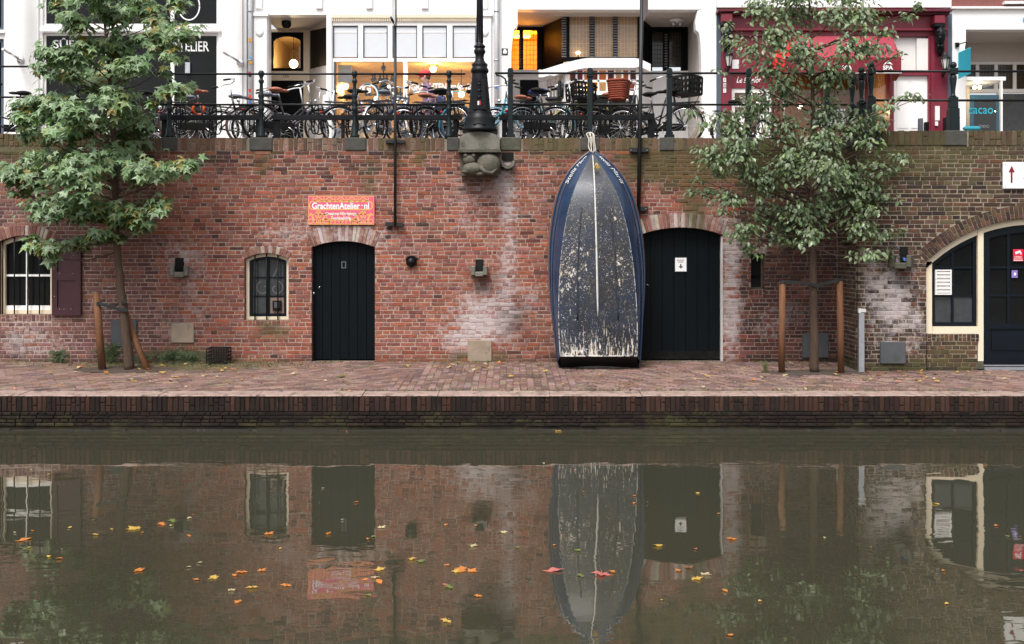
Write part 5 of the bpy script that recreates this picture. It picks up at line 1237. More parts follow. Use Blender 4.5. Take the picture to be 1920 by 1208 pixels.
pane(lbw, 1068, 1130, 178, 298, LB + .05, M_GLASSD); pane(lbw, 1130, 1193, 178, 298, LB + .05, M_GLASSD)
part('lower_bay_side', M_WHITE, h3, lambda m: (m.poly([Vector((px(x, d), d, pz(y, d))) for x, y, d in ((1060, 128, LB), (1025, 133, PB), (1025, 290, PB), (1060, 300, LB))]), m.poly([Vector((px(x, d), d, pz(y, d))) for x, y, d in ((1204, 128, LB), (1224, 136, PB), (1224, 290, PB), (1204, 300, LB))])))
room(h3, 1062, 1204, 108, 310, LB + .15, LB + 1.0, M_WARM, 'bay_room')
bb = empty('bay_pendant', P(1095, 165, LB + .5), 'round yellow pendant behind the coloured panes', 'lamp')
part('globe', M_BULB, bb, lambda m: m.ball(P(1096, 164, LB + .5), .11, 12)); part('cord', M_IRON, bb, lambda m: m.tube([P(1096, 156, LB + .5), P(1096, 128, LB + .5)], .008, 5)); point('bulb_light', P(1115, 180, LB + .3), bb, 10)
part('side_slats', M_WHITE2, h3, lambda m: [m.tube([P(x, 142, LB + .2), P(x, 240, LB + .2)], .016, 6) for x in (1030, 1036, 1042, 1048, 1054)])['kind'] = 'stuff'
part('porch_door', M_BLK, h3, lambda m: m.pbox(975, 1010, 150, 300, PB - .03, PB - .002)); part('side_door', M_WHITE2, h3, lambda m: (m.pbox(1262, 1283, 150, 300, PB - .04, PB - .001), m.pbox(1281, 1283.5, 205, 300, PB - .06, PB - .041)))
text('house_number', '183', 1272, 226, PB - .042, 5, M_INK, h3)
pc = empty('porch_light', P(1268, 35, G + 1.0), 'white twin ceiling lamp under the timbered porch', 'lamp')
part('plate', M_WHITE2, pc, lambda m: m.lathe([(.2, -.002), (.18, -.07), (.05, -.09)], Vector((px(1268, G + 1), G + 1.0, pz(18, G) - .001)), 14)); part('lamp_head', M_STEEL, pc, lambda m: (m.ball(Vector((px(1262, G + 1), G + .95, pz(18, G) - .12)), .07, 8), m.ball(Vector((px(1275, G + 1), G + .95, pz(18, G) - .12)), .07, 8)))
pq = empty('shield_plaque', P(946.5, 97, G), 'small black plaque with a white shield beside the timbered porch', 'sign')
part('plate', M_BLK, pq, lambda m: m.pbox(941, 952, 91, 102.5, G - .02, G - .001)); part('shield', M_PAPER, pq, lambda m: m.prism([(px(x, G - .022), pz(y, G)) for x, y in ((943.5, 101), (950, 101), (950.5, 97), (948.5, 92.5), (945, 92.5), (943, 97))], G - .024, G - .021))
# --- house 4: carmine restaurant front
h4 = empty('restaurant_house', (px(1565, G), G, STREET), 'carmine red restaurant front with black carved consoles and awning', 'house')
part('wall', M_WHITE, h4, lambda m: [m.pbox(a, b, c, d, G + .05, G + .35) for a, b, c, d in ((1343.2, 1785, TOPY, 14),)])
part('pilaster', M_BLUEGR, h4, lambda m: (m.pbox(1343.3, 1352, 18, GY, G - .02, G + .3), m.pbox(1777, 1785, 26, GY, G - .02, G + .3)))
part('cornice', M_REDDK, h4, lambda m: (m.pbox(1347, 1786, 17, 21, G - .32, G + .04), m.pbox(1352, 1781, 21.2, 27, G - .2, G + .04)))
part('fascia', M_REDP, h4, lambda m: (m.pbox(1352.2, 1776.8, 27.2, 52, G - .04, G + .3), m.pbox(1352.2, 1776.8, 52.2, 57, G - .1, G + .3), m.pbox(1352.2, 1776.8, 57.2, 68, G, G + .3)))
part('door_post', M_REDP, h4, lambda m: [m.pbox(a, b, 68.2, GY, G - .01, G + .3) for a, b in ((1352.2, 1372), (1448, 1462), (1668, 1676), (1741, 1776.8))] + [m.pbox(1451, 1458, 68.2, GY, G - .06, G - .011), m.pbox(1746, 1753, 68.2, GY, G - .06, G - .011)])
for x, y in ((1364, 42), (1763, 45)):
    cs = part('console', M_IRON, h4, lambda m: (m.pbox(x - 10, x + 10, y - 1, y + 4, G - .30, G - .02), m.tube([P(x, y + 6, G - .2), P(x, y + 22, G - .25), P(x, y + 38, G - .12), P(x, y + 50, G - .16), P(x, y + 60, G - .06)], [.10, .13, .09, .10, .03], 10), m.ball(P(x - 4, y + 14, G - .28), .06, 8), m.ball(P(x + 4, y + 14, G - .28), .06, 8), m.ball(P(x, y + 26, G - .32), .06, 8), m.ball(P(x - 3, y + 42, G - .25), .05, 8), m.ball(P(x + 3, y + 42, G - .25), .05, 8), m.ball(P(x, y + 34, G - .24), .05, 8)))
    part('console_block', M_REDP, cs, lambda m: m.pbox(x - 10, x + 9, y - 16, y - 2, G - .28, G - .05))
M_LGLASS = mat('lantern_glass', (.55, .55, .52, 1), .2)
for x, y, lab in ((1363, 115, 'black wall lantern beside the restaurant door'), (1769.5, 120, 'black wall lantern by the blue-grey pilaster near the turquoise sign')):
    ln = empty('wall_lantern', P(x, y, G - .3), lab, 'lantern'); d = G - .32
    part('glass', M_LGLASS, ln, lambda m: m.lathe([(.05, pz(y + 9, d)), (.10, pz(y - 9, d))], (px(x + 3, d), d, 0), 6, None, False))
    part('frame', M_IRON, ln, lambda m: ([m.tube([Vector((px(x + 3, d) + .052 * math.cos(a), d + .052 * math.sin(a), pz(y + 9, d))), Vector((px(x + 3, d) + .105 * math.cos(a), d + .105 * math.sin(a), pz(y - 9, d)))], .010, 4) for a in [(k + .5) * math.pi / 3 for k in range(6)]], m.lathe([(.12, pz(y - 9, d)), (.11, pz(y - 12, d)), (.05, pz(y - 17, d)), (.02, pz(y - 22, d))], (px(x + 3, d), d, 0), 6, None, False), m.lathe([(.055, pz(y + 13, d)), (.055, pz(y + 9, d))], (px(x + 3, d), d, 0), 6, None, False)))
    part('arm', M_IRON, ln, lambda m: m.tube([P(x + 3, y + 13, d), P(x + 1, y + 20, G - .25), P(x - 2, y + 24, G - .1), P(x - 3, y + 14, G - .03)], .025, 6))
rd = part('door', M_REDP, h4, lambda m: (m.pbox(1372.2, 1447.8, 68.2, 132, G + .06, G + .3, G), m.pbox(1372.2, 1447.8, 132, 137, G + .0, G + .3, G), m.pbox(1372.2, 1447.8, 137, 165, G + .05, G + .3, G)))
part('door_leaf', M_WHITE, rd, lambda m: [m.pbox(a, b, c, d, G + .08, G + .13, G) for a, b, c, d in ((1372.5, 1379, 165.2, GY), (1438, 1447.5, 165.2, GY), (1379, 1438, 165.2, 173), (1379, 1438, 192, 200), (1405, 1412, 173, 192), (1379, 1438, 250, GY))])
pane(rd, 1379, 1438, 172, 252, G + .11, M_GLASS); part('oval_frame', M_WHITE, rd, lambda m: m.ribbon([(px(1412 + 20 * math.cos(a * .3142), G), pz(228 + 26 * math.sin(a * .3142), G)) for a in range(21)], .12, G + .085))
part('paper', M_PAPER, rd, lambda m: m.pbox(1372.8, 1385.5, 112, 129, G + .045, G + .055)); text('lettering', 'Le Bibelot', 1404, 150, G + .046, 11, M_PAPER, rd, width=46, shear=.35, bold=.01)
for i, c in enumerate('181'):
    part('number_plate', M_PAPER, h4, lambda m: m.pbox(1356.5, 1361.5, 146 + i * 10, 154 + i * 10, G - .03, G - .012)); text('house_number', c, 1359, 150 + i * 10, G - .032, 6, M_INK, h4)
part('shop_glazing', M_GLASS, h4, lambda m: (m.pbox(1462, 1668, 70, GY, G + .10, G + .106, G),)); part('glazing_bar', M_REDP, h4, lambda m: (m.pbox(1540, 1545, 70, GY, G + .07, G + .13, G), m.pbox(1625, 1630, 70, GY, G + .07, G + .13, G)))
room(h4, 1372, 1676, 69, 327, G + .32, G + 3.2, mat('restaurant_wall', (.20, .095, .03, 1), .7, var=.4, scale=1.2), 'restaurant_room'); part('stall_riser', M_REDP, h4, lambda m: m.pbox(1462, 1668, 262, GY, G + .02, G + .09, G))
part('menu_board', M_PAPER, h4, lambda m: m.pbox(1530, 1585, 204, 238, G - .02, G + .0)); 
def mlines(m):
    for c in (1536, 1553, 1570):
        for j in range(7): m.pbox(c, c + 10, 209 + j * 3.6, 210.2 + j * 3.6, G - .0235, G - .021)
part('menu_print', M_GREYPL, h4, mlines)['kind'] = 'stuff'
for i, c in enumerate('URANT'): text('lettering', c, 1650, 148 + 12.5 * i, G + .09, 8, M_PAPER, h4)
part('oriel_wall', M_WHITE2, h4, lambda m: (m.pbox(1676.2, 1740.8, 68.2, 136, G + .12, G + .3, G), m.pbox(1720, 1740.8, 72, 136, G + .02, G + .119, G)))
part('side_door', M_WHITE, h4, lambda m: (m.pbox(1676.2, 1740.8, 142, GY, G + .06, G + .1, G), m.pbox(1683, 1704, 152, 240, G + .045, G + .0599, G), m.pbox(1711, 1734, 152, 240, G + .045, G + .0599, G))); part('door_lintel', M_REDP, h4, lambda m: m.pbox(1676.2, 1740.8, 136.2, 141.8, G - .02, G + .3, G))
part('bell_panel', M_WHITE2, h4, lambda m: (m.pbox(1753, 1762, 199, 226, G - .04, G - .012), m.pbox(1752, 1759, 228, 236, G - .04, G - .012)))
for x, y, pw in ((1420, 190, 30), (1500, 200, 40), (1600, 205, 40)):
    rl = empty('restaurant_lamp', P(x, y, G + 1.3), 'warm glowing lamp inside the carmine restaurant, %s' % {1420: 'behind its door', 1500: 'behind the menu board side', 1600: 'deep behind the awning'}[x], 'lamp')
    part('bulb', M_BULB, rl, lambda m: m.ball(P(x, y, G + 1.3), .06, 8)); part('shade', M_REDDK, rl, lambda m: m.lathe([(.05, .14), (.16, .02)], P(x, y, G + 1.3), 10)); point('bulb_light', P(x, y + 5, G + 1.1), rl, pw)
M_AWN = mat('awning_cloth', C(200, 76, 96, .5), .8, var=.08, scale=3); M_AWN2 = mat('awning_valance', C(160, 45, 62, .5), .8, var=.08, scale=3)
aw = empty('awning', P(1585, 68, G - .1), 'faded red sloping awning over the restaurant window', 'awning')
part('canopy', M_AWN, aw, lambda m: (m.quad(P(1478, 68, G - .06), P(1672, 68, G - .06), P(1690, 108, G - 1.1), P(1472, 108, G - 1.1)),))
part('valance', M_AWN2, aw, lambda m: [m.quad(P(lerp(1472, 1690, i / 22), 108, G - 1.1 + .02 * math.sin(i * 1.3)), P(lerp(1472, 1690, (i + 1) / 22), 108, G - 1.1 + .02 * math.sin(i * 1.3 + 1.3)), P(lerp(1472, 1690, (i + 1) / 22), 136, G - 1.1 + .03 * math.sin(i * 1.3 + 1.3)), P(lerp(1472, 1690, i / 22), 136, G - 1.1 + .03 * math.sin(i * 1.3))) for i in range(22)])
part('side_curtain', M_AWN2, aw, lambda m: m.poly([P(1672, 68, G - .06), P(1690, 108, G - 1.1), P(1690, 136, G - 1.1), P(1680, 152, G - .4), P(1672, 152, G - .06)]))
part('front_bar', M_PAPER, aw, lambda m: m.tube([P(1472, 137, G - 1.1), P(1690, 137, G - 1.1)], .018, 6))
text('lettering', 'SPA', 1665, 127, G - 1.14, 8, M_PAPER, aw, width=19, bold=.03); part('peak_emblem', M_PAPER, aw, lambda m: m.prism([(px(x, G - 1.14), pz(y, G - 1.14)) for x, y in ((1656, 122), (1661, 117), (1665, 114), (1669, 117), (1674, 122), (1667, 119.5), (1663, 119.5))], G - 1.145, G - 1.14))
text('lettering', 'SPA', 1588, 127, G - 1.14, 8, M_PAPER, aw, width=19, bold=.03)
um = empty('folded_parasol', P(1470, 150, G - .7), 'folded bright red parasol hanging at the awning edge', 'parasol')
part('cloth', mat('parasol_red', C(235, 40, 40, .8), .7), um, lambda m: m.lathe([(.03, 0), (.28, .35), (.22, .8), (.05, 1.15)], P(1470, 158, G - .8), 8, None, False)); part('ribs', M_PAPER, um, lambda m: [m.tube([P(1470, 158, G - .8) + Vector((.03 * math.cos(a), .03 * math.sin(a), 0)), P(1470, 158, G - .8) + Vector((.285 * math.cos(a), .285 * math.sin(a), .35))], .01, 4) for a in [k * math.pi / 4 for k in range(8)]]); part('pole', M_STEEL, um, lambda m: m.tube([P(1470, GY, G - .8), P(1470, 70, G - .8)], .02, 8))
part('bin', M_GREYPL, h4, lambda m: (m.pbox(1724, 1731, 222, 262, G - .4, G - .3),)); part('bin_dark', M_BLK, h4, lambda m: m.pbox(1735, 1742, 229, 270, G - .4, G - .3))
# --- house 5: cacao shop
h5 = empty('chocolate_shop_house', (px(1880, G), G, STREET), 'white shop front with turquoise lettering and recessed glazed entrance', 'house')
part('wall', M_WHITE, h5, lambda m: [m.pbox(a, b, c, d, G + .02, G + .32) for a, b, c, d in ((1785.2, 1811, 14.2, GY), (1811, 2010, 14.2, 55.5), (2010, 2160, 14.2, GY))])
part('band', M_WHITE, h5, lambda m: m.pbox(1785.2, 2160, 12, 16, G - .06, G + .019))
part('brick_storey', mat('upper_brick', C(150, 95, 90, .7), .9, var=.3, scale=30, stretch=(1, 1, 4)), h5, lambda m: m.pbox(1785.2, 2160, TOPY, 11.8, G + .02, G + .32)); part('window_ledge', M_WHITE, h5, lambda m: m.pbox(1884, 1960, 2, 7, G - .1, G + .015))
CD = G + 1.6
part('porch', M_CEIL, h5, lambda m: (m.box(px(1811, G), px(2010, G), G + .321, CD + .2, pz(55.5, G), pz(55.5, G) + .1), m.box(px(2010, G), px(2010, G) + .1, G + .321, CD, STREET, pz(55.5, G)), m.pbox(1790, 2000, 60, 116, CD, CD + .1)))
tw = part('transom_window', M_WHITE2, h5, lambda m: [m.pbox(a, b, c, d, CD, CD + .1) for a, b, c, d in ((1795, 2000, 116.2, 121), (1795, 2000, 167, 174), (1830, 1836, 121, 167), (1865, 1871, 121, 167), (1900, 1906, 121, 167), (1935, 1941, 121, 167), (1970, 1976, 121, 167))])
for a, b in ((1800, 1830), (1836, 1865), (1871, 1900), (1906, 1935), (1941, 1970)): leaded(tw, a, b, 121, 167, CD + .05, 5, 6, mat('brown_leaded', (.045, .03, .015, 1), .12), M_LEADD)
part('screen', M_GREYPL, h5, lambda m: m.pbox(1880, 2000, 176, 300, CD + .02, CD + .06)); part('screen_frame', M_WHITE, h5, lambda m: (m.pbox(1872, 1880, 174.2, 300, CD - .02, CD + .1), m.pbox(1795, 1815, 174.2, 300, CD - .02, CD + .1)))
BX = G + .5
vit = part('display_case', M_WHITE, h5, lambda m: [m.pbox(a, b, c, d, BX, BX + .08) for a, b, c, d in ((1812, 1886, 144, 151), (1876.5, 1880, 151, 300))] + [m.box(px(1812, BX), px(1886, BX), BX + .081, CD - .03, pz(151, BX), pz(146, BX))])
part('case_frame', M_PETROL, h5, lambda m: [m.pbox(a, b, c, d, CD - .12, CD - .04) for a, b, c, d in ((1818, 1826, 178, 300), (1868, 1878, 178, 300), (1826, 1868, 178, 188))]); part('case_back', M_GLASSD, h5, lambda m: m.pbox(1826, 1868, 188, 300, CD - .10, CD - .06)); part('case_panel', M_CREAM, h5, lambda m: m.pbox(1812, 1818, 150, 300, CD - .12, CD - .04))
pane(h5, 1813, 1876, 151, 300, BX + .04, M_GLASS, 'case_glass')
text('lettering', 'cacao', 1839, 208, BX + .03, 11, M_TEAL, h5, width=46, bold=.0); part('dot', M_BULB, h5, lambda m: m.ball(P(1866, 209, BX + .03), .015, 6)); text('lettering', 'c', 1923, 38, G + .01, 14, M_TEAL, h5, bold=.03)  # the dot is lettering, no lamp, but made to glow
text('lettering', 'ENDO', 1845, 237, CD - .105, 5, M_GREYBL, h5)
sp = empty('spotlight', P(1832, 163, G + 1.0), 'pair of small lit spotlights in the glazed shop entrance', 'lamp')
part('bar', M_STEEL, sp, lambda m: m.tube([P(1826, 157, G + 1.0), P(1840, 157, G + 1.0)], .02, 6)); part('spot', M_BULB, sp, lambda m: (m.ball(P(1827, 164, G + .95), .045, 8), m.ball(P(1837, 164, G + .95), .045, 8))); point('bulb_light', P(1832, 172, G + .9), sp, 10, (1, .8, .55))
hs = empty('hanging_sign', P(1807, 85, G - .5), 'turquoise hanging sign on a bracket beside the white shop front', 'sign')
def hsign(m):
    a, b = P(1796.5, 0, G - .9), P(1819, 0, G - .12)
    for k in (0,): m.prism([(0, 0), (0, 1), (1, 1), (1, 0)], 0, 1) if False else None
    A = [P(1796.5, 148, G - .9), P(1819, 138, G - .12), P(1819, 89, G - .12), P(1796.5, 99, G - .9)]; B = [p + Vector((.02, .01, 0)) for p in A]
    i = [m.vert(p) for p in A]; j = [m.vert(p) for p in B]; m.face(i); m.face(list(reversed(j)))
    for k in range(4): m.face([i[k], j[k], j[(k + 1) % 4], i[(k + 1) % 4]])
part('panel', M_TEAL, hs, hsign); part('bracket', M_IRON, hs, lambda m: (m.tube([P(1795, 84, G - .0), P(1812, 79, G - .5), P(1810, 92, G - .5)], .014, 6), m.pbox(1792, 1799, 80, 88, G - .03, G + .018)))
def hfn(u, q):
    a, b = P(1798, 124, G - .86), P(1818, 114.5, G - .16); p = a.lerp(b, .5 + u * .92); return p + Vector((-.012, -.01, q * .16))
text('lettering', 'cacao', 0, 0, 0, 0, M_GREYPL, hs, fn=hfn)
bn = empty('cushioned_bench', P(1822, 241, G - .3), 'rounded turquoise bench cushion before the chocolate shop entrance', 'bench')
part('cushion', mat('teal_cloth', C(60, 160, 180, .7), .9), bn, lambda m: m.tube([P(1806, 241.5, G - .3), P(1810, 241, G - .3), P(1834, 241, G - .3), P(1838, 241.5, G - .3)], [.03, .055, .055, .03], 10)); part('leg', M_BLK, bn, lambda m: (m.pbox(1808, 1811, 246, GY, G - .34, G - .28), m.pbox(1833, 1836, 246, GY, G - .34, G - .28))); part('planter_box', M_BLK, h5, lambda m: m.pbox(1778, 1800, 219, 300, G - .6, G - .3))
# ------------------------------------------------------------------ railings on the quay
def cop_z(y): return CT + .002
RD = W + .16
def post_ornate(parent, x, d, ytop, zb, mt=M_GREENIRON):
    z1 = pz(ytop, d); H = z1 - zb
    pr = [(.075, 0), (.075, .05), (.055, .08), (.06, .14), (.04, .17), (.045, .2), (.036, .24), (.036, .40), (.05, .42), (.05, .45), (.036, .47), (.045, .52), (.052, .55), (.036, .58), (.05, .61), (.05, .64), (.034, .67), (.026, .8), (.044, .83), (.044, .855), (.026, .87), (.03, .90), (.046, .93), (.05, .96), (.036, .99), (.004, 1.0)]
    return part('post', mt, parent, lambda m: m.lathe([(r, zb + h * H) for r, h in pr], (px(x, d), d, 0), 14))
def post_square(parent, x, d, ytop, zb):
    def f(m):
        cx = px(x, d); z1 = pz(ytop, d); H = z1 - zb
        for a, b, w_ in ((0, .06, .075), (.06, .10, .055), (.10, .86, .042), (.87, .90, .05), (.90, .985, .046), (.985, 1.0, .035)): m.cbox(cx - w_, cx + w_, d - w_, d + w_, zb + a * H, zb + b * H - .001, .008)
    return part('post', M_GREENIRON, parent, f)
def post_baluster(parent, x, d, ytop, zb):
    z1 = pz(ytop, d); H = z1 - zb; cx = px(x, d)
    def f(m):
        m.cbox(cx - .075, cx + .075, d - .075, d + .075, zb, zb + .34 * H, .01); m.cbox(cx - .06, cx + .06, d - .06, d + .06, zb + .34 * H, zb + .50 * H, .008)
        m.lathe([(.06, zb + .50 * H), (.035, zb + .53 * H), (.03, zb + .58 * H), (.055, zb + .76 * H), (.055, zb + .80 * H), (.035, zb + .83 * H)], (cx, d, 0), 14)
        m.cbox(cx - .06, cx + .06, d - .06, d + .06, zb + .83 * H, zb + .92 * H, .008); m.ball((cx, d, zb + .965 * H), .055, 12)
    return part('post', M_GREENIRON, parent, f)
rl1 = empty('railing', (px(600, RD), RD, CT), 'dark iron railing with turned ball-top posts before the gallery bicycles', 'railing')
for x in (145, 318, 490, 665, 842): post_ornate(rl1, x, RD, 132 if x > 200 else 121, CT + (.075 if x < 240 else 0))
for y, dy in ((139, 14), (196.5, 14)):
    part('rail', M_IRON, rl1, lambda m: m.tube([P(-190, y - dy, RD), P(110, y - dy, RD), P(318, y, RD)], .017, 8)); part('rail', M_IRON, rl1, lambda m: m.tube([P(318, y, RD), P(872, y, RD)], .017, 8))
rl2 = empty('railing', (px(1250, RD), RD, CT), 'dark green railing with square posts beside the boat bow', 'railing')
for x in (957, 1106, 1255, 1403, 1550): post_square(rl2, x, RD, 128, CT)
for y in (137.5, 196.5): part('rail', M_IRON, rl2, lambda m: m.tube([P(928, y, RD), P(1588, y, RD)], .018, 8))
part('end_scroll', M_IRON, rl2, lambda m: m.tube([P(930, 141, RD), P(940, 143, RD), P(947, 148, RD), P(950, 158, RD)], .014, 6))
RR = RW + .17
rl3 = empty('railing', (px(1790, RR), RR, CTR), 'dark iron railing with ball-topped baluster posts on the jutting wall', 'railing')
for x in (1633, 1787, 1941): post_baluster(rl3, x, RR, 118, CTR)
for y in (134, 188.5): part('rail', M_IRON, rl3, lambda m: m.tube([P(1633, y, RR), P(2060, y, RR)], .018, 8)); part('return_rail', M_IRON, rl3, lambda m: m.tube([P(1633, y, RR), Vector((px(1633, RR), W + .16, pz(y, RR)))], .018, 8))
for d in (RR + .42, RR + .85):
    X0 = 960 + px(1633, RR) * F / d; post_baluster(rl3, X0, d, 466 - (466 - 118) * RR / d, CTR - .02)
# lantern post
lpo = empty('street_lamp', P(LX, 247, LD), 'tall black cast-iron street lamp post on the carved stone corbel', 'street lamp')
prof = [(247, 33), (243, 33), (241, 31), (236, 30), (230, 28), (225, 27.5), (219, 26), (216, 22.5), (213, 23), (210, 21.5), (206, 20.5), (190, 19), (160, 16.2), (141, 14.4), (138, 14), (136, 16.5), (132, 17), (129, 15.5), (126, 14), (123, 15.2), (120, 14.6), (118, 11), (113, 8.6), (106, 7.8), (102, 8.8), (99, 10.6), (96, 10.9), (93, 9.6), (91, 8.2), (89.5, 10.6), (87, 10.8), (85, 8.5), (83, 6.4), (60, 6.1), (0, 5.4), (-120, 4.6), (-190, 4.4)]
part('column', M_IRON, lpo, lambda m: m.lathe([(r * LD / F, pz(y, LD)) for y, r in prof], (px(LX, LD), LD, 0), 20))
def flute(m):
    for k in range(10):
        a = 2 * math.pi * (k + .5) / 10; f = lambda y, r: Vector((px(LX, LD) + r * LD / F * math.cos(a), LD + r * LD / F * math.sin(a), pz(y, LD)))
        m.tube([f(80, 6.0), f(0, 5.2), f(-120, 4.4)], .009, 5)
part('fluting', M_IRON, lpo, flute)['kind'] = 'stuff'
part('door_panel', M_IRON, lpo, lambda m: (m.prism([(px(x, LD - .2), pz(y, LD - .2)) for x, y in ((887, 205), (912, 205), (909, 147), (890, 147))], LD - .195, LD - .1)))
sh_d = LD - .2
for nm, mt, x0, x1 in (('shield_white', M_PAPER, 895.5, 898.3), ('shield_red', mat('shield_red_paint', C(200, 30, 40), .5), 898.3, 901.5)): part(nm, mt, lpo, lambda m: m.prism([(px(x, sh_d), pz(y, sh_d)) for x, y in ((x0, 196.5), (x0 + .8, 197.5), (x1, 196.5), (x1, 189.5), (x0, 189.5))], sh_d - .004, sh_d))
part('relief', M_IRON, lpo, lambda m: [m.ball(P(898.5, y, LD - .195 - .0), .02 + .012 * (k % 2), 6, (1.3, .6, 1)) for k, y in enumerate((152, 158, 164, 170, 176, 182))] + [m.tube([P(888 + 2.2 * i, 234 - 3 * math.sin(math.pi * i / 10), LD - .245) for i in range(11)], .018, 6)])['kind'] = 'stuff'
# bicycle racks
BR = W + .42
def rack(x0, x1, loops, posts, label):
    r = empty('bicycle_rack', (px((x0 + x1) / 2, BR), BR, STREET), label, 'bike rack')
    part('bar', M_IRON, r, lambda m: m.cbox(px(x0, BR), px(x1, BR), BR - .025, BR + .025, pz(225.5, BR), pz(216, BR), .006))
    for x in loops:
        for dx, dd in ((0, 0), (5.5, .05)):
            def loop(m):
                zt, zb, hw = pz(195, BR), pz(251, BR), 7.0 * BR / F * (1.25 if dx else 1.0); cx = px(x + dx, BR); pts = []
                for k in range(20):
                    a = 2 * math.pi * k / 20; zz = .5 * (zt + zb) + (zt - zb) / 2 * math.copysign(abs(math.sin(a)) ** .5, math.sin(a)); pts.append((cx + hw * math.copysign(abs(math.cos(a)) ** .6, math.cos(a)), BR + .04 + dd + .28 * (zz - zb) / (zt - zb) * 0, zz))
                m.tube(pts, .011, 6, closed=True)
            part('loop', M_IRON, r, loop)
    for x, w_ in posts: part('post', M_IRON, r, lambda m: m.cbox(px(x - w_, BR), px(x + w_, BR), BR + .03, BR + .12, STREET, pz(212, BR), .008))
    return r
rack(300, 492, (330, 398, 460), ((484, 6), (306, 5)), 'black hoop bicycle rack between the star-leaved tree and the downpipe')
rack(512, 866, (590, 655, 712, 775, 845), ((518, 6.5), (642, 3), (854, 4)), 'long black hoop bicycle rack before the gallery window')
rack(936, 1222, (1000, 1068, 1130, 1190), ((1222, 6), (945, 4)), 'black hoop bicycle rack behind the rope and boat bow')

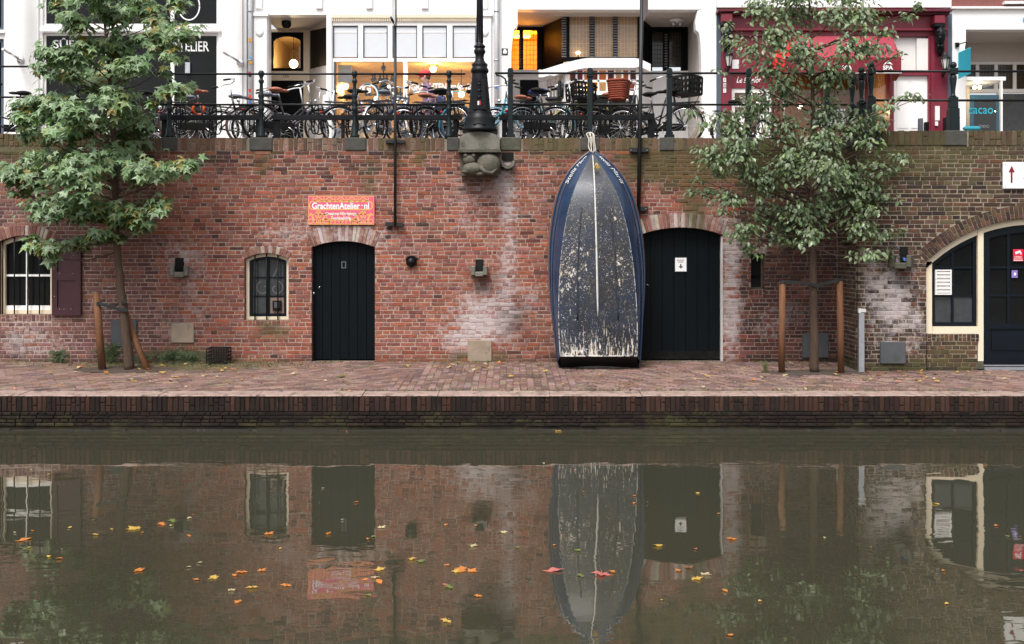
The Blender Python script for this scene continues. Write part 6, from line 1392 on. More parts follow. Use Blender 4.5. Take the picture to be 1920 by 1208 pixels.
# ------------------------------------------------------------------ bicycles
M_SPOKE = mat('spoke_steel', (.55, .55, .56, 1), .3, metal=.8)
def bike(label, x, d, yaw, frame=M_BIKEBLK, saddle=M_RUBBER, tyre=M_RUBBER, steer=0.0, style='step', bar=M_CHROME, extra=(), lean=0.0, zoff=0.0, scale=1.0):
    org = Vector((px(x, d), d, STREET)); b = empty('bicycle', org, label, 'bicycle', 'bicycles parked along the quay railing')
    T = Matrix.Translation(org) @ Matrix.Rotation(math.radians(yaw), 4, 'Z') @ Matrix.Rotation(math.radians(lean), 4, 'X') @ Matrix.Scale(scale, 4)
    ax0, ax1 = Vector((.36, 0, .82)), Vector((.41, 0, .62)); axd = (ax0 - ax1).normalized()
    S = Matrix.Translation(ax1) @ Matrix.Rotation(math.radians(steer), 4, axd) @ Matrix.Translation(-ax1)
    t = lambda *p: T @ Vector(p); ts = lambda *p: T @ (S @ Vector(p))
    WR = .335
    def wheel(cx, tt):
        wmp = lambda a, r, y=0: tt(cx + r * math.cos(a), y, WR + r * math.sin(a))
        wh = part('wheel', tyre, b, lambda m: m.tube([wmp(k * math.pi / 16, WR - .018) for k in range(32)], .019, 7, closed=True))
        part('rim', M_CHROME, wh, lambda m: m.tube([wmp(k * math.pi / 14, WR - .046) for k in range(28)], .010, 5, closed=True))
        part('spokes', M_SPOKE, wh, lambda m: [m.tube([wmp(k * math.pi / 9 + (.25 if k % 2 else -.25), .025, .025 if k % 2 else -.025), wmp(k * math.pi / 9, WR - .05)], .0022, 3, caps=False) for k in range(18)])['kind'] = 'stuff'
        part('hub', M_CHROME, wh, lambda m: m.tube([tt(cx, -.05, WR), tt(cx, .05, WR)], .028, 8))
    wheel(-.53, t); wheel(.56, ts)
    bb = (-.07, 0, .29); seat = (-.20, 0, .78); hb, ht = (.41, 0, .62), (.36, 0, .82)
    def fr(m):
        m.tube([t(*bb), t(*seat)], .017, 7); m.tube([t(-.53, .05, WR), t(*bb)], .011, 6); m.tube([t(-.53, -.05, WR), t(*bb)], .011, 6)
        for s in (-1, 1): m.tube([t(-.53, .05 * s, WR), t(-.185, .015 * s, .72)], .009, 6)
        m.tube([t(*hb), t(*ht)], .021, 8)
        if style == 'step':
            m.tube([t(*hb), t(.20, 0, .44), t(.05, 0, .32), t(*bb)], .019, 7); m.tube([t(.385, 0, .74), t(.16, 0, .52), t(-.02, 0, .47), t(-.13, 0, .52)], .015, 7)
        else:
            m.tube([t(*hb), t(*bb)], .019, 7); m.tube([t(.37, 0, .78), t(-.195, 0, .76)], .016, 7)
    part('frame', frame, b, fr)
    part('fork', frame, b, lambda m: [m.tube([ts(.41, .0, .62), ts(.425, .05 * s, .60), ts(.48, .055 * s, .45), ts(.56, .05 * s, WR)], .012, 6) for s in (-1, 1)])
    hz = 1.07
    hbo = part('handlebar', bar, b, lambda m: (m.tube([ts(.36, 0, .82), ts(.325, 0, hz)], .013, 7), m.tube([ts(.02 + .1, .29, hz - .02), ts(.22, .285, hz + .01), ts(.32, .22, hz + .045), ts(.36, .09, hz + .03), ts(.33, 0, hz), ts(.36, -.09, hz + .03), ts(.32, -.22, hz + .045), ts(.22, -.285, hz + .01), ts(.12, -.29, hz - .02)], .011, 7)))
    part('grips', M_RUBBER, hbo, lambda m: [m.tube([ts(.10, .291 * s, hz - .024), ts(.22, .287 * s, hz + .008)], .017, 7) for s in (-1, 1)])
    sd_ = part('saddle', saddle, b, lambda m: (m.ball(t(-.27, 0, .93), .115, 12, (1.15, .95, .38), T.to_3x3().normalized().to_4x4()), m.ball(t(-.13, 0, .925), .055, 10, (1.9, .7, .5), T.to_3x3().normalized().to_4x4())))
    part('seat_post', M_CHROME, sd_, lambda m: m.tube([t(*seat), t(-.225, 0, .90)], .012, 7))
    def guard(cx, tt, a0, a1):
        def f(m):
            n = 14; A = []
            for k in range(n + 1):
                a = math.radians(lerp(a0, a1, k / n)); A.append([m.vert(tt(cx + r * math.cos(a), y, WR + r * math.sin(a))) for y, r in ((-.03, WR + .012), (0, WR + .028), (.03, WR + .012))])
            for P0, P1 in zip(A, A[1:]):
                for i in range(2): m.face([P0[i], P1[i], P1[i + 1], P0[i + 1]], True)
        part('mudguard', frame, b, f)
    guard(-.53, t, 20, 190); guard(.56, ts, 20, 150)
    part('chain_case', M_RUBBER if style == 'step' else M_STEEL, b, lambda m: m.cbox(-.54, .05, -.065, -.045, .25, .38, .008, T) if style == 'step' else m.lathe([(.09, -.055), (.09, -.048)], (0, 0, 0), 16, T @ Matrix.Translation(Vector(bb)) @ Matrix.Rotation(math.radians(90), 4, 'X')))
    part('crank', M_CHROME, b, lambda m: (m.tube([t(-.07, -.09, .29), t(.06, -.10, .20)], .010, 5), m.tube([t(-.07, .06, .29), t(-.20, .08, .38)], .010, 5)))
    part('pedal', M_RUBBER, b, lambda m: m.cbox(.02, .11, -.17, -.10, .185, .21, .005, T)); part('pedal', M_RUBBER, b, lambda m: m.cbox(-.25, -.16, .09, .16, .365, .39, .005, T))
    def carrier(m):
        for s in (-1, 0, 1): m.tube([t(-.22, .055 * s, .72), t(-.78, .06 * s, .73)], .007, 5)
        m.tube([t(-.78, .07, .73), t(-.78, -.07, .73)], .007, 5); m.tube([t(-.5, .07, .73), t(-.5, -.07, .73)], .006, 5)
        for s in (-1, 1): m.tube([t(-.7, .06 * s, .73), t(-.54, .06 * s, WR)], .006, 5)
    part('rear_carrier', M_STEEL if 'silver_carrier' in extra else M_BIKEBLK, b, carrier)
    part('headlight', M_CHROME, b, lambda m: m.ball(ts(.47, 0, .80), .035, 8)); part('rear_reflector', mat('reflector_red', (.35, .01, .01, 1), .3), b, lambda m: m.ball(t(-.84, 0, .55), .025, 6)); part('kickstand', M_STEEL, b, lambda m: m.tube([t(-.15, .05, .27), t(-.25, .16, .012)], .008, 5))
    def crate(tt, cx, cz, sx=.40, sy=.32, sz=.27):
        def f(m):
            M = T @ S if tt is ts else T
            for k in range(4):
                z = cz + sz * k / 3
                for s in (-1, 1): m.box(cx - sx / 2, cx + sx / 2, s * sy / 2 - .01, s * sy / 2 + .01, z - .018, z + .018, M); m.box(cx + s * sx / 2 - .01, cx + s * sx / 2 + .01, -sy / 2, sy / 2, z - .018, z + .018, M)
            for i in range(6):
                for s in (-1, 1): x_ = lerp(cx - sx / 2, cx + sx / 2, i / 5); m.box(x_ - .012, x_ + .012, s * sy / 2 - .012, s * sy / 2 + .012, cz, cz + sz, M); y_ = lerp(-sy / 2, sy / 2, i / 5); m.box(cx + s * sx / 2 - .012, cx + s * sx / 2 + .012, y_ - .012, y_ + .012, cz, cz + sz, M)
            m.box(cx - sx / 2, cx + sx / 2, -sy / 2, sy / 2, cz - .012, cz + .004, M)
        part('crate', M_RUBBER, b, f)
    if 'front_crate' in extra: crate(ts, .60, .82); part('front_carrier', M_BIKEBLK, b, lambda m: [m.tube([ts(.45, .1 * s, .80), ts(.80, .1 * s, .80), ts(.56, .06 * s, WR)], .008, 5) for s in (-1, 1)])
    if 'rear_crate' in extra: crate(t, -.52, .75)
    if 'front_rack' in extra:
        def rk(m):
            for s in (-.17, -.06, .06, .17): m.tube([ts(.46, s, .74), ts(.86, s, .74), ts(.92, s, 1.06)], .012, 6)
            for xx, zz in ((.46, .74), (.66, .74), (.86, .74), (.89, .90), (.92, 1.06)): m.tube([ts(xx, -.18, zz), ts(xx, .18, zz)], .012, 6)
            for s in (-1, 1): m.tube([ts(.56, .07 * s, WR), ts(.75, .12 * s, .74)], .009, 5)
        part('front_carrier', M_PAPER, b, rk)
        def bag(m):
            q = [ts(.80 - .0, -.10, .76), ts(.80, .08, .76), ts(.845, .08, 1.02), ts(.845, -.10, 1.02)]; q2 = [p + (ts(.03, 0, 0) - ts(0, 0, 0)) for p in q]; i = [m.vert(p) for p in q]; j = [m.vert(p) for p in q2]; m.face(i); m.face(list(reversed(j)))
            for k in range(4): m.face([i[k], j[k], j[(k + 1) % 4], i[(k + 1) % 4]])
        part('pannier', M_PAPER, b, bag)
    if 'basket' in extra:
        cx, cz = (.62, .83)
        def bk(m):
            for k in range(9):
                z = cz + .30 * k / 8; sx, sy = .14 + .03 * k / 8, .17 + .04 * k / 8
                m.tube([ts(cx + sx * math.copysign(abs(math.cos(a)) ** .5, math.cos(a)) , sy * math.copysign(abs(math.sin(a)) ** .5, math.sin(a)), z) for a in [i * math.pi / 12 + .001 for i in range(24)]], .019, 6, closed=True)
            m.tube([ts(cx + .175 * math.copysign(abs(math.cos(a)) ** .5, math.cos(a)), .22 * math.copysign(abs(math.sin(a)) ** .5, math.sin(a)), cz + .31) for a in [i * math.pi / 12 + .001 for i in range(24)]], .022, 6, closed=True)
            m.box(cx - .14, cx + .14, -.17, .17, cz - .02, cz, T @ S)
        part('wicker_basket', mat('orange_wicker', C(165, 72, 45, .62), .7, var=.35, scale=40, bump=.6, bscale=90), b, bk)
    if 'child_seat' in extra: part('child_seat', M_BIKEBLK, b, lambda m: (m.cbox(-.62, -.38, -.13, .13, .76, .82, .02, T), m.cbox(-.66, -.60, -.13, .13, .80, 1.10, .02, T)))
    if 'lock' in extra: part('lock', mat('orange_lock', C(240, 90, 30, .8), .4), b, lambda m: m.tube([t(-.2 + .09 * math.cos(k * .6), .04 * math.sin(k * .9), .62 + .10 * math.sin(k * .6)) for k in range(12)], .02, 6))
    if 'saddle_cover' in extra: part('saddle_cover', mat('blue_cover', C(50, 60, 160, .8), .6), b, lambda m: m.ball(t(-.23, 0, .94), .13, 10, (1.3, 1, .45), T.to_3x3().normalized().to_4x4()))
    return b
M_BROWNS = mat('brown_saddle', C(185, 110, 85, .7), .5, var=.15); M_GREYS = mat('grey_saddle', C(120, 125, 140, .7), .5); M_BROWNT = mat('brown_tyre', C(95, 65, 60, .8), .7); M_CREAMT = mat('cream_tyre', C(200, 180, 150, .7), .7); M_BLUET = mat('blue_tyre', C(50, 95, 125, .7), .6)
M_SILVER = mat('silver_paint', (.55, .55, .57, 1), .3, metal=.4); M_TEALF = mat('teal_frame', C(60, 140, 160, .8), .3, coat=.3); M_NAVYF = mat('navy_frame', C(40, 50, 85, .8), .3, coat=.3); M_WHITEF = mat('white_frame', (.72, .72, .72, 1), .3, coat=.3); M_YELF = mat('yellow_frame', C(190, 175, 40, .8), .3, coat=.3)
bike('dark bicycle at the far end of the railing beyond the star-leaved tree', 12, 17.3, 200, steer=15)
bike('black bicycle with steel handlebar behind the star-leaved tree', 300, 17.5, 40, steer=-10)
bike('black bicycle with brown tyres, brown saddle and orange lock', 395, 17.2, 12, saddle=M_BROWNS, tyre=M_BROWNT, steer=25, extra=('lock',))
bike('black bicycle with rusty-brown saddle by the downpipe', 545, 17.15, 35, saddle=M_BROWNS, steer=10)
bike('bicycle with white front carrier and small white pannier', 528, 17.6, 14, saddle=M_GREYS, bar=M_WHITEF, steer=30, extra=('front_rack',))
bike('navy bicycle with black saddle under the round window logo', 695, 17.2, 12, frame=M_NAVYF, style='diamond', steer=-20)
bike('silver bicycle with chrome handlebar left of the banner pole', 738, 17.5, 60, frame=M_SILVER, style='diamond', saddle=M_GREYS, steer=-15)
bike('black bicycle right of the banner pole before the gallery lettering', 800, 17.2, 155, steer=15)
bike('black bicycle with tall chrome handlebar close to the lamp base', 850, 17.5, 35, saddle=M_RUBBER, steer=-12)
bike('bicycle with blue tyres right beside the lamp base', 915, 17.3, 20, tyre=M_BLUET, frame=M_TEALF, steer=35)
bike('teal bicycle with child seat and blue saddle cover', 985, 17.3, 165, frame=M_TEALF, extra=('child_seat', 'saddle_cover'), steer=10)
bike('white bicycle with raised chrome handlebar beside the black crate', 1030, 17.6, 28, frame=M_WHITEF, style='diamond', saddle=M_GREYS, steer=-25)
bike('black bicycle carrying an open black crate over its front wheel', 1035, 17.15, 20, extra=('front_crate',), steer=20)
bike('yellow bicycle half hidden behind the rope post', 1120, 17.8, 195, frame=M_YELF, style='diamond')
bike('black bicycle with an orange wicker basket on its handlebar', 1226, 17.25, 165, extra=('basket',), steer=-8)
bike('black transport bicycle with a high black crate and cream tyres', 1236, 17.75, -58, tyre=M_CREAMT, extra=('front_crate',), steer=10, scale=1.08)
for bx, bd, by, bs, lab in ((335, 18.0, 150, 10, 'black bicycle standing behind the orange-locked one'), (470, 17.9, 30, -15, 'black bicycle half hidden behind the downpipe end of the rack'), (630, 17.9, 160, 12, 'black bicycle between the white carrier bicycle and the navy one'), (770, 18.0, 25, 20, 'black bicycle standing behind the silver one'), (820, 17.8, 40, -18, 'black bicycle between gallery lettering and lamp base'), (1000, 18.0, 32, 14, 'black bicycle standing behind the teal one'), (1085, 17.9, 150, -12, 'black bicycle behind the rope post beside the open crate'), (1165, 17.7, 28, 18, 'black bicycle standing behind the wicker basket')):
    bike(lab, bx, bd, by, steer=bs, style='step' if bx % 2 else 'diamond', saddle=(M_RUBBER, M_BROWNS, M_GREYS)[bx % 3])
bike('black bicycle parked by the carmine restaurant door', 1395, 18.6, 35, steer=10)
# ------------------------------------------------------------------ passer-by
def person():
    org = Vector((px(806, 19.6), 19.6, STREET - .0)); p = empty('person', org, 'person in a red cap and purple jacket walking past the gallery', 'person')
    joints = {'pel': (0, 0, .93), 'wai': (-.01, 0, 1.08), 'che': (-.04, 0, 1.30), 'nek': (-.06, 0, 1.44), 'hd0': (-.09, 0, 1.52), 'hd1': (-.10, 0, 1.63),
              'shl': (-.05, -.19, 1.39), 'ell': (.07, -.24, 1.13), 'wrl': (-.06, -.22, .93), 'hal': (-.11, -.21, .87), 'shr': (-.05, .19, 1.39), 'elr': (-.03, .25, 1.12), 'wrr': (-.20, .22, .98), 'har': (-.27, .21, .95),
              'hil': (0, -.10, .88), 'knl': (-.16, -.11, .52), 'anl': (-.08, -.11, .10), 'tol': (-.24, -.12, .05), 'hir': (0, .10, .88), 'knr': (.06, .11, .49), 'anr': (.26, .11, .13), 'tor': (.16, .12, .04)}
    rad = {'pel': .15, 'wai': .145, 'che': .165, 'nek': .06, 'hd0': .085, 'hd1': .095, 'shl': .08, 'ell': .058, 'wrl': .042, 'hal': .04, 'shr': .08, 'elr': .058, 'wrr': .042, 'har': .04, 'hil': .105, 'knl': .07, 'anl': .05, 'tol': .045, 'hir': .105, 'knr': .07, 'anr': .05, 'tor': .045}
    names = list(joints); E = [('pel', 'wai'), ('wai', 'che'), ('che', 'nek'), ('nek', 'hd0'), ('hd0', 'hd1'), ('che', 'shl'), ('shl', 'ell'), ('ell', 'wrl'), ('wrl', 'hal'), ('che', 'shr'), ('shr', 'elr'), ('elr', 'wrr'), ('wrr', 'har'), ('pel', 'hil'), ('hil', 'knl'), ('knl', 'anl'), ('anl', 'tol'), ('pel', 'hir'), ('hir', 'knr'), ('knr', 'anr'), ('anr', 'tor')]
    me = bpy.data.meshes.new('tmp'); me.from_pydata([joints[n] for n in names], [(names.index(a), names.index(b)) for a, b in E], [])
    o = bpy.data.objects.new('tmp', me); col.objects.link(o); md = o.modifiers.new('s', 'SKIN'); sb = o.modifiers.new('u', 'SUBSURF'); sb.levels = 2
    for i, n in enumerate(names): v = me.skin_vertices[0].data[i]; v.radius = (rad[n], rad[n]); v.use_root = n == 'pel'
    dg = bpy.context.evaluated_depsgraph_get(); m2 = bpy.data.meshes.new_from_object(o.evaluated_get(dg)); bpy.data.objects.remove(o)
    skin = mat('skin', (.50, .30, .23, 1), .5); jac = mat('purple_jacket', C(165, 128, 160, .6), .8, var=.15, scale=12); tro = mat('dark_trousers', C(70, 65, 95, .75), .8, var=.15); shoe = mat('shoes', (.03, .03, .03, 1), .6)
    for q in (skin, jac, tro, shoe): m2.materials.append(q)
    for f in m2.polygons:
        c = f.center; f.use_smooth = True
        hand = any((c - Vector(joints[h])).length < .085 for h in ('hal', 'har'))
        f.material_index = 0 if (c.z > 1.46 or hand) else (1 if c.z > .86 or (abs(c.y) > .17 and c.z > .8) else (2 if c.z > .10 else 3))
    m2.name = 'body'; ob = bpy.data.objects.new('body', m2); col.objects.link(ob); ob.parent = p; ORG[ob] = org
    hp = org + Vector((-.10, 0, 1.60))
    part('cap', mat('red_cap', C(225, 60, 70, .8), .7), p, lambda m: (m.ball(hp + Vector((.005, 0, .05)), .115, 14, (1.08, .95, .75)), m.ball(hp + Vector((-.11, 0, .035)), .08, 10, (1.1, .95, .14))))
    part('nose', skin, p, lambda m: m.ball(hp + Vector((-.105, 0, -.03)), .02, 8, (1, .8, 1.2))); part('mouth', mat('lips', (.35, .12, .11, 1), .5), p, lambda m: m.ball(hp + Vector((-.088, 0, -.085)), .022, 8, (.4, 1, .3)))
    for s in (-1, 1):
        part('eye', mat('eye_dark', (.03, .02, .02, 1), .3), p, lambda m: m.ball(hp + Vector((-.09, .035 * s, 0)), .012, 8)); part('ear', skin, p, lambda m: m.ball(hp + Vector((.01, .092 * s, -.02)), .028, 8, (.7, .35, 1.1)))
        h = org + Vector(joints['hal' if s < 0 else 'har'])
        for k in range(4): part('finger', skin, p, lambda m: m.tube([h + Vector((-.02 + .004 * k, -.025 + .018 * k, -.01)), h + Vector((-.045, -.025 + .018 * k, -.04)), h + Vector((-.035, -.025 + .018 * k, -.065 + .006 * abs(k - 1.5)))], [.010, .009, .007], 6))
        part('thumb', skin, p, lambda m: m.tube([h + Vector((-.01, .03 * -s, .01)), h + Vector((-.04, .045 * -s, -.01)), h + Vector((-.055, .04 * -s, -.03))], [.011, .010, .008], 6))
    part('hair', mat('hair_brown', (.08, .05, .03, 1), .8), p, lambda m: m.ball(hp + Vector((.045, 0, -.005)), .088, 10, (.75, 1.0, .9)))
    sbg = part('shoulder_bag', mat('navy_bag', C(60, 65, 110, .8), .7), p, lambda m: m.cbox(.10, .30, .12, .26, .95, 1.25, .03, Matrix.Translation(org)))
person()
# ------------------------------------------------------------------ trees
def leaf_mat(name):
    m = bpy.data.materials.new(name); m.use_nodes = True; N = m.node_tree.nodes; L = m.node_tree.links; b = N['Principled BSDF']; out = N['Material Output']
    at = N.new('ShaderNodeAttribute'); at.attribute_name = 'lc'; L.new(at.outputs['Color'], b.inputs['Base Color']); b.inputs['Roughness'].default_value = .42; b.inputs['Specular IOR Level'].default_value = .75
    tr = N.new('ShaderNodeBsdfTranslucent'); hs_ = N.new('ShaderNodeHueSaturation'); hs_.inputs['Value'].default_value = 1.6; hs_.inputs['Saturation'].default_value = 1.1; L.new(at.outputs['Color'], hs_.inputs['Color']); L.new(hs_.outputs[0], tr.inputs[0])
    mx = N.new('ShaderNodeMixShader'); mx.inputs[0].default_value = .28; L.new(b.outputs[0], mx.inputs[1]); L.new(tr.outputs[0], mx.inputs[2]); L.new(mx.outputs[0], out.inputs[0]); return m
M_LEAF = leaf_mat('tree_leaf')
def star_leaf(lobes=5, notch=.42, wide=15):
    pts = [(0, 0, 0)]; ring = []; ang = [-130, -68, 0, 68, 130] if lobes == 5 else [-110, -50, 0, 50, 110]
    ln = [.62, .92, 1.05, .92, .62]
    for i, (a, l) in enumerate(zip(ang, ln)):
        if i: am = math.radians((a + ang[i - 1]) / 2); ring.append((math.sin(am) * notch, math.cos(am) * notch))
        for da, r in ((-wide, l * .62), (0, l), (wide, l * .62)): q = math.radians(a + da); ring.append((math.sin(q) * r, math.cos(q) * r))
    ring = [(-.06, -.16)] + ring + [(.06, -.16)]
    pts += [(x, y, -.22 * (x * x + y * y) + .06 * abs(x)) for x, y in ring]
    return pts, [(0, i, i + 1) for i in range(1, len(ring))] + [(0, len(ring), 1)]
def oval_leaf():
    ys = [0, .22, .5, .78, 1.0]; ws = [.02, .22, .30, .20, 0]; pts = []
    for y, w_ in zip(ys, ws): pts += [(-w_, y, .10 * w_ / .3 - .25 * y * y), (0, y, -.25 * y * y), (w_, y, .10 * w_ / .3 - .25 * y * y)]
    fs = []
    for i in range(4): a = i * 3; fs += [(a, a + 1, a + 4, a + 3), (a + 1, a + 2, a + 5, a + 4)]
    return pts, fs
def grow(root, blobs, trunk_pts, trunk_r, base_d, leaf, size, cols, per, seed, limit_y, leaf_name, zlow, n_ind=300, yellow=None):
    rr = random.Random(seed)
    tp = [P(x, y, d) for x, y, d in trunk_pts]
    def trunk(m): N = 40; m.tube([Vector(tuple(keyed([p[k] for p in tp], i / N) for k in range(3))) + Vector((rr.uniform(-.006, .006), rr.uniform(-.006, .006), 0)) for i in range(N + 1)], [keyed(trunk_r, i / N) for i in range(N + 1)], 12)
    part('trunk', M_BARK, root, trunk)
    pos = []; lp, lf = leaf
    twig = MB()
    def trunk_at(z):
        best = min(range(201), key=lambda i: abs(keyed([p[2] for p in tp], i / 200) - z)); return Vector(tuple(keyed([p[k] for p in tp], best / 200) for k in range(3)))
    for bi, (cx, cy, rx, ry, w_) in enumerate(blobs):
        dd = base_d + rr.uniform(-.75, .55)
        c = P(cx, cy, dd)
        if limit_y(c) is not None and dd > limit_y(c) - .1: dd = limit_y(c) - .15; c = P(cx, cy, dd)
        ax, az = rx * dd / F, ry * dd / F * (.88 if yellow else 1.0); ay = max(ax, az) * .8
        st = trunk_at(max(c.z - .25 - .35 * abs(c.x - tp[0].x) * .6, min(zlow, c.z + .1))); midp = st.lerp(c, .5) + Vector((0, 0, -.05 + rr.uniform(-.04, .04)))
        part('branch', M_BARK, root, lambda m: m.tube([Vector(tuple(keyed([q[k] for q in (st, st.lerp(midp, .5), midp, c)], i / 8) for k in range(3))) for i in range(9)], [lerp(.015, .004, i / 8) for i in range(9)], 6))
        n = int(per * w_ * (rx * ry) / 1000.0); ends = []
        for k in range(max(3, n // 9)):
            v = Vector((rr.gauss(0, 1), rr.gauss(0, 1), rr.gauss(0, 1))); v.normalize(); v *= rr.uniform(.45, 1.0); e = c + Vector((v.x * ax, v.y * ay, v.z * az)); ends.append((e, v)); twig.tube([c.lerp(e, 0), c.lerp(e, .5) + Vector((0, 0, .02)), e], [.006, .004, .002], 4, caps=False)
        for k in range(n):
            e, v = rr.choice(ends); s = rr.uniform(.2, 1.0); q = c.lerp(e, rr.uniform(.35, 1.05)) + Vector((rr.gauss(0, 1) * ax * (.24 if yellow else .32), rr.gauss(0, 1) * ay * .24, rr.gauss(0, 1) * az * (.18 if yellow else .34)))
            ly = limit_y(q)
            if ly is not None and q.y > ly: q.y = ly - rr.uniform(0, .25)
            outw = Vector((q.x - c.x, q.y - c.y, 0)); outw = outw.normalized() if outw.length > 1e-4 else Vector((1, 0, 0)); pos.append((q, outw, (q - c).length / max(ax, az)))
    o = twig.build('twigs', M_BARK, root); o['kind'] = 'stuff'
    pos.sort(key=lambda t: t[0].y)
    variants = []
    for i in range(12):
        c = rr.choice(cols); f = rr.uniform(.8, 1.2); mb = MB(); mb.cur = {'lc': (c[0] * f, c[1] * f, c[2] * f, 1)}
        for p in lp: mb.vert(p)
        for fc in lf: mb.face(fc)
        me = mb.mesh('leaf'); me.materials.append(M_LEAF); variants.append(me)
    rest = MB()
    for i, (q, outw, rel) in enumerate(pos):
        nrm = (outw * rr.uniform(.1, .9) + Vector((0, -.35, rr.uniform(.35, 1.1))) + Vector((rr.gauss(0, .3), rr.gauss(0, .3), rr.gauss(0, .2)))).normalized()
        tip = (outw * .6 + Vector((rr.gauss(0, .5), rr.gauss(0, .4), -.75))); tip = (tip - nrm * tip.dot(nrm)).normalized(); side = tip.cross(nrm)
        sc = size * rr.choice((.55, .75, .9, 1.0, 1.1, 1.2)) * rr.uniform(.9, 1.12); M = Matrix((side, tip, nrm)).transposed().to_4x4() @ Matrix.Scale(sc, 4); M.translation = q
        if i < n_ind:
            o = bpy.data.objects.new(leaf_name, rr.choice(variants)); col.objects.link(o); o.parent = root; M2 = M.copy(); M2.translation = q - ORG[root]; o.matrix_local = M2
        else:
            c = rr.choice(cols) if not (yellow and rel < .55 and rr.random() < .22) else yellow; f = rr.uniform(.7, 1.3); rest.cur = {'lc': (c[0] * f, c[1] * f, c[2] * f, 1)}; ids = [rest.vert(M @ Vector(p)) for p in lp]
            for fc in lf: rest.face([ids[k] for k in fc])
    o = rest.build('crown', M_LEAF, root); o['kind'] = 'stuff'
# star-leaved tree
t1 = empty('sweetgum_tree', P(243, 692, 15.35), 'young tree with star-shaped leaves and strapped stakes beside the shuttered window', 'tree')
B1 = [(55, 330, 55, 42, 1), (25, 330, 25, 28, 1), (105, 385, 60, 42, 1), (150, 330, 60, 55, 1), (215, 300, 60, 48, 1), (180, 400, 55, 40, 1), (275, 320, 60, 40, 1), (335, 312, 36, 26, 1), (250, 405, 48, 38, 1), (300, 385, 30, 30, .9), (85, 465, 34, 26, 1), (150, 455, 32, 26, .9), (205, 440, 36, 26, .9), (120, 290, 46, 32, 1), (240, 260, 52, 34, 1), (60, 290, 30, 22, .7),
      (55, 205, 45, 42, 1), (35, 230, 24, 24, .9), (110, 200, 55, 45, 1), (165, 240, 55, 42, 1), (215, 195, 55, 40, 1), (255, 225, 40, 36, 1), (335, 172, 34, 24, .9), (355, 160, 18, 16, .7), (110, 250, 45, 32, 1), (180, 165, 50, 26, 1), (300, 190, 24, 22, .6),
      (95, 105, 36, 30, 1), (75, 128, 24, 20, .8), (150, 95, 46, 42, 1), (215, 95, 48, 44, 1), (285, 75, 46, 38, 1), (345, 62, 34, 26, .9), (320, 100, 28, 26, .8), (150, 40, 42, 34, 1), (120, 8, 34, 24, 1), (210, 30, 46, 34, 1), (270, 10, 44, 30, 1), (335, 10, 30, 26, .9), (250, 125, 48, 24, 1), (200, 135, 50, 26, 1), (130, 140, 38, 22, .9), (180, -10, 60, 30, 1), (300, 40, 34, 28, .9), (310, 130, 18, 16, .5), (12, 318, 16, 20, .8), (65, 455, 20, 22, .8), (95, 485, 20, 14, .7), (180, 440, 36, 20, .9), (265, 430, 26, 16, .8), (360, 305, 14, 14, .6), (40, 360, 30, 18, .8), (140, 215, 40, 30, .8), (60, 250, 30, 22, .7)]
LC1 = [(.075, .135, .055), (.09, .155, .07), (.06, .115, .045), (.105, .165, .085), (.085, .145, .05), (.05, .095, .035), (.12, .165, .06), (.07, .12, .05)]
LC1 = [tuple(1.85 * (c * .88 + .12 * sum(q) / 3) * k for c, k in zip(q, (1.05, 1.0, .95))) for q in LC1]
grow(t1, B1, [(243, 693, 15.35), (238, 640, 15.36), (231, 580, 15.37), (224, 510, 15.38), (218, 440, 15.4), (215, 340, 15.4), (212, 240, 15.4), (205, 140, 15.4), (196, 40, 15.4), (190, -60, 15.4)], [.078, .068, .064, .056, .052, .045, .036, .027, .018, .010], 15.35, star_leaf(), .100, LC1, 112.0, 21, lambda q: (16.08 if q.z < 4.3 else None), 'leaf', pz(425, 15.4), yellow=(.24, .20, .04))
def stake(root_label, pts, r, cat='stake'):
    o = empty('tree_stake', pts[0], root_label, cat, 'round wooden tree stakes'); part('pole', M_WOOD_ST, o, lambda m: m.tube(pts, r, 10)); return o
stake('reddish upright wooden stake tied to the star-leaved tree', [P(192, 694, 15.32), P(186, 620, 15.32), P(180.5, 549, 15.32)], [.058, .056, .055])
stake('slanting pale wooden stake crossing behind the star-leaved trunk', [P(277, 696, 15.3), P(250, 630, 15.48), P(226, 562, 15.52)], [.05, .052, .05])
M_STRAP = mat('black_strap', (.012, .012, .013, 1), .6)
def strap(label, pts, wd, d):
    o = empty('tree_strap', P(pts[0][0], pts[0][1], d), label, 'strap')
    def f(m):
        n = len(pts); A = [[m.vert((px(x, dd), dd + k * .008, pz(y + s * wd, dd))) for s in (-1, 1) for k in (0, 1)] for x, y, dd in pts]
        for P0, P1 in zip(A, A[1:]):
            for a, b in ((0, 1), (1, 3), (3, 2), (2, 0)): m.face([P0[a], P1[a], P1[b], P0[b]])
    part('band', M_STRAP, o, f); return o
strap('black strap band tying the reddish stake to the star-leaved tree', [(176, 570, 15.28), (185, 569, 15.255), (205, 575, 15.26), (225, 581, 15.28), (239, 582, 15.29)], 3.2, 15.28)
strap('short black strap band around the slanting stake and trunk', [(216, 573, 15.45), (222, 570, 15.36), (230, 567, 15.29), (238, 564, 15.29)], 3.0, 15.3)
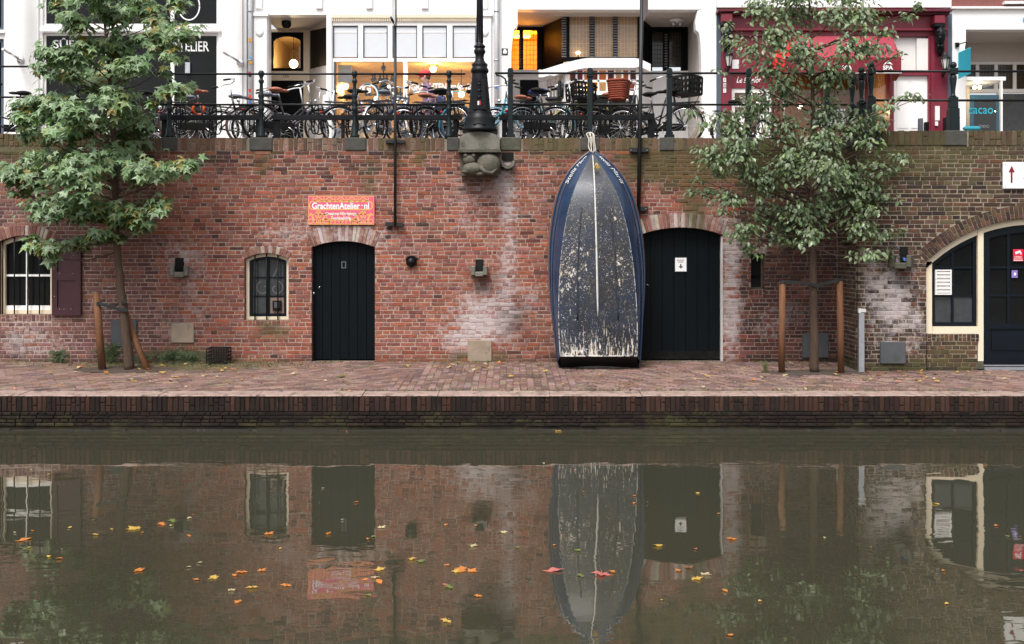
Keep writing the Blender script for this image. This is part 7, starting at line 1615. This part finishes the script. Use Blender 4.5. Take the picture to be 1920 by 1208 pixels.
# oval-leaved tree
t2 = empty('young_street_tree', P(1527, 697, 15.08), 'slender tree with small oval leaves between two upright stakes', 'tree')
B2 = [(1395, 430, 34, 22, .9), (1415, 462, 22, 16, .8), (1440, 405, 42, 30, 1), (1470, 440, 40, 26, .9), (1500, 400, 40, 32, 1), (1545, 395, 46, 34, 1), (1520, 440, 30, 20, .8), (1590, 380, 42, 34, 1), (1610, 430, 36, 22, .9), (1655, 440, 36, 13, .8), (1625, 478, 34, 14, .8), (1690, 432, 12, 8, .6),
      (1335, 300, 34, 26, .9), (1385, 280, 44, 34, 1), (1330, 362, 36, 12, .8), (1375, 370, 36, 18, .9), (1430, 340, 44, 30, 1), (1480, 310, 42, 36, 1), (1545, 320, 40, 38, 1), (1585, 335, 40, 32, 1), (1630, 360, 34, 28, .9), (1650, 315, 32, 18, .9), (1685, 292, 24, 9, .8), (1298, 205, 20, 10, .7), (1315, 235, 16, 9, .6), (1308, 335, 14, 9, .5),
      (1370, 235, 38, 26, 1), (1420, 200, 42, 30, .9), (1470, 165, 42, 34, 1), (1465, 235, 40, 32, 1), (1545, 215, 44, 36, 1), (1600, 235, 38, 28, .9), (1640, 230, 30, 20, .8), (1410, 95, 36, 26, .8), (1375, 78, 26, 16, .7), (1362, 48, 14, 10, .6), (1455, 70, 40, 34, .9), (1440, 130, 36, 26, .8), (1505, 100, 40, 34, 1), (1560, 140, 40, 36, 1), (1600, 90, 40, 34, .9), (1640, 90, 32, 22, .7), (1665, 60, 26, 14, .6), (1690, 100, 22, 10, .5), (1700, 182, 30, 9, .6), (1430, 20, 40, 22, .9), (1500, 25, 44, 30, 1), (1570, 30, 44, 28, 1), (1625, 35, 34, 24, .9), (1700, 30, 22, 10, .8), (1728, 12, 12, 12, .8), (1540, 265, 40, 26, 1), (1350, 130, 16, 12, .3), (1640, 270, 26, 16, .7), (1490, -10, 60, 20, 1), (1600, -5, 50, 20, 1), (1350, 320, 26, 14, .6), (1320, 280, 20, 12, .6), (1300, 360, 16, 7, .6), (1400, 320, 30, 18, .7), (1700, 300, 14, 6, .6), (1670, 375, 20, 12, .5), (1640, 400, 24, 14, .6), (1660, 470, 18, 8, .6), (1360, 400, 18, 10, .4), (1720, 185, 14, 6, .6), (1660, 200, 24, 12, .5), (1345, 215, 22, 12, .6)]
LC2 = [(.07, .115, .05), (.09, .135, .07), (.055, .09, .038), (.11, .15, .085), (.075, .12, .045), (.05, .08, .035), (.10, .155, .05), (.13, .165, .10)]
def lim2(q):
    if q.z > 4.3: return None
    return 15.16 if q.x > XS - .12 else 16.06
LC2 = [tuple(1.5 * (c * .9 + .1 * sum(q) / 3) * k for c, k in zip(q, (1.05, 1.02, .9))) for q in LC2]
grow(t2, B2, [(1527, 698, 15.08), (1526, 620, 15.08), (1525, 540, 15.08), (1523, 450, 15.08), (1522, 360, 15.08), (1524, 260, 15.1), (1524, 160, 15.1), (1520, 60, 15.1), (1516, -60, 15.1)], [.072, .062, .058, .054, .045, .034, .026, .018, .012], 15.0, oval_leaf(), .078, LC2, 235.0, 22, lim2, 'leaf', pz(445, 15.1))
stake('rounded wooden stake on the cellar-door side of the slender tree', [P(1465.5, 699, 15.02), P(1466, 620, 15.02), P(1467, 529, 15.02)], [.05, .05, .048]); stake('rounded wooden stake in front of the jutting wall corner', [P(1577, 699, 15.02), P(1576, 620, 15.02), P(1574.5, 527, 15.02)], [.05, .05, .048])
strap('black strap band stretched across both stakes and the slender trunk', [(1462, 529, 14.98), (1470, 528.5, 14.965), (1495, 530, 14.98), (1520, 532, 14.99), (1530, 536, 14.99), (1550, 531, 14.98), (1570, 526, 14.965), (1580, 524, 14.98)], 3.0, 14.97)
# ------------------------------------------------------------------ fallen leaves, weeds
M_FALL = leaf_mat('fallen_leaf'); MATS['fallen_leaf'] = M_FALL
FC = {'orange': (.46, .16, .03), 'yellow': (.45, .29, .06), 'red': (.42, .12, .10), 'green': (.12, .15, .035), 'pale': (.42, .35, .20), 'brown': (.20, .09, .035)}
LM = {}
for kind, (lp, lf) in (('lobed', star_leaf(5, .55, 19)), ('oval', oval_leaf())):
    for c, v in FC.items():
        mb = MB(); mb.cur = {'lc': tuple(min(1, c * 1.25) for c in v) + (1,)}
        for p in lp: mb.vert((p[0] * .85, p[1] - (.5 if kind == 'oval' else 0), p[2] * (-.2 if kind == 'lobed' else .3) + .05 * math.sin(p[0] * 5 + p[1] * 3)))
        for fc in lf: mb.face(fc)
        if kind == 'lobed':
            a = [mb.vert(q) for q in ((-.02, -.1, 0), (.02, -.1, 0), (.05, -.75, .05), (.02, -.76, .05))]; mb.face(a)
        me = mb.mesh('fallen_leaf'); me.materials.append(M_FALL); LM[kind, c] = me
rf = random.Random(9)
def fallen(name, kind, c, x, y, z, size, label, group, tilt=.12):
    o = bpy.data.objects.new(name, LM[kind, c]); col.objects.link(o); o.location = (x, y, z); o.rotation_euler = (rf.uniform(-tilt, tilt), rf.uniform(-tilt, tilt), rf.uniform(0, 6.28)); o.scale = (size * rf.uniform(.85, 1.15), size * rf.uniform(.5, 1.0), size); tag(o, label, 'leaf', group)
FLOAT = [(46, 1014, 'o', 36), (28, 1000, 'p', 10), (60, 997, 'o', 8), (54, 1028, 'y', 10), (91, 891, 'y', 10), (58, 882, 'y', 8), (130, 991, 'y', 14), (92, 1045, 'y', 16), (112, 1049, 'o', 18), (116, 1032, 'p', 8), (176, 977, 'g', 13), (180, 1004, 'y', 20), (210, 994, 'y', 10), (253, 993, 'y', 36), (266, 1000, 'o', 11), (305, 984, 'o', 24), (325, 978, 'g', 24), (322, 987, 'p', 16), (355, 973, 'p', 15), (354, 1006, 'o', 13), (361, 967, 'o', 6), (263, 1070, 'o', 27), (354, 1065, 'p', 12), (373, 1057, 'p', 12), (368, 1089, 'o', 20), (403, 1084, 'y', 24), (453, 1074, 'o', 32), (440, 1080, 'o', 18), (489, 1072, 'o', 24), (473, 1103, 'y', 34), (433, 1108, 'p', 22), (447, 1131, 'o', 22), (537, 1099, 'o', 24), (526, 1030, 'y', 10), (503, 1003, 'o', 28), (614, 1002, 'o', 22), (690, 1012, 'o', 12), (668, 943, 'o', 12), (714, 991, 'p', 24), (700, 1008, 'g', 16), (713, 1070, 'y', 30), (700, 1085, 'p', 22), (711, 1092, 'o', 18), (684, 1089, 'o', 14), (691, 1117, 'g', 18), (770, 1050, 'y', 24), (791, 1054, 'g', 28), (838, 1062, 'o', 20), (868, 1070, 'o', 34), (857, 1073, 'y', 22), (884, 1073, 'o', 24), (834, 1098, 'r', 18), (843, 1102, 'g', 28), (897, 1119, 'o', 20), (838, 1166, 'y', 32), (885, 1025, 'p', 32), (836, 986, 'o', 11), (946, 1000, 'p', 26), (892, 987, 'b', 12), (970, 1028, 'g', 14), (1038, 1072, 'r', 44), (1082, 1033, 'g', 18), (1040, 1024, 'o', 14), (1078, 883, 'o', 8), (1095, 924, 'o', 9), (1128, 1077, 'r', 42), (1150, 1074, 'o', 24), (1090, 1081, 'g', 22), (1190, 945, 'o', 16), (1189, 931, 'o', 12), (1237, 1025, 'y', 26), (1272, 1071, 'o', 18), (1290, 1066, 'b', 28), (1305, 1086, 'y', 26), (1322, 1079, 'p', 26), (1241, 1127, 'y', 10), (1308, 926, 'y', 12), (1347, 965, 'o', 10), (1370, 1012, 'o', 24), (1304, 1031, 'r', 12), (1359, 1109, 'o', 16), (1425, 1129, 'y', 12), (1368, 1193, 'o', 16), (1546, 1010, 'p', 8), (1633, 1028, 'o', 8), (1770, 1072, 'o', 17), (1775, 1134, 'y', 14), (1868, 987, 'o', 13), (1889, 1007, 'g', 14), (1913, 1008, 'y', 8), (1848, 874, 'o', 8), (1755, 946, 'y', 16), (1046, 806, 'y', 20), (651, 795, 'r', 10), (1020, 870, 'p', 8), (605, 917, 'p', 8), (642, 976, 'p', 10)]
CM = {'o': 'orange', 'y': 'yellow', 'r': 'red', 'g': 'green', 'p': 'pale', 'b': 'brown'}
FZ = [(110, 'the reflection of the barred window'), (330, 'the reflection of the star-leaved tree'), (455, 'the dark ripples between tree and small window reflections'), (580, 'the reflection of the small arched window'), (725, 'the reflection of the pink sign and narrow door'), (1000, 'the brick reflection between narrow door and boat'), (1200, 'the reflection of the upright boat'), (1365, 'the reflection of the wide black door'), (1720, 'the reflection of the slender tree'), (9999, 'the reflection of the arched entrance')]
NM = {'orange': 'orange', 'yellow': 'yellow', 'red': 'reddish pink', 'green': 'green', 'pale': 'pale beige', 'brown': 'brown'}
for x, y, c, w_ in FLOAT:
    d = CZ * F / (y - HZ); z_ = next(n for lim, n in FZ if x < lim)
    if y < 815: d = 13.03; z_ = 'the waterline of the canal edge'
    big = 'large' if w_ > 27 else ('small' if w_ < 14 else 'medium'); cn = NM[CM[c]]
    fallen('floating_leaf', 'lobed' if w_ > 19 else 'oval', CM[c], px(x, d), d, .010, w_ * d / F * (.62 if w_ > 19 else 1.1), '%s %s leaf floating on %s' % (big, cn, z_), '%s %s leaves afloat on %s' % (big, cn, z_), .10)
DZN = [(150, 'under the barred window'), (420, 'around the star-leaved tree'), (580, 'before the small arched window'), (715, 'before the narrow black door'), (1035, 'between the narrow door and the boat'), (1210, 'at the stern of the boat'), (1360, 'before the wide black door'), (1600, 'around the slender tree'), (9999, 'before the jutting wall')]
for i in range(210):
    r = rf.random()
    if r < .3: x, y = rf.gauss(300, 90), rf.uniform(682, 722)
    elif r < .5: x, y = rf.gauss(900, 60), rf.uniform(680, 700)
    elif r < .65: x, y = rf.gauss(1650, 90), rf.uniform(694, 718)
    else: x, y = rf.uniform(0, 1920), rf.uniform(682, 738)
    d = deck_y(y)
    if x > 1580 and d > 15.1: d = rf.uniform(14.6, 15.1)
    if 1040 < x < 1205 and d > 15.2: continue
    c = rf.choice(('yellow', 'yellow', 'pale', 'orange', 'pale', 'brown', 'green')); kd = rf.choice(('lobed', 'oval', 'oval')); z_ = next(n for lim, n in DZN if x < lim); edge = 'near the kerb' if y > 715 else 'on the wharf'
    fallen('fallen_leaf', kd, c, px(x, d), d, deck_z(d) + .022, rf.uniform(.05, .09), '%s %s leaf lying %s %s' % (NM[c], kd, edge, z_), '%s %s leaves %s %s' % (NM[c], kd, edge, z_), .35)
# weeds
M_WEED = mat('weed_green', (.05, .072, .028, 1), .7, var=.4, scale=20); M_GRASS = mat('dry_grass', (.14, .15, .05, 1), .7, var=.3, scale=15)
def weed(label, x, d, n, h, spread, seed, fern=True, mt=None):
    rr = random.Random(seed); org = Vector((px(x, d), d, deck_z(d))); o = empty('weed_plant', org, label, 'plant')
    for k in range(n):
        a = rr.uniform(0, 6.28); L = h * rr.uniform(.6, 1.15); dx, dy = math.cos(a) * spread * rr.uniform(.3, 1), math.sin(a) * spread * .5 * rr.uniform(.3, 1)
        if d + dy > W - .04: dy = -abs(dy)
        b0 = org + Vector((rr.uniform(-1, 1) * spread * .3, rr.uniform(-.05, .03), 0)); pts = [b0 + Vector((dx * t, dy * t, L * math.sin(min(1, t * 1.1) * 1.9))) for t in [i / 7 for i in range(8)]]
        def frond(m):
            m.tube(pts, [.004] * 7 + [.002], 3, caps=False)
            if fern:
                for i in range(1, 8):
                    for s in (-1, 1):
                        t = (pts[i] - pts[i - 1]).normalized(); sd2 = t.cross(Vector((0, -1, .3))).normalized() * s; l = .075 * (1 - i / 9.5) * rr.uniform(.8, 1.3); m.face([m.vert(q) for q in (pts[i], pts[i] + sd2 * l * .6 + t * .018, pts[i] + sd2 * l + Vector((0, 0, -.012)), pts[i] + sd2 * l * .5 - t * .014)])
        part('frond', mt or M_WEED, o, frond)
weed('green fern tuft at the wall foot under the barred window', 108, 16.02, 13, .18, .2, 1); weed('tall leafy weeds behind the reddish stake', 207, 15.95, 18, .28, .26, 2); weed('drooping weeds beside the leaning stake', 330, 16.0, 12, .2, .42, 3); weed('low weeds behind the trunk of the star-leaved tree', 262, 16.0, 9, .16, .22, 4)
weed('mossy weeds below the pale stone patch by the black crate', 365, 15.97, 8, .12, .3, 6); weed('dry grass tuft beside the round stake near the cellar door', 1436, 15.15, 22, .14, .14, 7, False, M_GRASS); weed('thin weeds at the wall base between barred window and black door', 480, 16.05, 8, .08, .3, 8, False, M_GRASS)
def moss(m):
    rr = random.Random(12)
    for i in range(1500):
        r = rr.random()
        if r < .55: x, y = rr.gauss(-5.2, 1.0), rr.uniform(15.55, 16.1)
        elif r < .8: x, y = rr.uniform(-9, 5), 16.14 - abs(rr.gauss(0, .05))
        else: x, y = rr.uniform(-2.5, 6.5), KY + .02 + abs(rr.gauss(0, .02))
        z = deck_z(y); l = rr.uniform(.015, .045); a = rr.uniform(0, 6.28); dx, dy = math.cos(a) * .012, math.sin(a) * .012
        m.face([m.vert(q) for q in ((x - dx, y - dy, z), (x + dx, y + dy, z), (x + dx * .5 + rr.uniform(-.015, .015), y + dy * .5 - .008, z + l))])
o = part('joint_grass', M_GRASS, None, moss); tag(o, kind='stuff', label='short grass and moss growing along the wharf joints')

def mound(m):
    rr = random.Random(2); nx, ny = 34, 8; A = []
    for i in range(nx + 1):
        row = []
        for j in range(ny + 1):
            u = i / nx; v = j / ny; x = lerp(px(285, 16), px(398, 16), u); y = lerp(15.78, W - .01, v)
            h = .20 * math.sin(math.pi * u) ** .6 * v ** 1.2 + .05 * mnoise.noise((x * 6, y * 9, 0)) * v
            row.append(m.vert((x, y, deck_z(y) - .02 + max(0, h))))
        A.append(row)
    for P0, P1 in zip(A, A[1:]):
        for j in range(ny): m.face([P0[j], P1[j], P1[j + 1], P0[j + 1]], True)
o = part('moss_mound', mat('mossy_earth', (.045, .042, .022, 1), .95, var=.5, scale=14, bump=1.0, bscale=50), None, mound); tag(o, kind='stuff', label='dark mossy earth heaped against the wall foot')

# ------------------------------------------------------------------ pairs built in one go become parts of their own
def split_loose(o, new=None):
    me = o.data; n = len(me.vertices); par = list(range(n))
    def find(i):
        while par[i] != i: par[i] = par[par[i]]; i = par[i]
        return i
    for f in me.polygons:
        a = find(f.vertices[0])
        for v in f.vertices[1:]: par[find(v)] = a
    comp = {}
    for f in me.polygons: comp.setdefault(find(f.vertices[0]), []).append(f)
    if len(comp) < 2: return
    base = new or o.name.split('.')[0]; first = True
    for fs in comp.values():
        idx = {}; vs = []; fl = []; sm = []
        for f in fs:
            for v in f.vertices:
                if v not in idx: idx[v] = len(vs); vs.append(tuple(me.vertices[v].co))
            fl.append([idx[v] for v in f.vertices]); sm.append(f.use_smooth)
        m2 = bpy.data.meshes.new(base); m2.from_pydata(vs, [], fl); m2.polygons.foreach_set('use_smooth', sm); m2.materials.append(me.materials[0])
        q = bpy.data.objects.new(base, m2); col.objects.link(q); q.parent = o.parent; q.location = o.location
    bpy.data.objects.remove(o)
for o in [q for q in col.objects if q.type == 'MESH' and q.parent]:
    b = o.name.split('.')[0]
    if b in ('pilaster', 'bay_side', 'screw', 'bolt', 'mullion', 'capital', 'rosette', 'frieze_block', 'picture', 'plinth', 'porch_bracket', 'bell_panel', 'spot', 'lamp_head', 'lower_bay_side', 'glazing_bar', 'camera_symbol', 'stud', 'door_post'): split_loose(o)
    elif b == 'grips': split_loose(o, 'grip')
    elif b == 'hinge_studs': split_loose(o, 'hinge_stud')
    elif b == 'leg': split_loose(o)
